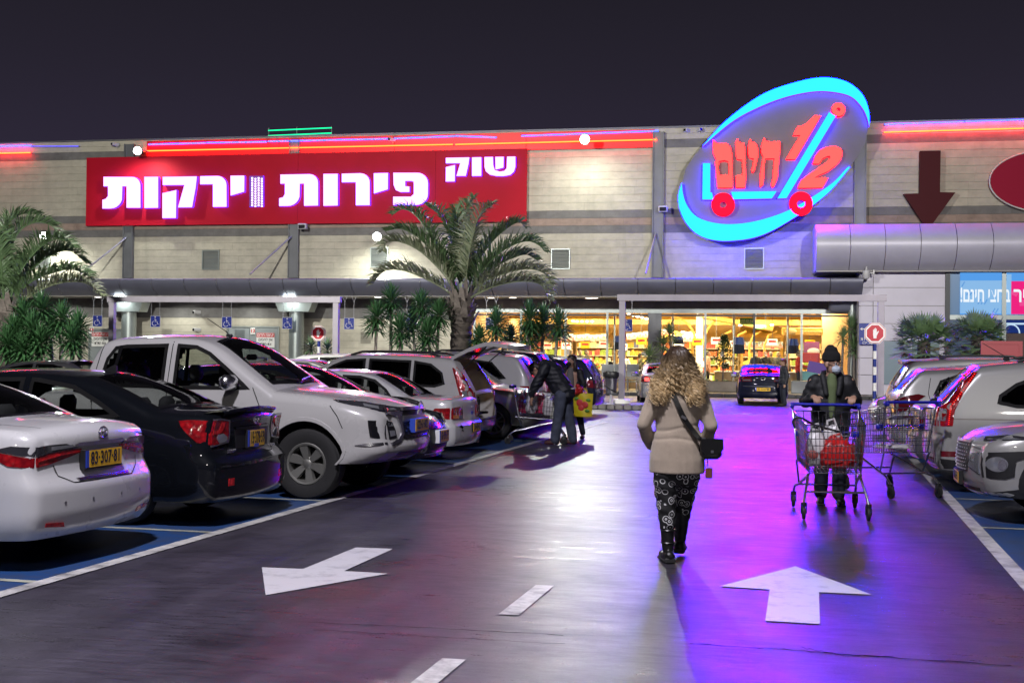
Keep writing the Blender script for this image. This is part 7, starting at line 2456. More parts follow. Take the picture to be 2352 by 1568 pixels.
# blue arrow notice half hidden behind the right stop sign
X, Z = P(1985, 767, YB - .1)
t = thing('blue_notice', 'blue notice with a white arrow beside the stop hand sign', 'sign', (X + .1, YB - .06, Z))
MB().box((0, 0, 0), (.62, .03, .92)).build('sign_plate', M['sign_blue'], t)
MB().prism([(-.28, .22), (-.18, .29), (-.18, .24), (.1, .24), (.1, .20), (-.18, .20), (-.18, .15)], lambda a, z, d: Vector((a, d, z)), -.024, -.017).build('arrow', M['print_white'], t)
text('sign_text', heb('עגלות'), .2, (0, -.019, -.22), M['print_white'], t, fitw=.5)
text('sign_text', heb('נכים'), .2, (.04, -.019, -.38), M['print_white'], t, fitw=.4)
# wheelchair signs hung from the canopy
def wheelchair(k):
 return (dict(c=(-.02 * k, .34 * k), r=.055 * k), [(-.02, .26), (-.02, .02), (.16, .02), (.22, -.20), (.30, -.17)], [(-.02, .13), (.12, .13)],
   [(-.08 + .0 + .19 * cos(a), -.12 + .19 * sin(a)) for a in [radians(110 + 22 * i) for i in range(11)]])
def hang_sign(px, py, lab, half=False):
 d = YC + 0.55
 X, Z = P(px, py, d)
 t = thing('wheelchair_sign', lab, 'sign', (X, d, Z), 0, 'blue wheelchair signs hanging from the canopy')
 w, h = .50, .55
 MB().box((0, 0, 0), (w, .02, h)).build('sign_plate', M['sign_blue'], t)
 b = MB()
 for s_ in (-1, 1):
  b.box((s_ * (w / 2 - .006), -.012, 0), (.012, .006, h))
  b.box((0, -.0121, s_ * (h / 2 - .006)), (w - .03, .006, .012))
 b.build('sign_border', M['print_white'], t)
 b = MB()
 q, l1, l2, ar_ = wheelchair(.6)
 b.ball((q['c'][0], -.013, q['c'][1]), (q['r'], .005, q['r']), 10, 6)
 for l, rr in ((l1, .022), (l2, .02), (ar_, .022)):
  b.tube([(a * .6 + .0, -.013, z * .6 - .02) for a, z in l], rr * .6 * 1.15, 5)
 b.build('wheelchair_symbol', M['print_white'], t)
 zs = zc_b - Z - .02
 for s_ in (-1, 1):
  b = MB()
  b.tube([(s_ * .22, 0, h / 2), (s_ * .22, 0, zs - .28)], .012, 5)
  b.tube([(s_ * .22, 0, zs - .28), (s_ * .22 - .12, 0, zs)], .012, 5)
  b.tube([(s_ * .22, 0, zs - .28), (s_ * .22 + .12, 0, zs)], .012, 5)
  b.build('hanger', M['galv'], t)
for px, py, lab in ((224, 737, 'blue wheelchair sign hanging nearest the left yucca plants'), (357, 738, 'blue wheelchair sign hanging right of the first round column'), (521, 740, 'blue wheelchair sign hanging left of emergency door twelve'), (660, 742, 'blue wheelchair sign hanging before the second round column'), (802, 743, 'blue wheelchair sign hanging alone left of the big yucca clump'), (945, 743, 'blue wheelchair sign half hidden behind the yucca leaves'), (1128, 743, 'blue wheelchair sign behind the yucca right of the palm trunk'), (1440, 747, 'blue wheelchair sign against the bright windows behind the gate post')):
 hang_sign(px, py, lab)
# sign board with purple ground by the entrance, and a low planter box
X, Z = P(1888, 847, YF - 1.6)
t = thing('purple_sign', 'small tilted purple sign board behind the man with the trolley', 'sign', (X, YF - 1.6, .14))
MB().box((0, 0, Z - .14), (1.25, .05, .48), rot=Matrix.Rotation(.2, 3, 'Y')).build('sign_board', mat('purple_board', (.10, .04, .30), .5), t)
MB().tube([(0, .05, 0), (0, .05, Z - .2)], .04, 8).build('post', M['steel'], t)
X = P(1838, 870, YF - 1.2)[0]
t = thing('planter_box', 'long grey planter box under the shop window right of the black saloon', 'planter', (X + .9, YF - 1.2, .14))
MB().box((0, 0, .28), (2.6, .6, .56), ch=.03).build('planter_body', M['panel_grey'], t)
# red plastic barrier board by the fan palms
X, Z = P(2300, 795, 40)
t = thing('red_board', 'dull red framed board standing behind the white off-roader', 'board', (X, 40, 0))
A = P(2260, 795, 40)[0]
B = P(2348, 795, 40)[0]
zt_ = P(2300, 783, 40)[1]
M['dull_red'] = mat('dull_red_plastic', (.28, .03, .04), .5)
MB().box((0, 0, zt_ / 2 + .1), (B - A - .1, .06, zt_ - .3)).build('panel', M['dull_red'], t)
for s_ in (-1, 1):
 MB().box((s_ * (B - A) / 2, 0, zt_ / 2), (.1, .1, zt_)).build('side_rail', M['dull_red'], t)
MB().box((0, 0, zt_ - .05), (B - A - .1, .1, .1)).build('top_rail', M['dull_red'], t)
# ------------------------------------------------------------------ plants
def leaf_mat(name, col, rough=0.45, var=0.35, scale=3):
 m = mat(name, col, rough, var=var, scale=scale)
 b = m.node_tree.nodes['Principled BSDF']
 t = m.node_tree
 tr = t.nodes.new('ShaderNodeBsdfTranslucent')
 tr.inputs['Color'].default_value = (*[c * 1.5 for c in col], 1)
 mx = t.nodes.new('ShaderNodeMixShader')
 mx.inputs[0].default_value = 0.22
 t.links.new(b.outputs[0], mx.inputs[1])
 t.links.new(tr.outputs[0], mx.inputs[2])
 t.links.new(mx.outputs[0], t.nodes['Material Output'].inputs['Surface'])
 return m
M['frond'] = leaf_mat('palm_frond_green', (0.062, 0.105, 0.046))
M['frond_dry'] = leaf_mat('palm_frond_greyish', (0.13, 0.15, 0.09))
M['yucca'] = leaf_mat('yucca_green', (0.036, 0.095, 0.036), 0.35)
M['fan'] = leaf_mat('fan_palm_green', (0.16, 0.26, 0.12), 0.4)
M['fan_yellow'] = leaf_mat('fan_palm_yellowed', (0.20, 0.17, 0.05), 0.5)
M['tree_leaf'] = leaf_mat('ficus_leaf', (0.028, 0.060, 0.020), 0.35)
M['bark'] = mat('palm_bark', (0.045, 0.036, 0.031), 0.9, var=0.4, scale=9, bump=0.8)
M['boot'] = mat('palm_leaf_base', (0.11, 0.092, 0.082), 0.85, var=0.35, scale=6, bump=0.5)
M['stem'] = mat('yucca_stem', (0.19, 0.165, 0.145), 0.85, var=0.3, scale=8)
def frond(parent, pts, dy0, dy1, base, d, m, ll=0.60, n=112):
 """one feather leaf: pts in view pixels, at distance d, leaning by dy along y"""
 W_ = []
 for i, (px, py) in enumerate(pts):
  f = i / (len(pts) - 1)
  dd = d + lerp(dy0, dy1, f)
  X, Z = P(px, py, dd)
  W_.append(Vector((X - base[0], dd - base[1], Z)))
 path = catmull(W_, 8)
 N = len(path)
 b = MB()
 b.tube(path, [lerp(.045, .006, (i / (N - 1)) ** .6) for i in range(N)], 5)
 L_ = sum((path[i + 1] - path[i]).length for i in range(N - 1))
 acc = [0]
 for i in range(N - 1):
  acc.append(acc[-1] + (path[i + 1] - path[i]).length)
 side0 = Vector((0.0, 1, 0))
 for k in range(n):
  f = .14 + .86 * k / (n - 1)
  s_ = f * L_
  i = 0
  while i < N - 2 and acc[i + 1] < s_:
   i += 1
  u = (s_ - acc[i]) / max(1e-6, acc[i + 1] - acc[i])
  p = path[i].lerp(path[i + 1], min(1, u))
  t = (path[i + 1] - path[i]).normalized()
  sd = t.cross(Vector((0, 0, 1)))
  sd = sd.normalized() if sd.length > .1 else side0
  up = sd.cross(t).normalized()
  l = ll * (0.35 + 1.0 * sin(pi * min(1, f * .92 + .06)) ** .7) * R.uniform(.8, 1.15)
  for sg in (-1, 1):
   dr = (t * R.uniform(.55, .8) + up * R.uniform(.35, .75) + sd * sg * R.uniform(.35, .75)).normalized()
   q1 = p + dr * l * .55
   q2 = q1 + (dr + Vector((0, 0, -R.uniform(.25, .9)))).normalized() * l * .45
   w = (t * .6 + Vector((R.uniform(-.4, .4), R.uniform(-.4, .4), R.uniform(-.4, .4)))).normalized() * .027
   b.add([p - w * .6, p + w * .6, q1 + w, q1 - w, q2], [(0, 1, 2, 3), (3, 2, 4)])
 return b.build('frond', m, parent, fix=False)
def palm(crown, d, lists, label, trunk_w, scale_l=0.60):
 X, Z = P(crown[0], crown[1], d)
 t = thing('palm_tree', label, 'palm tree', (X, d, 0))
 b = MB()
 prof = []
 for k in range(30):
  z = Z * k / 29
  prof.append((trunk_w * (1.0 + .10 * sin(z * 22)) * (1.1 if z > Z - .5 else 1), z))
 b.lathe(prof + [(trunk_w * .6, Z + .3), (0, Z + .5)], 20)
 for i, v in enumerate(b.v):
  b.v[i] = (v[0] * R.uniform(.94, 1.06), v[1] * R.uniform(.94, 1.06), v[2])
 b.build('trunk', M['bark'], t, 40)
 for k in range(34):
  a = k * 2.4
  z0 = Z - .62 + .9 * (k / 34)
  r0 = trunk_w * lerp(1.05, .7, k / 34)
  dv = Vector((cos(a), sin(a), 0))
  tv = Vector((-sin(a), cos(a), 0))
  l = R.uniform(.25, .5) + .25 * k / 34
  out = lerp(.30, .16, k / 34) * R.uniform(.6, 1.3)
  p0 = dv * r0 + Vector((0, 0, z0 - .12))
  p1 = p0 + dv * out * .5 + Vector((0, 0, l * .6))
  p2 = p0 + dv * out + Vector((0, 0, l))
  w = .16
  MB().add([p0 - tv * w, p0 + tv * w, p1 + tv * w * .6, p1 - tv * w * .6, p2 + tv * w * .3, p2 - tv * w * .3, p0 - dv * .08, p1 - dv * .07, p2 - dv * .05],
                 [(0, 1, 2, 3), (3, 2, 4, 5), (1, 6, 7, 2), (6, 0, 3, 7), (2, 7, 8, 4), (7, 3, 5, 8)]).build('leaf_base', M['boot'], t)
 for i, (pts, dy, dry) in enumerate(lists):
  frond(t, pts, 0, dy, (X, d), d, M['frond_dry' if dry else 'frond'], scale_l)
 return t
z6 = lambda q: [(803.9 + .25635 * a, 430.7 + .25635 * c) for a, c in q]
palm((1060, 697), 41.0, [
 (z6([(1000, 980), (955, 700), (900, 450), (810, 260), (690, 165)]), 1.2, 0),
 (z6([(985, 980), (880, 720), (740, 470), (600, 265), (480, 195), (390, 240)]), .5, 0),
 (z6([(975, 985), (900, 800), (760, 600), (600, 440), (450, 370), (330, 390)]), -.6, 0),
 (z6([(970, 990), (860, 800), (700, 630), (560, 530), (420, 482), (320, 500), (295, 570)]), -1.2, 1),
 (z6([(960, 1010), (860, 920), (700, 830), (540, 760), (400, 735), (290, 760), (205, 860)]), -.8, 1),
 (z6([(1000, 980), (985, 620), (1005, 380), (1040, 200), (1110, 100)]), 1.5, 0),
 (z6([(1005, 980), (1000, 650), (985, 420), (960, 280), (935, 190)]), .8, 0),
 (z6([(1030, 960), (1060, 650), (1110, 400), (1170, 230), (1270, 160)]), -1.4, 1),
 (z6([(1040, 980), (1130, 700), (1260, 500), (1400, 370), (1510, 310), (1560, 350)]), .6, 0),
 (z6([(1045, 985), (1150, 790), (1300, 620), (1450, 520), (1590, 480), (1690, 515), (1740, 570)]), -.4, 0),
 (z6([(1045, 990), (1170, 840), (1320, 700), (1460, 630), (1580, 600), (1670, 650)]), .9, 0),
 (z6([(1050, 1000), (1150, 880), (1330, 790), (1480, 745), (1620, 730), (1740, 770), (1800, 860)]), -.7, 1),
 (z6([(1050, 1010), (1130, 960), (1280, 890), (1450, 850), (1600, 842), (1720, 880), (1785, 1010)]), -1.2, 1),
], 'tall palm with arching feathery fronds standing between the two yucca clumps', .36)
zl = lambda q: [(a * .36624, 258.4 + c * .36624) for a, c in q]
palm((16, 722), 37.0, [
 (zl([(35, 1230), (45, 950), (110, 760), (220, 690), (330, 715), (370, 800)]), 1.0, 0),
 (zl([(45, 1230), (130, 1000), (260, 840), (380, 792), (460, 850)]), -.6, 0),
 (zl([(55, 1230), (180, 1010), (320, 895), (440, 868), (540, 945)]), .7, 0),
 (zl([(55, 1240), (170, 1080), (330, 1005), (460, 985), (565, 1030)]), -.8, 0),
 (zl([(50, 1260), (180, 1160), (320, 1085), (460, 1060), (560, 1080), (630, 1150)]), -.9, 1),
 (zl([(30, 1230), (0, 900), (40, 720), (130, 640), (240, 640)]), 1.4, 0),
 (zl([(20, 1230), (-60, 950), (-160, 820), (-300, 780), (-420, 860)]), .4, 0),
 (zl([(20, 1240), (-90, 1060), (-240, 960), (-380, 980)]), -.6, 1),
 (zl([(30, 1230), (10, 980), (-20, 800), (-90, 700), (-180, 660)]), -.8, 0),
 (zl([(40, 1230), (80, 1050), (170, 930), (260, 880), (330, 900)]), 1.3, 0),
], 'palm at the left edge with fronds arching before the yellow lit wall', .34)
def rosette(b, c, r, n=75, droop=.5, w=.040, up=1.0):
 c = Vector(c)
 for k in range(n):
  a = k * 2.39996
  el = lerp(1.45, -.75, (k / n) ** 1.1) * up
  dr = Vector((cos(a) * cos(el), sin(a) * cos(el), sin(el)))
  l = r * R.uniform(.8, 1.12)
  sd = dr.cross(Vector((0, 0, 1)))
  sd = sd.normalized() if sd.length > .05 else Vector((1, 0, 0))
  p0 = c - Vector((0, 0, .12 * k / n))
  p1 = p0 + dr * l * .5
  p2 = p1 + (dr + Vector((0, 0, -droop * R.uniform(.2, 1) * (k / n + .15)))).normalized() * l * .5
  up_ = sd.cross(dr) * w * .5
  b.add([p0 - sd * w * .5, p0 + sd * w * .5, p1 + sd * w + up_, p1, p1 - sd * w + up_, p2], [(0, 1, 2, 3), (0, 3, 4), (3, 2, 5), (4, 3, 5)])
def yucca(px, py, d, label, r=.62, n=75, stem=True, group=None, m='yucca', skirt=True):
 X, Z = P(px, py, d)
 t = thing('yucca_plant', label, 'yucca plant', (X, d, 0), 0, group)
 b = MB()
 rosette(b, (0, 0, Z), r, n)
 if skirt and Z > 1.2:
  rosette(b, (R.uniform(-.1, .1), 0, Z - r * .55), r * .95, n // 2, 1.2, up=.6)
 b.build('leaf_rosette', M[m], t, fix=False)
 if stem:
  MB().tube([(R.uniform(-.25, .25), R.uniform(-.1, .1), 0), (R.uniform(-.15, .15), 0, Z * .45), (0, 0, Z)], [.075, .06, .05], 7).build('stem', M['stem'], t, 50)
GY = 'yuccas planted around the palm trunk'
for i, (a, c, dd, lab) in enumerate(((240, 1150, 40.2, 'leftmost yucca of the clump beside the palm, tall rosette'), (370, 1005, 40.8, 'tallest yucca of the clump left of the palm trunk'), (640, 1050, 40.9, 'tall yucca rosette just left of the palm trunk top'), (800, 1135, 40.3, 'yucca rosette touching the palm trunk on its left'), (450, 1270, 39.8, 'low yucca rosette at the front of the left clump'), (560, 1190, 41.6, 'shaded yucca rosette in the middle of the left clump'),
  (700, 1310, 40.0, 'low yucca beside the foot of the palm on its left'), (1160, 1340, 40.2, 'low yucca right of the palm trunk'), (1310, 1210, 40.5, 'yucca rosette against the bright window right of the palm'), (1610, 1160, 40.7, 'tallest yucca of the clump right of the palm'), (1735, 1190, 41.2, 'thin yucca behind the tallest one right of the palm'), (1870, 1225, 40.3, 'rightmost yucca above the dark people carrier'), (1600, 1330, 40.9, 'shaded yucca low in the right clump'), (1440, 1330, 41.3, 'low shaded yucca between the two right ones'))):
 x, y = z6([(a, c)])[0]
 yucca(x, y, dd, lab, .66 if i not in (7, 13) else .5, 105)
z5 = lambda a, c: (.1831 * a, 660.3 + .1831 * c)
for a, c, dd, lab in ((520, 260, 36.2, 'tallest yucca beside the left palm'), (290, 340, 35.6, 'yucca rosette beside the left palm trunk'), (780, 380, 36.0, 'yucca rosette in the middle of the left bed'), (980, 500, 35.6, 'yucca nearest the wheelchair sign, on a pale forked stem'), (400, 520, 35.0, 'low dark yucca in the middle of the left bed'), (180, 560, 35.2, 'yucca rosette under the left palm trunk'), (620, 470, 36.6, 'shaded yucca behind the middle of the left bed'), (900, 640, 35.2, 'drooping yucca above the bare stems'), (90, 700, 34.8, 'yucca at the left edge under the palm'), (500, 680, 34.9, 'lowest yucca in the left bed'), (290, 760, 34.7, 'low yucca before the left palm')):
 x, y = z5(a, c)
 yucca(x, y, dd, lab, .66, 105)
for px, py, dd, lab in ((715, 795, 44.5, 'small bright green yucca left of the stop sign post'), (752, 800, 44.5, 'small pale yucca right of the stop sign post')):
 yucca(px, py, dd, lab, .5, 45, False, None, 'fan', False)
for px, py, dd, lab, r in ((1538, 765, YF - 1.6, 'slender potted yucca before the wide grey mullion', .62), (1524, 790, YF - 1.5, 'lower head of the slender yucca by the mullion', .55), (1491, 818, YF - 1.5, 'drooping yucca by the grey mullion', .75), (1955, 752, YF - 1.2, 'tall yucca by the round steel column of the corner', .75), (1937, 775, YF - 1.4, 'yucca behind the man with the black hat', .6), (1962, 800, YF - 1.2, 'low yucca at the foot of the round steel column', .7)):
 yucca(px, py, dd, lab, r, 60, True, None, 'fan', False)
def fan_palm(cx, cy, rx, ry, d, label, n=42):
 X, Z = P(cx, cy, d)
 t = thing('fan_palm', label, 'fan palm', (X, d, 0))
 MB().tube([(0, 0, 0), (0, 0, Z)], [.25, .2], 10).build('trunk', M['bark'], t, 50)
 k_ = d / 2850
 for i in range(n):
  a = i * 2.39996
  el = lerp(1.35, -.55, i / n)
  dr = Vector((cos(a) * cos(el), sin(a) * cos(el), sin(el)))
  l = lerp(ry, rx, cos(el)) * k_ * R.uniform(.55, .75)
  c0 = Vector((0, 0, Z - .2))
  c1 = c0 + dr * l
  b = MB()
  b.tube([c0, c1], .012, 4)
  sd = dr.cross(Vector((0, 0, 1))).normalized()
  up_ = sd.cross(dr)
  fl = rx * k_ * .48
  nb = 22
  for j in range(nb):
   an = lerp(-1.9, 1.9, j / (nb - 1))
   q = (dr * cos(an) + sd * sin(an) + up_ * .18 * cos(an * 2)).normalized()
   tip = c1 + q * fl * R.uniform(.8, 1.1) + Vector((0, 0, -.08 * R.random()))
   mid_ = c1.lerp(tip, .55)
   w = q.cross(up_).normalized() * .034
   b.add([c1, mid_ + w, tip, mid_ - w], [(0, 1, 2, 3)])
  b.build('fan_leaf', M['fan_yellow'] if (i % 9 == 4 and el < .3) else M['fan'], t, fix=False)
fan_palm(2122, 782, 80, 75, 42.0, 'bushy fan palm left of the other, before the white block')
fan_palm(2245, 770, 72, 66, 42.5, 'bushy fan palm before the blue advertising window')
# decorated tree in the stone planter
X, Z = P(1668, 772, YF - .7)
X2, Zb = P(1660, 862, YF - .7)
t = thing('ornamental_tree', 'slim dark green ornamental tree in the stone planter before the window', 'tree', (X2, YF - .7, .6))
MB().tube([(0, 0, 0), (.03, 0, .9), (.05, 0, Z - .9)], [.04, .035, .02], 7).build('trunk', M['stem'], t, 50)
b = MB()
for i in range(1500):
 f = R.random() ** .8
 z = lerp(.55, Z - .55, f)
 rad = lerp(.78, .10, f) * (1 if f > .12 else .7)
 a, rr = R.uniform(0, 2 * pi), sqrt(R.random()) * rad
 if noise.noise(Vector((cos(a) * rr * 3, sin(a) * rr * 3, z * 2.5))) < -.18:
  continue
 p = Vector((cos(a) * rr + .05, sin(a) * rr * .8, z))
 q = Matrix.Rotation(R.uniform(0, 6.3), 3, 'Z') @ Matrix.Rotation(R.uniform(-1.2, 1.2), 3, 'X')
 s_ = R.uniform(.04, .075)
 b.add([p, p + q @ Vector((s_ * .5, s_, 0)), p + q @ Vector((0, s_ * 2, s_ * .2)), p + q @ Vector((-s_ * .5, s_, 0))], [(0, 1, 2, 3)])
b.build('crown', M['tree_leaf'], t, fix=False)
b = MB()
for i in range(14):
 b.ball((R.uniform(-1.2, 1.2), R.uniform(-.25, .25), .02), (R.uniform(.06, .12), .08, R.uniform(.05, .12)), 6, 4)
b.build('plants', M['fan'], t)
# ------------------------------------------------------------------ people
def blob(name, m, parts, parent, voxel=.014, smooth_it=2, disp=None):
 """parts: ('t', [(point, radius) ...]) tapered limb, ('e', centre, radii[, matrix]) ellipsoid, ('l', [(centre, rx, ry) ...]) upright loft; merged into one skin"""
 b = MB()
 for p in parts:
  if p[0] == 't':
   pts, rs = [Vector(q[0]) for q in p[1]], [q[1] for q in p[1]]
   b.tube(pts, rs, 12)
   for q, r in zip(pts, rs):
    b.ball(q, r * .985, 12, 8)
  elif p[0] == 'e':
   b.ball(p[1], p[2], 16, 12, p[3] if len(p) > 3 else None)
  elif p[0] == 'l':
   n = 20
   vs, fs = [], []
   for c, rx, ry in p[1]:
    c = Vector(c)
    vs += [c + Vector((rx * cos(2 * pi * k / n), ry * sin(2 * pi * k / n), 0)) for k in range(n)]
   m_ = len(p[1])
   for i in range(m_ - 1):
    fs += [(i * n + k, i * n + (k + 1) % n, (i + 1) * n + (k + 1) % n, (i + 1) * n + k) for k in range(n)]
   fs += [tuple(range(n))[::-1], tuple((m_ - 1) * n + k for k in range(n))]
   b.add(vs, fs)
 o = bpy.data.objects.new(name, b.mesh(name, m))
 md = o.modifiers.new('r', 'REMESH')
 md.mode = 'VOXEL'
 md.voxel_size = voxel
 md.use_smooth_shade = True
 sm = o.modifiers.new('s', 'SMOOTH')
 sm.factor = .5
 sm.iterations = smooth_it
 me = bake(o)
 me.name = name
 old = o.data
 bpy.data.objects.remove(o)
 bpy.data.meshes.remove(old)
 me.materials.clear()
 me.materials.append(m)
 if disp:
  nv = len(me.vertices)
  nn = [Vector(q.vector) for q in me.vertex_normals]
  cc = [v.co.copy() for v in me.vertices]
  me.vertices.foreach_set('co', [x for p, q in zip(cc, nn) for x in p + q * disp(p)])
 me.polygons.foreach_set('use_smooth', [True] * len(me.polygons))
 return obj(name, me, parent)
def hand(w, fwd, side, curl=.5, k=1.0):
 """palm, four unequal bent fingers and a thumb: w wrist, fwd along the palm, side towards the thumb"""
 w, f, s_ = Vector(w), Vector(fwd).normalized(), Vector(side).normalized()
 n = f.cross(s_).normalized()
 if n.z > 0:
  n = -n                                     # fingers curl downwards
 out = [('t', [(w, .027 * k), (w + f * .03 * k, .030 * k)]), ('e', w + f * .055 * k, (.04 * k, .046 * k, .02 * k), Matrix((s_, f, n)).transposed())]
 for i, l in enumerate((.072, .08, .074, .058)):
  b0 = w + f * .085 * k + s_ * (.030 - .020 * i) * k
  d1 = (f * cos(curl * .6) + n * sin(curl * .6)).normalized()
  d2 = (f * cos(curl * 1.5) + n * sin(curl * 1.5)).normalized()
  d3 = (f * cos(curl * 2.3) + n * sin(curl * 2.3)).normalized()
  p1 = b0 + d1 * l * .45 * k
  p2 = p1 + d2 * l * .33 * k
  out.append(('t', [(b0, .0105 * k), (p1, .0098 * k), (p2, .009 * k), (p2 + d3 * l * .26 * k, .0078 * k)]))
 t0 = w + f * .035 * k + s_ * .034 * k
 t1 = t0 + (f * .7 + s_ * .75).normalized() * .034 * k
 t2 = t1 + (f * .95 + s_ * .2 + n * curl * .5).normalized() * .03 * k
 out.append(('t', [(w + f * .02 * k + s_ * .015 * k, .014 * k), (t0, .013 * k), (t1, .0115 * k), (t2, .0095 * k)]))
 return out
def head(c, yaw, pitch=0.0, k=1.0):
 """skull, jaw, nose, ears, eye sockets; faces -y before yaw"""
 Mh = Matrix.Rotation(yaw, 3, 'Z') @ Matrix.Rotation(pitch, 3, 'X')
 c = Vector(c)
 v = lambda x, y, z: c + Mh @ Vector((x * k, y * k, z * k))
 return Mh, [('e', v(0, .012, .03), (.076 * k, .095 * k, .092 * k), Mh), ('e', v(0, -.025, -.035), (.062 * k, .068 * k, .085 * k), Mh), ('e', v(0, -.06, -.085), (.034 * k, .03 * k, .03 * k), Mh),
    ('t', [(v(0, -.085, .015), .010 * k), (v(0, -.112, -.028), .015 * k)]), ('e', v(.078, .01, -.01), (.012 * k, .022 * k, .034 * k), Mh), ('e', v(-.078, .01, -.01), (.012 * k, .022 * k, .034 * k), Mh),
    ('e', v(0, -.088, -.062), (.026 * k, .012 * k, .010 * k), Mh), ('e', v(.03, -.078, .028), (.022 * k, .014 * k, .010 * k), Mh), ('e', v(-.03, -.078, .028), (.022 * k, .014 * k, .010 * k), Mh)], v
def eyes(parent, v, k=1.0):
 b = MB()
 for s_ in (-1, 1):
  b.ball(v(s_ * .031, -.079, .012), .0125 * k, 10, 6)
 o = b.build('eyes', M['print_white'], parent, 60)
 b = MB()
 for s_ in (-1, 1):
  b.ball(v(s_ * .031, -.0875, .012), .0065 * k, 8, 6)
 b.build('irises', M['print_black'], o, 60)
def limb(a, b_, c, r0, r1, r2):
 return ('t', [(a, r0), (b_, r1), (c, r2)])
M['skin'] = mat('skin', (.42, .25, .17), .5, var=.08, scale=12)
M['coat_beige'] = mat('beige_wool_coat', (.36, .295, .22), .9, var=.10, scale=10, bump=.25, bscale=160, sheen=.3)
M['jacket_black'] = mat('black_jacket', (.011, .012, .014), .65, var=.2, scale=20, bump=.3, bscale=60)
M['jacket_navy'] = mat('navy_jacket', (.010, .012, .018), .6, var=.2, scale=20, bump=.3, bscale=50)
M['jeans'] = mat('blue_jeans', (.055, .065, .095), .85, var=.3, scale=9, bump=.2, bscale=120)
M['jeans_dark'] = mat('dark_jeans', (.016, .020, .034), .85, var=.25, scale=9)
M['leather'] = mat('black_leather', (.010, .010, .010), .28, bump=.15, scale=20)
M['shoe'] = mat('dark_shoe', (.014, .012, .012), .5)
M['sole'] = mat('shoe_sole', (.02, .02, .02), .7)
M['green_knit'] = mat('green_sweater', (.12, .16, .07), .9, bump=.3, scale=40)
M['mask_blue'] = mat('face_mask', (.52, .60, .68), .75)
M['knit_black'] = mat('black_knit', (.008, .008, .009), .95, bump=.5, scale=60)
M['hair_brown'] = mat('dark_brown_hair', (.022, .012, .008), .5)
M['hair_red'] = mat('red_brown_hair', (.09, .02, .012), .5)
M['hair_blond'] = mat('grey_blond_hair', (.36, .26, .15), .6)
def curl_hair_mat():
 m, t, b = newmat('curly_blond_hair')
 at = t.nodes.new('ShaderNodeVertexColor')
 at.layer_name = 'tint'
 t.links.new(at.outputs['Color'], b.inputs['Base Color'])
 b.inputs['Roughness'].default_value = .45
 return m
M['curls'] = curl_hair_mat()
def print_mat():
 """black cloth printed with white rings"""
 m, t, b = newmat('ring_print_cloth')
 pos = t.nodes.new('ShaderNodeTexCoord').outputs['Object']
 vor = t.nodes.new('ShaderNodeTexVoronoi')
 vor.inputs['Scale'].default_value = 16
 vor.inputs['Randomness'].default_value = .75
 t.links.new(pos, vor.inputs['Vector'])
 def ringf(a, c):
  g1 = t.nodes.new('ShaderNodeMath')
  g1.operation = 'GREATER_THAN'
  g1.inputs[1].default_value = a
  t.links.new(vor.outputs['Distance'], g1.inputs[0])
  g2 = t.nodes.new('ShaderNodeMath')
  g2.operation = 'LESS_THAN'
  g2.inputs[1].default_value = c
  t.links.new(vor.outputs['Distance'], g2.inputs[0])
  mu = t.nodes.new('ShaderNodeMath')
  mu.operation = 'MULTIPLY'
  t.links.new(g1.outputs[0], mu.inputs[0])
  t.links.new(g2.outputs[0], mu.inputs[1])
  return mu.outputs[0]
 ad = t.nodes.new('ShaderNodeMath')
 ad.operation = 'MAXIMUM'
 t.links.new(ringf(.37, .45), ad.inputs[0])
 t.links.new(ringf(.10, .17), ad.inputs[1])
 mx = t.nodes.new('ShaderNodeMix')
 mx.data_type = 'RGBA'
 mx.inputs['A'].default_value = (.008, .008, .009, 1)
 mx.inputs['B'].default_value = (.55, .55, .55, 1)
 t.links.new(ad.outputs[0], mx.inputs['Factor'])
 t.links.new(mx.outputs['Result'], b.inputs['Base Color'])
 b.inputs['Roughness'].default_value = .85
 return m
M['ring_print'] = print_mat()
def wool(co):
 return .006 * noise.noise(co * 9) + .004 * noise.noise(Vector((co.x * 6, co.y * 6, co.z * 9)))
def puff(co):
 return .008 * noise.noise(co * 11) + .004 * sin(co.z * 52 + 7 * noise.noise(co * 4))
# ---- woman in the beige coat, walking away
gx, gy = G(1553, 1290)
wm = thing('person', 'woman from behind with long curly blonde hair in a beige coat and patterned trousers', 'person', (gx, gy, 0), YAW * .3)
H_ = [('t', [((0, .0, 1.36), .055), ((0, .01, 1.52), .052)])]
Mh, hp, hv = head((0, .02, 1.585), pi)
hL, hR = (-.095, -.02, .90), (.095, .02, .90)
kL, kR = (-.085, .0, .50), (.06, .14, .50)
aL, aR = (-.065, -.04, .10), (.03, .30, .13)
sL, sR = (-.185, 0, 1.37), (.185, 0, 1.37)
eL, eR = (-.265, -.05, 1.10), (.265, -.05, 1.10)
wL, wR = (-.21, .13, .93), (.21, .13, .93)
body = hp + H_ + [('l', [((0, 0, .86), .15, .11), ((0, 0, 1.0), .15, .10), ((0, 0, 1.15), .13, .09), ((0, 0, 1.32), .16, .10), ((0, 0, 1.42), .10, .07)]),
 limb(sL, eL, wL, .05, .042, .03), limb(sR, eR, wR, .05, .042, .03), limb(hL, kL, aL, .08, .055, .04), limb(hR, kR, aR, .08, .055, .04)] + hand(wL, (.5, .8, -.5), (.6, .3, .6), .5, .9) + hand(wR, (-.5, .8, -.5), (-.6, .3, .6), .5, .9)
blob('body', M['skin'], body, wm, .011)
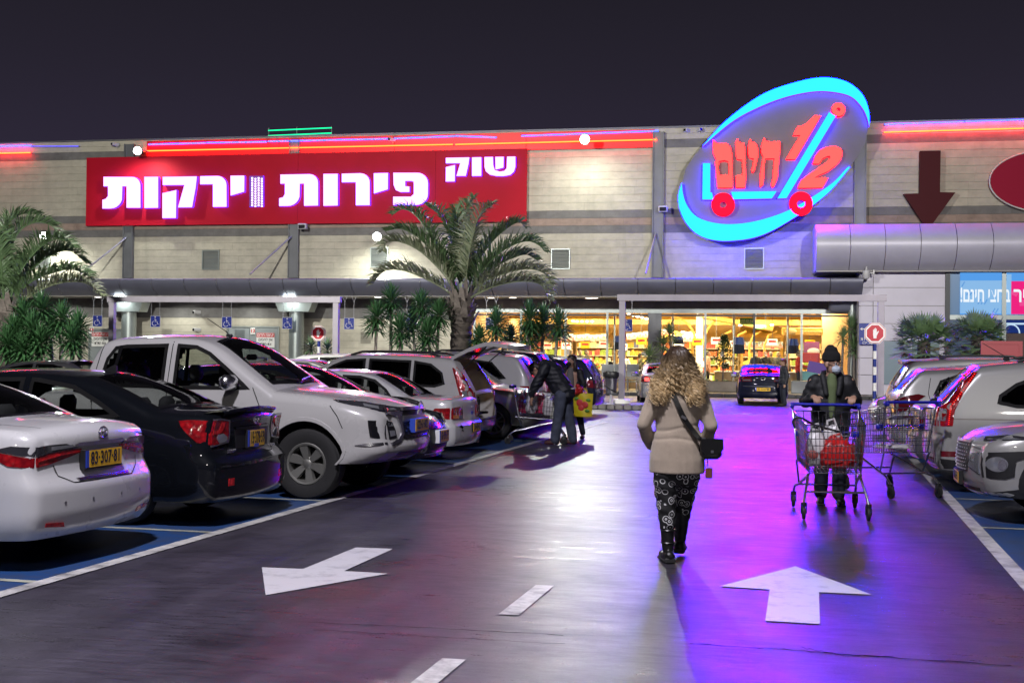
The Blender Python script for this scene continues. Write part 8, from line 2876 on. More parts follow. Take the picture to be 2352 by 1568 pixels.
coat = [('l', [((0, .0, .715), .222, .155), ((0, 0, .82), .222, .155), ((0, 0, .95), .205, .142), ((0, 0, 1.06), .175, .125), ((0, 0, 1.16), .175, .125), ((0, 0, 1.28), .195, .13), ((0, .0, 1.36), .20, .115), ((0, .01, 1.42), .13, .085), ((0, .01, 1.47), .085, .075)]),
 ('t', [((-.155, 0, 1.365), .078), (eL, .060), ((-.235, .06, .985), .054), (wL, .050)]), ('t', [((.155, 0, 1.365), .078), (eR, .060), ((.235, .06, .985), .054), (wR, .050)]), ('t', [((-.16, 0, 1.37), .07), ((.16, 0, 1.37), .07)])]
def coat_disp(co):
 d = wool(co) * .5
 if abs(co.x) < .2:
  for z0, s_, t0 in ((1.075, .18, 0), (.985, -.10, 1.5)):
   d -= .006 * math.exp(-((co.z - z0 - s_ * co.x * .5 - .012 * sin(co.x * 14 + t0)) / .012) ** 2)
  d -= .005 * math.exp(-(co.x / .004) ** 2) * (1 if co.y < 0 and co.z < 1.4 else 0)
 return d
coat_o = blob('coat', M['coat_beige'], coat, wm, .009, 2, coat_disp)
b = MB()
for s_ in (-1, 1):
 b.tube([(s_ * .262, -.035, 1.075), (s_ * .25, .02, 1.0), (s_ * .225, .11, .945)], .030, 8)
b.build('cuff_patch', M['leather'], coat_o, 50)
tr = [('l', [((0, 0, .80), .17, .125), ((0, 0, .70), .175, .13), ((-.0, .02, .62), .17, .125)]), ('t', [((-.085, -.02, .70), .105), ((-.085, 0, .52), .088), ((-.072, -.03, .30), .068)]), ('t', [((.085, .05, .70), .105), ((.065, .14, .52), .085), ((.045, .24, .33), .066)])]
blob('trousers', M['ring_print'], tr, wm, .010, 2, lambda co: .008 * noise.noise(co * 12) + .004 * sin(co.z * 70 + co.x * 30))
for a, kx in ((aL, 0), (aR, 1)):
 a = Vector(a)
 fw = Vector((-.25, .95, 0)).normalized() if kx == 0 else Vector((.1, .95, .0)).normalized()
 g0 = Vector((a.x, a.y, a.z - .10))
 lg = (Vector(kL if kx == 0 else kR) - a).normalized()
 bt = [('t', [(a + lg * .27, .062), (a + lg * .13, .054), (a + lg * .02, .05)]), ('t', [(g0 + Vector((0, 0, .055)) - fw * .05, .046), (g0 + Vector((0, 0, .05)) + fw * .08, .045), (g0 + Vector((0, 0, .045)) + fw * .16, .036)]), ('e', a + lg * .27, (.066, .066, .022))]
 bo = blob('boot', M['leather'], bt, wm, .008, 2, lambda co: .004 * noise.noise(co * 25))
 b = MB()
 zs = g0.z + .001 if kx == 0 else g0.z + .001
 q = fw.to_track_quat('Y', 'Z').to_matrix()
 b.box(g0 + fw * .05 + Vector((0, 0, .02)), (.092, .27, .032), rot=q, ch=.012)
 b.box(g0 - fw * .055 + Vector((0, 0, .026)), (.085, .07, .045), rot=q, ch=.01)
 b.build('sole', M['sole'], bo)
 b = MB()
 b.tube([a + Vector((.056 * cos(t), .056 * sin(t) + .01, .06)) for t in [2 * pi * k / 14 for k in range(14)]], .008, 5, closed=True)
 b.tube([a + Vector((.058 * cos(t), .058 * sin(t) + .01, .16)) for t in [2 * pi * k / 14 for k in range(14)]], .008, 5, closed=True)
 b.build('boot_strap', M['leather'], bo, 50)
# hair: a cap and a few hundred curls
blob('hair_cap', M['hair_brown'], [('e', hv(0, .02, .045), (.092, .108, .095)), ('e', hv(0, .05, -.06), (.085, .07, .12))], wm, .012)
b = MB()
tint = []
hc = Vector(hv(0, .02, .04))
def strand(p0, side_, L_, amp, spread, n=24, r=.0042):
 """a curl that leaves the scalp, rolls over the head and hangs down, drifting outwards by spread"""
 p0 = Vector(p0)
 ph, fq = R.uniform(0, 6.3), R.uniform(.8, 1.5)
 pts = []
 s_ = Vector(side_)
 for k in range(n):
  f = k / (n - 1)
  roll = min(1, f * 2.6)
  q = p0 + s_ * (spread * (f ** .8)) + Vector((0, 0, .02 * sin(pi * roll) * max(0, 1 - roll)))
  if f > .0:
   q.z -= L_ * f
  rel = q - hc                                # keep outside the head
  rr = sqrt((rel.x / .100) ** 2 + (rel.y / .118) ** 2 + (rel.z / .105) ** 2)
  if rr < 1 and rr > 1e-3:
   rel = rel / rr
   q = hc + rel
  if q.z < 1.46:                              # and lying on the shoulders and back
   q.y = min(q.y, -.085 - .05 * min(1, (1.46 - q.z) / .12)) if abs(q.x) < .2 else q.y
  a = amp * min(1, f * 2.0)
  pts.append(q + Vector((cos(ph + k * fq), sin(ph + k * fq), .4 * sin(ph * 2 + k * fq * .6))) * a)
 b.tube(pts, [r * (1 - .5 * (k / (n - 1)) ** 2) for k in range(n)], 3, cap=False)
 shade = R.uniform(.7, 1.2)
 for k in range(n):
  f = (p0.z - L_ * (k / (n - 1)) - 1.40) / .24
  mixf = max(0, min(1, 1.1 - f * 1.05))
  c = [lerp(a_, c_, mixf) * shade for a_, c_ in zip((.040, .022, .013), (.62, .45, .23))]
  tint.extend([c] * 3)
for i in range(1600):
 az = R.uniform(0, 2 * pi)
 el = R.uniform(-.45, 1.55)
 dv = Vector((cos(az) * cos(el), sin(az) * cos(el), sin(el)))
 if dv.y > .5:
  continue
 p0 = hc + Vector((dv.x * .096, dv.y * .112, dv.z * .100))
 sd = Vector((dv.x + R.uniform(-.25, .25), dv.y * .6 - .15, 0))
 zend = lerp(R.uniform(1.38, 1.50), R.uniform(1.25, 1.42), min(1, abs(sd.x) * 1.3))
 strand(p0, sd, p0.z - zend, R.uniform(.008, .022), R.uniform(.015, .09))
for i in range(520):
 s_ = R.choice((-1, 1))
 p0 = hc + Vector((s_ * R.uniform(.06, .095), R.uniform(-.09, .03), R.uniform(-.06, .05)))
 strand(p0, Vector((s_, R.uniform(-.4, .2), 0)), p0.z - R.uniform(1.25, 1.44), R.uniform(.012, .030), R.uniform(.06, .15), r=.0028)
me = b.mesh('hair', M['curls'], 80, fix=False)
ca = me.color_attributes.new('tint', 'FLOAT_COLOR', 'POINT')
ca.data.foreach_set('color', [x for c in tint for x in (*c, 1)])
obj('hair', me, wm)
# shoulder bag
bag = thing('shoulder_bag', 'small black leather bag worn across the back of the woman in beige', 'bag', wm.matrix_basis @ Vector((.265, -.10, .93)), YAW * .3 + .15)
b = MB()
b.box((0, 0, -.01), (.17, .085, .165), ch=.03)
b.build('bag_body', M['leather'], bag, 50)
b = MB()
b.prism([(-.085, .07), (.085, .07), (.09, -.01), (.05, -.05), (-.05, -.05), (-.09, -.01)], lambda a, z, d: Vector((a, d, z)), -.055, -.042)
b.build('bag_flap', M['leather'], bag)
MB().box((0, -.058, -.03), (.02, .006, .02)).build('clasp', M['satin_metal'], bag)
wmi = bag.matrix_basis.inverted() @ wm.matrix_basis if False else None
bm_ = Matrix.Translation(bag.location) @ Matrix.Rotation(bag.rotation_euler.z, 4, 'Z')
wmm = Matrix.Translation(wm.location) @ Matrix.Rotation(wm.rotation_euler.z, 4, 'Z')
bl_ = lambda p: bm_.inverted() @ (wmm @ Vector(p))
b = MB()
pth = [(-.075, -.02, 1.475), (-.06, -.105, 1.40), (0, -.150, 1.27), (.06, -.150, 1.15), (.125, -.145, 1.06), (.175, -.150, 1.0), (.215, -.135, .995)]
pp = catmull([bl_(p) for p in pth], 6)
vs = []
for i, p in enumerate(pp):
 vs += [p + Vector((-.016, 0, -.010)), p + Vector((.016, 0, .010)), p + Vector((.016, .008, .010)), p + Vector((-.016, .008, -.010))]
b.add(vs, [(4 * i + j, 4 * i + (j + 1) % 4, 4 * i + 4 + (j + 1) % 4, 4 * i + 4 + j) for i in range(len(pp) - 1) for j in range(4)])
b.build('strap', M['leather'], bag)
b = MB()
b.box(bl_((.05, -.158, 1.165)), (.045, .008, .022), rot=Matrix.Rotation(.5, 3, 'Y'))
b.box(bl_((.205, -.14, 1.0)), (.03, .02, .02))
b.build('buckle', M['satin_metal'], bag)
b = MB()
b.tube([(-.03, -.03, -.08), (-.035, -.03, -.15)], .004, 4)
b.box((-.02, -.03, -.20), (.055, .012, .085), ch=.008)
b.build('bag_tag', mat('tag_leather', (.16, .05, .03), .5), bag)
# ---- man pushing the trolley, facing the camera
mx_, my_ = G(1907, 1158)
mn = thing('person', 'man in a black hat, glasses and blue face mask pushing a trolley', 'person', (mx_, my_, 0), .02)
Mh, hp, hv = head((-.0, -.07, 1.585), .80, .05, 1.0)
sL, sR = (-.20, -.02, 1.39), (.20, -.02, 1.39)
eL, eR = (-.275, .03, 1.16), (.27, .02, 1.16)
wL, wR = (-.215, -.25, 1.215), (.225, -.25, 1.215)
body = hp + [('t', [((0, .0, 1.38), .06), ((0, -.04, 1.54), .058)]), ('l', [((0, .02, .88), .17, .12), ((0, .02, 1.05), .17, .13), ((0, .01, 1.25), .18, .12), ((0, 0, 1.38), .17, .10), ((0, 0, 1.45), .09, .07)]),
 limb(sL, eL, wL, .055, .046, .032), limb(sR, eR, wR, .055, .046, .032), limb((-.10, .02, .88), (-.10, .0, .48), (-.10, .06, .10), .085, .06, .045), limb((.10, .02, .88), (.10, -.02, .48), (.09, .0, .10), .085, .06, .045)] + hand(wL, (.25, -.9, -.05), (.9, .25, .1), .85, 1.1) + hand(wR, (-.25, -.9, -.05), (-.9, .25, .1), .85, 1.1)
blob('body', M['skin'], body, mn, .008, 1)
eyes(mn, hv)
jk = [('l', [((0, .03, .78), .21, .16), ((0, .03, .95), .215, .165), ((0, .02, 1.12), .215, .165), ((0, .01, 1.28), .215, .15), ((0, 0, 1.38), .20, .12), ((0, 0, 1.45), .13, .10)]),
      ('t', [((-.17, 0, 1.375), .095), (eL, .080), ((-.26, -.10, 1.17), .068), ((-.225, -.21, 1.21), .058)]), ('t', [((.17, 0, 1.375), .095), (eR, .080), ((.26, -.10, 1.17), .068), ((.235, -.21, 1.21), .058)])]
blob('jacket', M['jacket_black'], jk, mn, .011, 2, puff)
blob('jacket_collar', M['jacket_black'], [('t', [((-.065, -.155, 1.25), .030), ((-.085, -.13, 1.36), .036), ((-.10, -.06, 1.45), .036), ((-.085, .05, 1.48), .036), ((0, .085, 1.49), .036), ((.085, .05, 1.48), .036), ((.10, -.06, 1.45), .036), ((.085, -.13, 1.36), .036), ((.065, -.155, 1.25), .030)])], mn, .010)
blob('sweater', M['green_knit'], [('t', [((0, -.098, 1.44), .052), ((0, -.118, 1.34), .062), ((0, -.128, 1.2), .05), ((0, -.140, 1.0), .03)])], mn, .010)
blob('trousers', M['jeans_dark'], [('l', [((0, .02, .96), .18, .13), ((0, .02, .84), .185, .14)]), ('t', [((-.10, .02, .85), .105), ((-.10, .0, .48), .085), ((-.10, .06, .12), .075)]), ('t', [((.10, .02, .85), .105), ((.10, -.02, .48), .085), ((.09, .0, .12), .075)])], mn, .012, 2, lambda co: .007 * noise.noise(co * 11))
for s_, y0 in ((-1, .04), (1, -.02)):
 so = blob('shoe', M['shoe'], [('t', [((s_ * .10, y0 + .03, .055), .042), ((s_ * .11, y0 - .10, .05), .045), ((s_ * .115, y0 - .18, .042), .036)]), ('t', [((s_ * .10, y0 + .03, .06), .045), ((s_ * .10, y0 + .03, .13), .05)])], mn, .009)
 MB().box((s_ * .108, y0 - .075, .013), (.09, .28, .024), ch=.01).build('sole', M['sole'], so)
hat = blob('hat', M['knit_black'], [('e', hv(0, .012, .085), (.094, .112, .085), Mh), ('e', hv(0, .02, .155), (.066, .08, .055), Mh), ('e', hv(0, .03, .19), (.04, .05, .03), Mh), ('e', hv(0, .012, .055), (.098, .116, .045), Mh)], mn, .009)
blob('face_mask', M['mask_blue'], [('e', hv(0, -.070, -.052), (.066, .052, .052), Mh), ('e', hv(0, -.108, -.04), (.022, .014, .03), Mh)], mn, .008, 2, lambda co: .0025 * sin(co.z * 260))
b = MB()
for s_ in (-1, 1):
 b.tube([hv(s_ * .034 + .026 * cos(t), -.108, .012 + .019 * sin(t)) for t in [2 * pi * k / 14 for k in range(14)]], .0028, 5, closed=True)
 b.tube([hv(s_ * .060, -.106, .016), hv(s_ * .080, -.04, .014), hv(s_ * .082, .02, .0)], .003, 5)
 b.tube([hv(s_ * .058, -.06, -.02), hv(s_ * .082, .0, .0)], .002, 4)
b.tube([hv(-.010, -.112, .018), hv(.010, -.112, .018)], .003, 5)
b.build('glasses', M['black_plastic'], mn, 60)
# ---- man stooping over a loaded trolley
sx_, sy_ = G(1293, 1021)
st = thing('person', 'man in a dark jacket and jeans stooping into a loaded trolley', 'person', (sx_, sy_, 0), .0)
Mh, hp, hv = head((-.53, -.05, 1.40), -pi / 2, 1.0)
hipL, hipR = (-.02, -.10, .95), (-.02, .10, .95)
shL, shR = (-.32, -.20, 1.43), (-.32, .20, 1.43)
body = hp + [('t', [((-.33, 0, 1.42), .06), ((-.49, -.03, 1.43), .055)]), ('t', [((0, 0, .95), .15), ((-.15, 0, 1.15), .15), ((-.28, 0, 1.38), .15)]),
 limb(shL, (-.50, -.25, 1.10), (-.56, -.22, .86), .055, .045, .032), limb(shR, (-.52, .22, 1.12), (-.66, .14, .90), .055, .045, .032), limb(hipL, (-.08, -.12, .50), (-.13, -.13, .10), .09, .06, .045), limb(hipR, (.10, .10, .50), (.17, .09, .10), .09, .06, .045)] + hand((-.56, -.22, .86), (-.2, .1, -.9), (-.6, .7, 0), .6) + hand((-.66, .14, .90), (-.3, -.1, -.9), (-.6, -.7, 0), .6)
blob('body', M['skin'], body, st, .011, 1)
eyes(st, hv)
blob('hair', M['hair_brown'], [('e', hv(0, .02, .05), (.088, .108, .092), Mh), ('e', hv(0, .06, -.02), (.08, .065, .08), Mh)], st, .012)
blob('jacket', M['jacket_navy'], [('t', [((.03, 0, .96), .195), ((-.10, 0, 1.15), .205), ((-.22, 0, 1.36), .20), ((-.33, 0, 1.45), .155)]), ('t', [(shL, .10), ((-.50, -.25, 1.10), .085), ((-.56, -.22, .92), .060)]), ('t', [(shR, .10), ((-.52, .22, 1.12), .085), ((-.65, .15, .95), .060)]), ('t', [((-.38, -.12, 1.49), .06), ((-.43, 0, 1.48), .06), ((-.38, .12, 1.49), .06)])], st, .014, 2, lambda co: 1.6 * puff(co))
blob('trousers', M['jeans'], [('t', [((.0, -.02, .98), .15), ((.0, .02, .92), .165)]), ('t', [(hipL, .125), ((-.08, -.12, .50), .095), ((-.13, -.13, .10), .09)]), ('t', [(hipR, .125), ((.10, .10, .50), .095), ((.17, .09, .10), .09)])], st, .013, 2, lambda co: .012 * noise.noise(co * 9))
b = MB()
b.tube([(.01 + .175 * cos(t) - .0, .165 * sin(t), 1.01 + .04 * cos(t)) for t in [2 * pi * k / 20 for k in range(20)]], .018, 5, closed=True)
b.build('belt', M['print_white'], st, 50)
for (x, y) in ((-.13, -.13), (.17, .09)):
 blob('shoe', mat('brown_shoe', (.07, .02, .015), .5) if x < 0 else bpy.data.materials['brown_shoe'], [('t', [((x + .04, y, .05), .045), ((x - .08, y, .05), .046), ((x - .17, y, .042), .036)])], st, .01)
# ---- woman in a black mask with a yellow bag
fx_, fy_ = G(1322, 1008)
fw_ = thing('person', 'dark haired woman in a black face mask and open dark jacket holding a yellow bag', 'person', (fx_, fy_ + .1, 0), -.25)
Mh, hp, hv = head((-.12, -.03, 1.55), -.35)
sL, sR = (-.28, 0, 1.34), (.06, 0, 1.34)
body = hp + [('t', [((-.11, 0, 1.33), .05), ((-.12, -.01, 1.50), .05)]), ('l', [((-.08, 0, .88), .15, .11), ((-.1, 0, 1.1), .13, .10), ((-.11, 0, 1.3), .16, .10), ((-.11, 0, 1.38), .10, .07)]), limb(sL, (-.36, -.04, 1.08), (-.26, -.20, .94), .048, .04, .03), limb(sR, (.17, -.03, 1.08), (.17, -.22, .96), .048, .04, .03),
 limb((-.17, 0, .88), (-.17, -.02, .48), (-.15, .04, .10), .08, .055, .04), limb((.01, 0, .88), (.06, 0, .48), (.12, .05, .10), .08, .055, .04)] + hand((-.26, -.20, .94), (.5, -.7, -.3), (.6, .5, .3), .7) + hand((.17, -.22, .96), (-.1, -.8, -.5), (-.8, .1, .2), .8)
blob('body', M['skin'], body, fw_, .011, 1)
eyes(fw_, hv)
blob('hair', M['hair_brown'], [('e', hv(0, .03, .055), (.095, .105, .088), Mh), ('t', [(hv(-.08, .03, .03), .035), (hv(-.095, .03, -.12), .045), (hv(-.09, .02, -.22), .03)]), ('t', [(hv(.08, .03, .03), .035), (hv(.095, .03, -.12), .045), (hv(.09, .02, -.22), .03)])], fw_, .011, 2, lambda co: .006 * noise.noise(co * 25))
blob('face_mask', M['knit_black'], [('e', hv(0, -.070, -.052), (.064, .050, .052), Mh)], fw_, .009)
blob('jacket', M['jacket_black'], [('l', [((-.08, .03, .84), .19, .12), ((-.1, .03, 1.1), .17, .11), ((-.11, .03, 1.3), .18, .11), ((-.11, .02, 1.38), .13, .08)]), ('t', [(sL, .075), ((-.36, -.04, 1.08), .062), ((-.27, -.18, .95), .048)]), ('t', [(sR, .075), ((.17, -.03, 1.08), .062), ((.17, -.20, .965), .048)])], fw_, .012, 2, puff)
blob('top', mat('grey_top', (.14, .13, .13), .9), [('t', [((-.11, -.060, 1.37), .065), ((-.11, -.085, 1.2), .085), ((-.10, -.08, .95), .08)])], fw_, .012)
blob('trousers', M['jeans_dark'], [('l', [((-.08, 0, .92), .165, .12), ((-.08, 0, .84), .17, .125)]), ('t', [((-.17, 0, .86), .095), ((-.17, -.02, .48), .07), ((-.15, .04, .12), .055)]), ('t', [((.01, 0, .86), .095), ((.06, 0, .48), .07), ((.12, .05, .12), .055)])], fw_, .012)
for x, y in ((-.15, .02), (.12, .03)):
 blob('shoe', M['shoe'], [('t', [((x, y + .03, .045), .04), ((x + .03, y - .10, .042), .042), ((x + .05, y - .17, .036), .032)])], fw_, .01)
# her bags
bgp = wmm  # noqa
yb1 = thing('shopping_bag', 'yellow shopping bag with a red and green print held by the masked woman', 'bag', (fx_ + .17, fy_ - .22, .46), -.12)
b = MB()
b.grid(8, 8, lambda u, v: ((u - .5) * lerp(.36, .40, v), -.06 * (1 - (2 * u - 1) ** 2) + .01 * sin(v * 9 + u * 7), v * .46))
b.grid(8, 8, lambda u, v: ((u - .5) * lerp(.36, .40, v), .06 * (1 - (2 * u - 1) ** 2) + .02 + .01 * sin(v * 9), v * .46))
b.grid(8, 1, lambda u, v: ((u - .5) * .36, lerp(-.06 * (1 - (2 * u - 1) ** 2), .06 * (1 - (2 * u - 1) ** 2) + .02, v), 0.005))
b.build('bag_body', mat('yellow_bag', (.68, .55, .02), .4), yb1, 50)
b = MB()
for cx_, cz_, r_ in ((-.05, .28, .07), (.06, .24, .065), (-.02, .18, .06)):
 b.ball((cx_, -.068, cz_), (r_, .008, r_), 12, 6)
b.build('red_print', mat('bag_print_red', (.60, .05, .04), .5), yb1, 50)
b = MB()
for cx_, cz_ in ((-.12, .36), (.12, .33), (.1, .12)):
 b.ball((cx_, -.055, cz_), (.05, .008, .03), 10, 6)
b.build('green_print', mat('bag_print_green', (.10, .28, .03), .5), yb1, 50)
b = MB()
for y in (-.03, .04):
 b.tube([(-.09, y, .45), (-.07, y, .53), (0, y, .56), (.07, y, .53), (.09, y, .45)], .008, 5)
b.build('handles', bpy.data.materials['yellow_bag'], yb1, 50)
rb = thing('red_packet', 'red and yellow packet in the hand of the masked woman above her yellow bag', 'packet', (fx_ + .10, fy_ - .26, .95), .3)
b = MB()
for i in range(9):
 b.ball((R.uniform(-.08, .08), R.uniform(-.05, .05), R.uniform(-.03, .14)), R.uniform(.03, .06), 8, 6)
b.build('packet_body', mat('red_packet_film', (.45, .02, .02), .3), rb, 50)
# ---- person beside the black saloon
px_, py_ = G(1799, 932)
ps = thing('person', 'red haired person in a dark quilted jacket standing beside the black saloon', 'person', (px_, py_, 0), -1.2)
def standing(t, hair, jacket, trousers, k=1.0, vox=.022, jm=None, arms=((-.30, -.05, .80), (.30, -.05, .80)), el=((-.28, .03, 1.08), (.28, .03, 1.08)), mask=None, shoe=True):
 Mh, hp, hv = head((0, -.02, 1.56 * k), 0, 0, k)
 sL, sR = (-.19, 0, 1.37 * k), (.19, 0, 1.37 * k)
 eL, eR = Vector(el[0]) * k, Vector(el[1]) * k
 wL, wR = Vector(arms[0]) * k, Vector(arms[1]) * k
 body = hp + [('t', [((0, 0, 1.36 * k), .055), ((0, -.01, 1.50 * k), .052)]), ('l', [((0, 0, .88 * k), .15, .11), ((0, 0, 1.1 * k), .14, .10), ((0, 0, 1.32 * k), .17, .10), ((0, 0, 1.42 * k), .1, .07)]), limb(sL, eL, wL, .05, .042, .03), limb(sR, eR, wR, .05, .042, .03),
  limb((-.09, 0, .88 * k), (-.09, -.02, .48 * k), (-.09, .03, .10), .08, .055, .04), limb((.09, 0, .88 * k), (.09, -.02, .48 * k), (.09, .03, .10), .08, .055, .04)] + hand(wL, (0, -.3, -.9), (.3, -.9, .2), .4) + hand(wR, (0, -.3, -.9), (-.3, -.9, .2), .4)
 blob('body', M['skin'], body, t, vox * .8, 1)
 blob('hair', hair, [('e', hv(0, .025, .055), (.09, .105, .085), Mh), ('e', hv(0, .07, -.01), (.075, .06, .08), Mh)], t, vox * .7)
 blob('jacket', jacket, [('l', [((0, 0, .80 * k), .19, .145), ((0, 0, 1.05 * k), .185, .14), ((0, 0, 1.30 * k), .20, .125), ((0, 0, 1.39 * k), .17, .10), ((0, 0, 1.45 * k), .10, .085)]), ('t', [((-.17, 0, 1.36 * k), .08), (eL, .07), (wL, .05)]), ('t', [((.17, 0, 1.36 * k), .08), (eR, .07), (wR, .05)])], t, vox, 1, puff)
 blob('trousers', trousers, [('l', [((0, 0, .92 * k), .165, .12), ((0, 0, .84 * k), .17, .125)]), ('t', [((-.09, 0, .86 * k), .10), ((-.09, -.02, .48 * k), .075), ((-.09, .03, .10), .065)]), ('t', [((.09, 0, .86 * k), .10), ((.09, -.02, .48 * k), .075), ((.09, .03, .10), .065)])], t, vox, 1)
 b = MB()
 for s_ in (-1, 1):
  b.mi = 0
  MB().box((s_ * .09, -.05, .045), (.09, .26, .09), ch=.035).build('shoe', M['shoe'], t, 50)
 if mask:
  blob('face_mask', mask, [('e', hv(0, -.070, -.052), (.062, .048, .05), Mh)], t, vox * .6)
 return hv
standing(ps, M['hair_red'], M['jacket_navy'], M['jeans_dark'], .98)
# ---- shoppers and cashiers inside the hall
def inside_person(px, py_top, d, rz, lab, hair, jac, k=1.0, mask=None, z0=.16, arms=None):
 X, Zt = P(px, py_top, d)
 kk = min(1.1, max(.85, (Zt - z0) / 1.68))
 t = thing('person', lab, 'person', (X, d, z0), rz)
 kw = dict(arms=arms, el=((-.27, -.05, 1.1), (.27, -.05, 1.1))) if arms else {}
 standing(t, hair, jac, M['jeans_dark'], kk, .028, mask=mask, **kw)
fa = ((-.2, -.35, 1.05), (.2, -.35, 1.05))
inside_person(1834, 797, YF + 1.6, 1.4, 'shopper in a red jacket at the checkout inside the hall', M['hair_brown'], mat('red_jacket', (.55, .03, .025), .7), arms=fa)
inside_person(1806, 795, YF + 3.6, 1.0, 'fair haired shopper in a grey jacket left of the one in red', M['hair_blond'], mat('grey_jacket', (.10, .095, .09), .8))
inside_person(1788, 799, YF + 3.4, 2.4, 'shopper with grey hair seen from behind near the counter', M['hair_blond'], mat('dark_grey_coat', (.045, .04, .04), .8))
inside_person(1771, 796, YF + 3.8, 2.9, 'bald shopper in an olive jacket behind the black saloon', mat('grey_hair', (.25, .2, .16), .6), mat('olive_jacket', (.09, .075, .045), .8))
inside_person(1758, 797, YF + 3.2, .4, 'shopper in a dark cap behind the black saloon', M['hair_brown'], M['jacket_black'], mask=M['mask_blue'])
inside_person(1736, 804, YF + 3.0, .2, 'cashier in a pale blue mask beside the dark mullion', M['hair_brown'], M['jacket_navy'], mask=M['mask_blue'], arms=fa)
inside_person(1312, 797, YF + 3.0, 2.9, 'shopper in an olive coat right of the palm clump, seen from behind', mat('bald_hair', (.22, .15, .10), .6), bpy.data.materials['olive_jacket'])
inside_person(1332, 799, YF + 3.2, .6, 'cashier in dark clothes at the first checkout', M['hair_brown'], M['jacket_navy'], arms=fa)
inside_person(1347, 804, YF + 3.5, 1.2, 'shopper bending at the checkout beside the second mullion', M['hair_brown'], bpy.data.materials['dark_grey_coat'])
inside_person(1434, 812, YF + 3.4, .1, 'cashier in white with red brown hair by the gate post', M['hair_red'], M['sign_white'], arms=fa)
inside_person(1470, 812, YF + 3.6, 1.9, 'shopper near the grey mullion inside the hall', M['hair_brown'], bpy.data.materials['olive_jacket'])
inside_person(1626, 803, YF + 3.4, 1.6, 'shopper in a pink jacket right of the curly haired woman', M['hair_brown'], mat('pink_jacket', (.55, .28, .20), .8))
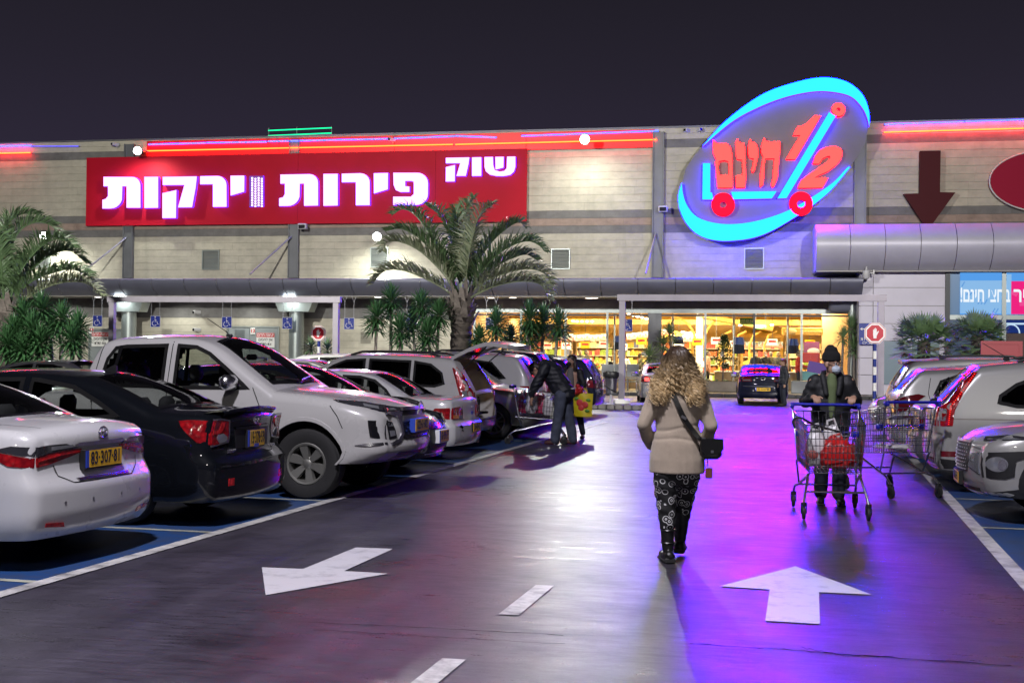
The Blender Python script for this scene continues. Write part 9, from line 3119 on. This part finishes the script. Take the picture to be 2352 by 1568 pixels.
# ------------------------------------------------------------------ trolleys and what they carry
def trolley(label, loc_, rz, k=1.0, w=.56):
 """wire trolley: handle at +y, nose at -y, origin on the ground under the middle"""
 t = thing('shopping_trolley', label, 'shopping trolley', loc_, rz)
 yb0, yb1 = .40, -.46                             # back and front of the basket
 z0b, z0f, z1b, z1f = .50, .44, 1.00, .90         # floor and rim heights
 wb, wf = w / 2, w / 2 - .055
 def cor(u, v, top):                              # u across -1..1, v 0 back .. 1 front
  ww = lerp(wb, wf, v) * (1 if top else .88)
  return Vector((u * ww, lerp(yb0, yb1 + (.0 if top else .05), v), lerp(z1b, z1f, v) if top else lerp(z0b, z0f, v)))
 r = .0034
 for s_ in (-1, 1):
  b = MB()
  n = 17
  for i in range(n):
   v = i / (n - 1)
   b.tube([cor(s_, v, False), cor(s_, v, True)], r, 4, cap=False)
  for j in range(5):
   f = (j + 1) / 6
   b.tube([cor(s_, 0, False).lerp(cor(s_, 0, True), f), cor(s_, 1, False).lerp(cor(s_, 1, True), f)], r, 4, cap=False)
  b.build('side_grid', M['zinc'], t, 60, fix=False)
 b = MB()
 for i in range(15):
  u = lerp(-1, 1, i / 14)
  b.tube([cor(u, 1, False), cor(u, 1, True)], r, 4, cap=False)
 for j in range(6):
  f = (j + 1) / 7
  b.tube([cor(-1, 1, False).lerp(cor(-1, 1, True), f), cor(1, 1, False).lerp(cor(1, 1, True), f)], r * 1.2, 4, cap=False)
 b.build('front_grid', M['zinc'], t, 60, fix=False)
 b = MB()
 for i in range(13):
  u = lerp(-1, 1, i / 12)
  b.tube([cor(u, 0, False), cor(u, 1, False)], r, 4, cap=False)
 for j in range(9):
  v = j / 8
  b.tube([cor(-1, v, False), cor(1, v, False)], r, 4, cap=False)
 b.build('floor_grid', M['zinc'], t, 60, fix=False)
 b = MB()                                         # hinged back flap with the child seat
 for i in range(9):
  u = lerp(-.92, .92, i / 8)
  b.tube([cor(u, .03, False) + Vector((0, 0, .1)), cor(u, .0, True)], r * 1.1, 4, cap=False)
 for f in (.25, .5, .75):
  b.tube([cor(-.95, 0, False).lerp(cor(-.95, 0, True), f), cor(.95, 0, False).lerp(cor(.95, 0, True), f)], r * 1.2, 4, cap=False)
 b.tube([cor(-.92, .16, True) + Vector((0, 0, -.01)), cor(-.92, .20, True) + Vector((0, 0, -.22)), cor(.92, .20, True) + Vector((0, 0, -.22)), cor(.92, .16, True) + Vector((0, 0, -.01))], r * 1.5, 5)
 for i in range(6):
  u = lerp(-.75, .75, i / 5)
  b.tube([cor(u, .02, True) + Vector((0, 0, -.20)), cor(u, .20, True) + Vector((0, 0, -.22)), cor(u, .16, True) + Vector((0, 0, -.02))], r, 4, cap=False)
 b.build('child_seat', M['zinc'], t, 60, fix=False)
 b = MB()
 b.tube([cor(-.7, .12, True) + Vector((0, 0, -.195)), cor(.7, .12, True) + Vector((0, 0, -.195))], .012, 6)
 for s_ in (-1, 1):
  b.box(cor(s_ * .86, .2, True) + Vector((0, 0, -.20)), (.09, .05, .06), ch=.012)
 b.build('seat_flap', M['trolley_blue'], t, 50)
 b = MB()                                         # rim
 rim = [cor(-1, 0, True), cor(-1, 1, True), cor(1, 1, True), cor(1, 0, True)]
 b.tube(rim, .007, 6)
 b.tube([cor(-1, 0, True), cor(1, 0, True)], .006, 6)
 low = [cor(-1, 0, False), cor(-1, 1, False), cor(1, 1, False), cor(1, 0, False)]
 b.tube(low, .006, 6, closed=True)
 b.build('basket_rim', M['zinc'], t, 60)
 b = MB()
 for s_ in (-1, 1):
  b.tube([cor(s_, .08, False), cor(s_, 0, True) + Vector((0, .03, .0)), cor(s_, 0, True) + Vector((0, .10, .06))], .010, 6)
 b.build('handle_arms', M['zinc'], t, 60)
 b = MB()
 hy = cor(1, 0, True) + Vector((0, .10, .065))
 b.tube([(-hy.x - .02, hy.y, hy.z), (hy.x + .02, hy.y, hy.z)], .0165, 10)
 for s_ in (-1, 1):
  b.box((s_ * (hy.x + .005), hy.y - .03, hy.z - .02), (.035, .10, .05), ch=.012)
 b.build('handle', M['trolley_blue'], t, 50)
 b = MB()                                         # chassis
 for s_ in (-1, 1):
  b.tube(catmull([(s_ * (wb - .02), .52, .16), (s_ * (wb - .025), .42, .235), (s_ * (wb - .05), .25, .27), (s_ * (wf - .03), -.25, .40), (s_ * (wf - .03), -.36, .42)], 5), .0135, 8)
  b.tube(catmull([(s_ * (wf + .025), -.50, .16), (s_ * (wf + .01), -.44, .24), (s_ * (wf - .02), -.34, .36), (s_ * (wf - .03), -.28, .41)], 5), .0135, 8)
  b.tube([(s_ * (wb - .05), .25, .27), (s_ * (wb * .9), .36, z0b)], .011, 6)
 b.tube([(-wf, -.42, .26), (wf, -.42, .26)], .011, 6)
 b.tube([(-wb + .04, .30, .26), (wb - .04, .30, .26)], .011, 6)
 b.build('chassis', M['zinc'], t, 60)
 for (x, y) in ((wb - .02, .52), (-wb + .02, .52), (wf + .025, -.50), (-wf - .025, -.50)):
  c = MB()
  c.lathe([(0, .13), (.028, .13), (.028, .165), (0, .165)], 12, Matrix.Translation((x, y, 0)))
  for s_ in (-1, 1):
   c.box((x + s_ * .024, y + .01, .10), (.006, .055, .085), ch=.003)
  ca = c.build('castor', M['black_plastic'], t, 50)
  MB().lathe([(.0, -.016), (.05, -.016), (.064, -.012), (.066, 0), (.064, .012), (.05, .016), (0, .016)], 20, Matrix.Translation((x, y + .015, .067)) @ Matrix.Rotation(pi / 2, 4, 'Y')).build('castor_wheel', M['rubber'], ca, 40)
 if k != 1.0:
  t.scale = (k, k, k)
 return t, cor
def crumpled(name, c, dims, m, parent, seed=0, amp=.05, handles=True):
 b = MB()
 n, m_ = 22, 16
 b.ball((0, 0, 0), 1.0, n, m_)
 vs = []
 for v in b.v:
  v = Vector(v)
  q = Vector([math.copysign(abs(a) ** .5, a) for a in v])
  d = noise.noise(v * 2.6 + Vector((seed, 0, 0))) * amp * 2 + noise.noise(v * 6 + Vector((0, seed, 0))) * amp
  q = q * (1 + d)
  if q.z > .3:
   q.x *= 1 - .45 * (q.z - .3)
   q.y *= 1 - .45 * (q.z - .3)
  vs.append((c[0] + q.x * dims[0] / 2, c[1] + q.y * dims[1] / 2, max(c[2] - dims[2] / 2, c[2] + q.z * dims[2] / 2)))
 b.v = vs
 if handles:
  for s_ in (-1, 1):
   b.tube([(c[0] - .05, c[1] + s_ * .04, c[2] + dims[2] * .45), (c[0] - .05, c[1] + s_ * .03, c[2] + dims[2] * .62), (c[0] + .02, c[1] + s_ * .02, c[2] + dims[2] * .68), (c[0] + .05, c[1] + s_ * .03, c[2] + dims[2] * .45)], .012, 5)
 return b.build(name, m, parent, 60)
# the man's trolley
tx, ty_ = (mx_ - .06, my_ - .90)
tr1, cor1 = trolley('trolley with a blue handle pushed by the man in the black hat', (tx, ty_, 0), .05, 1.07, .66)
M['red_film'] = mat('red_plastic_bag', (.50, .012, .012), .28, coat=.3)
M['white_film'] = mat('white_plastic_bag', (.55, .53, .54), .35)
def on(t, p):
 return Matrix.Translation(t.location) @ Matrix.Rotation(t.rotation_euler.z, 4, 'Z') @ (Vector(p) * t.scale.x)
q = on(tr1, (.045, -.22, .47))
o = thing('carrier_bag', 'shiny red plastic bag lying in the man\'s trolley', 'bag', q)
crumpled('bag_body', (0, 0, .155), (.34, .26, .30), M['red_film'], o, 3, .17)
q = on(tr1, (-.155, -.12, .48))
o = thing('carrier_bag', 'full white plastic bag standing beside the red one', 'bag', q)
crumpled('bag_body', (0, 0, .19), (.20, .22, .38), M['white_film'], o, 9, .10)
MB().ball((-.03, -.10, .13), (.06, .02, .05), 10, 6).build('red_print', mat('faded_red_print', (.5, .12, .1), .5), o, 50)
q = on(tr1, (.02, .06, .50))
o = thing('carrier_bag', 'upright white plastic bag with looped handles at the back of the man\'s trolley', 'bag', q)
crumpled('bag_body', (0, 0, .20), (.22, .18, .40), M['white_film'], o, 14, .10)
q = on(tr1, (-.31, -.25, .93))
o = thing('walking_stick', 'black walking stick with a curved handle hooked over the trolley side', 'stick', q)
b = MB()
b.tube(catmull([(-.06, 0, -.08), (-.085, 0, -.01), (-.04, 0, .035), (.02, .0, .02), (.16, .05, -.05), (.42, .15, -.12)], 6), .012, 8)
b.build('stick_body', M['black_plastic'], o, 60)
# empty trolley
ex, ey = G(2094, 1143)
ex, ey = ex - .41 * .50, ey + .91 * .50
tr2, cor2 = trolley('empty trolley standing crosswise behind the white off-roader, a leaflet in its seat', (ex, ey, 0), pi + .42, 1.07, .63)
q = on(tr2, (0, .27, .89))
o = thing('leaflet', 'printed leaflet left in the child seat of the empty trolley', 'leaflet', q, pi + .42)
MB().box((0, 0, 0), (.34, .20, .006), rot=Matrix.Rotation(.25, 3, 'X')).build('sheet', M['print_white'], o)
b = MB()
b.box((-.08, .02, .005), (.14, .10, .006), rot=Matrix.Rotation(.25, 3, 'X'))
o2 = b.build('red_print', mat('leaflet_red', (.5, .05, .04), .5), o)
MB().box((.08, -.01, .004), (.12, .12, .006), rot=Matrix.Rotation(.25, 3, 'X')).build('blue_print', mat('leaflet_blue', (.06, .12, .4), .5), o)
q = on(tr2, (.0, .05, .525))
o = thing('white_sheet', 'crumpled white paper on the floor of the empty trolley', 'paper', q, pi + .42)
crumpled('sheet', (0, 0, .03), (.36, .40, .06), M['white_film'], o, 5, .2, False)
# trolley of the stooping man
lx, ly = G(1232, 1020)
tr3, cor3 = trolley('loaded trolley between the stooping man and the silver green off-roader', (lx - .02, ly + .25, 0), pi / 2 + .12, 1.02, .60)
wdef = [((-.1, -.2, .52), (.22, .22, .34), 'white_film', 'white plastic bag at the front of the loaded trolley'), ((.12, -.05, .54), (.24, .26, .36), 'pink', 'pink red bag in the middle of the loaded trolley'), ((-.1, .12, .56), (.22, .22, .40), 'white_film', 'white plastic bag nearest the stooping man'), ((.12, .26, .56), (.22, .20, .36), 'pink', 'pink bag under the arms of the stooping man')]
M['pink'] = mat('pink_bag', (.50, .03, .10), .35)
for i, (p, dm, m, lab) in enumerate(wdef):
 o = thing('carrier_bag', lab, 'bag', on(tr3, p))
 crumpled('bag_body', (0, 0, dm[2] / 2), dm, M[m], o, i * 7, .10)
for i, (p, lab) in enumerate((((-.17, -.28, .48), 'plastic bottle with a green cap at the nose of the loaded trolley'), ((.0, -.33, .47), 'plastic bottle with a yellow cap in the loaded trolley'))):
 o = thing('bottle', lab, 'bottle', on(tr3, p))
 b = MB()
 b.lathe([(0, 0), (.042, 0), (.045, .02), (.045, .19), (.018, .25), (.016, .27), (0, .27)], 14)
 b.build('bottle_body', mat('bottle_plastic', (.5, .52, .45), .15) if i == 0 else bpy.data.materials['bottle_plastic'], o, 50)
 MB().lathe([(0, .265), (.019, .265), (.019, .29), (0, .29)], 10).build('cap', M['fan'] if i == 0 else M['plate_yellow'], o)
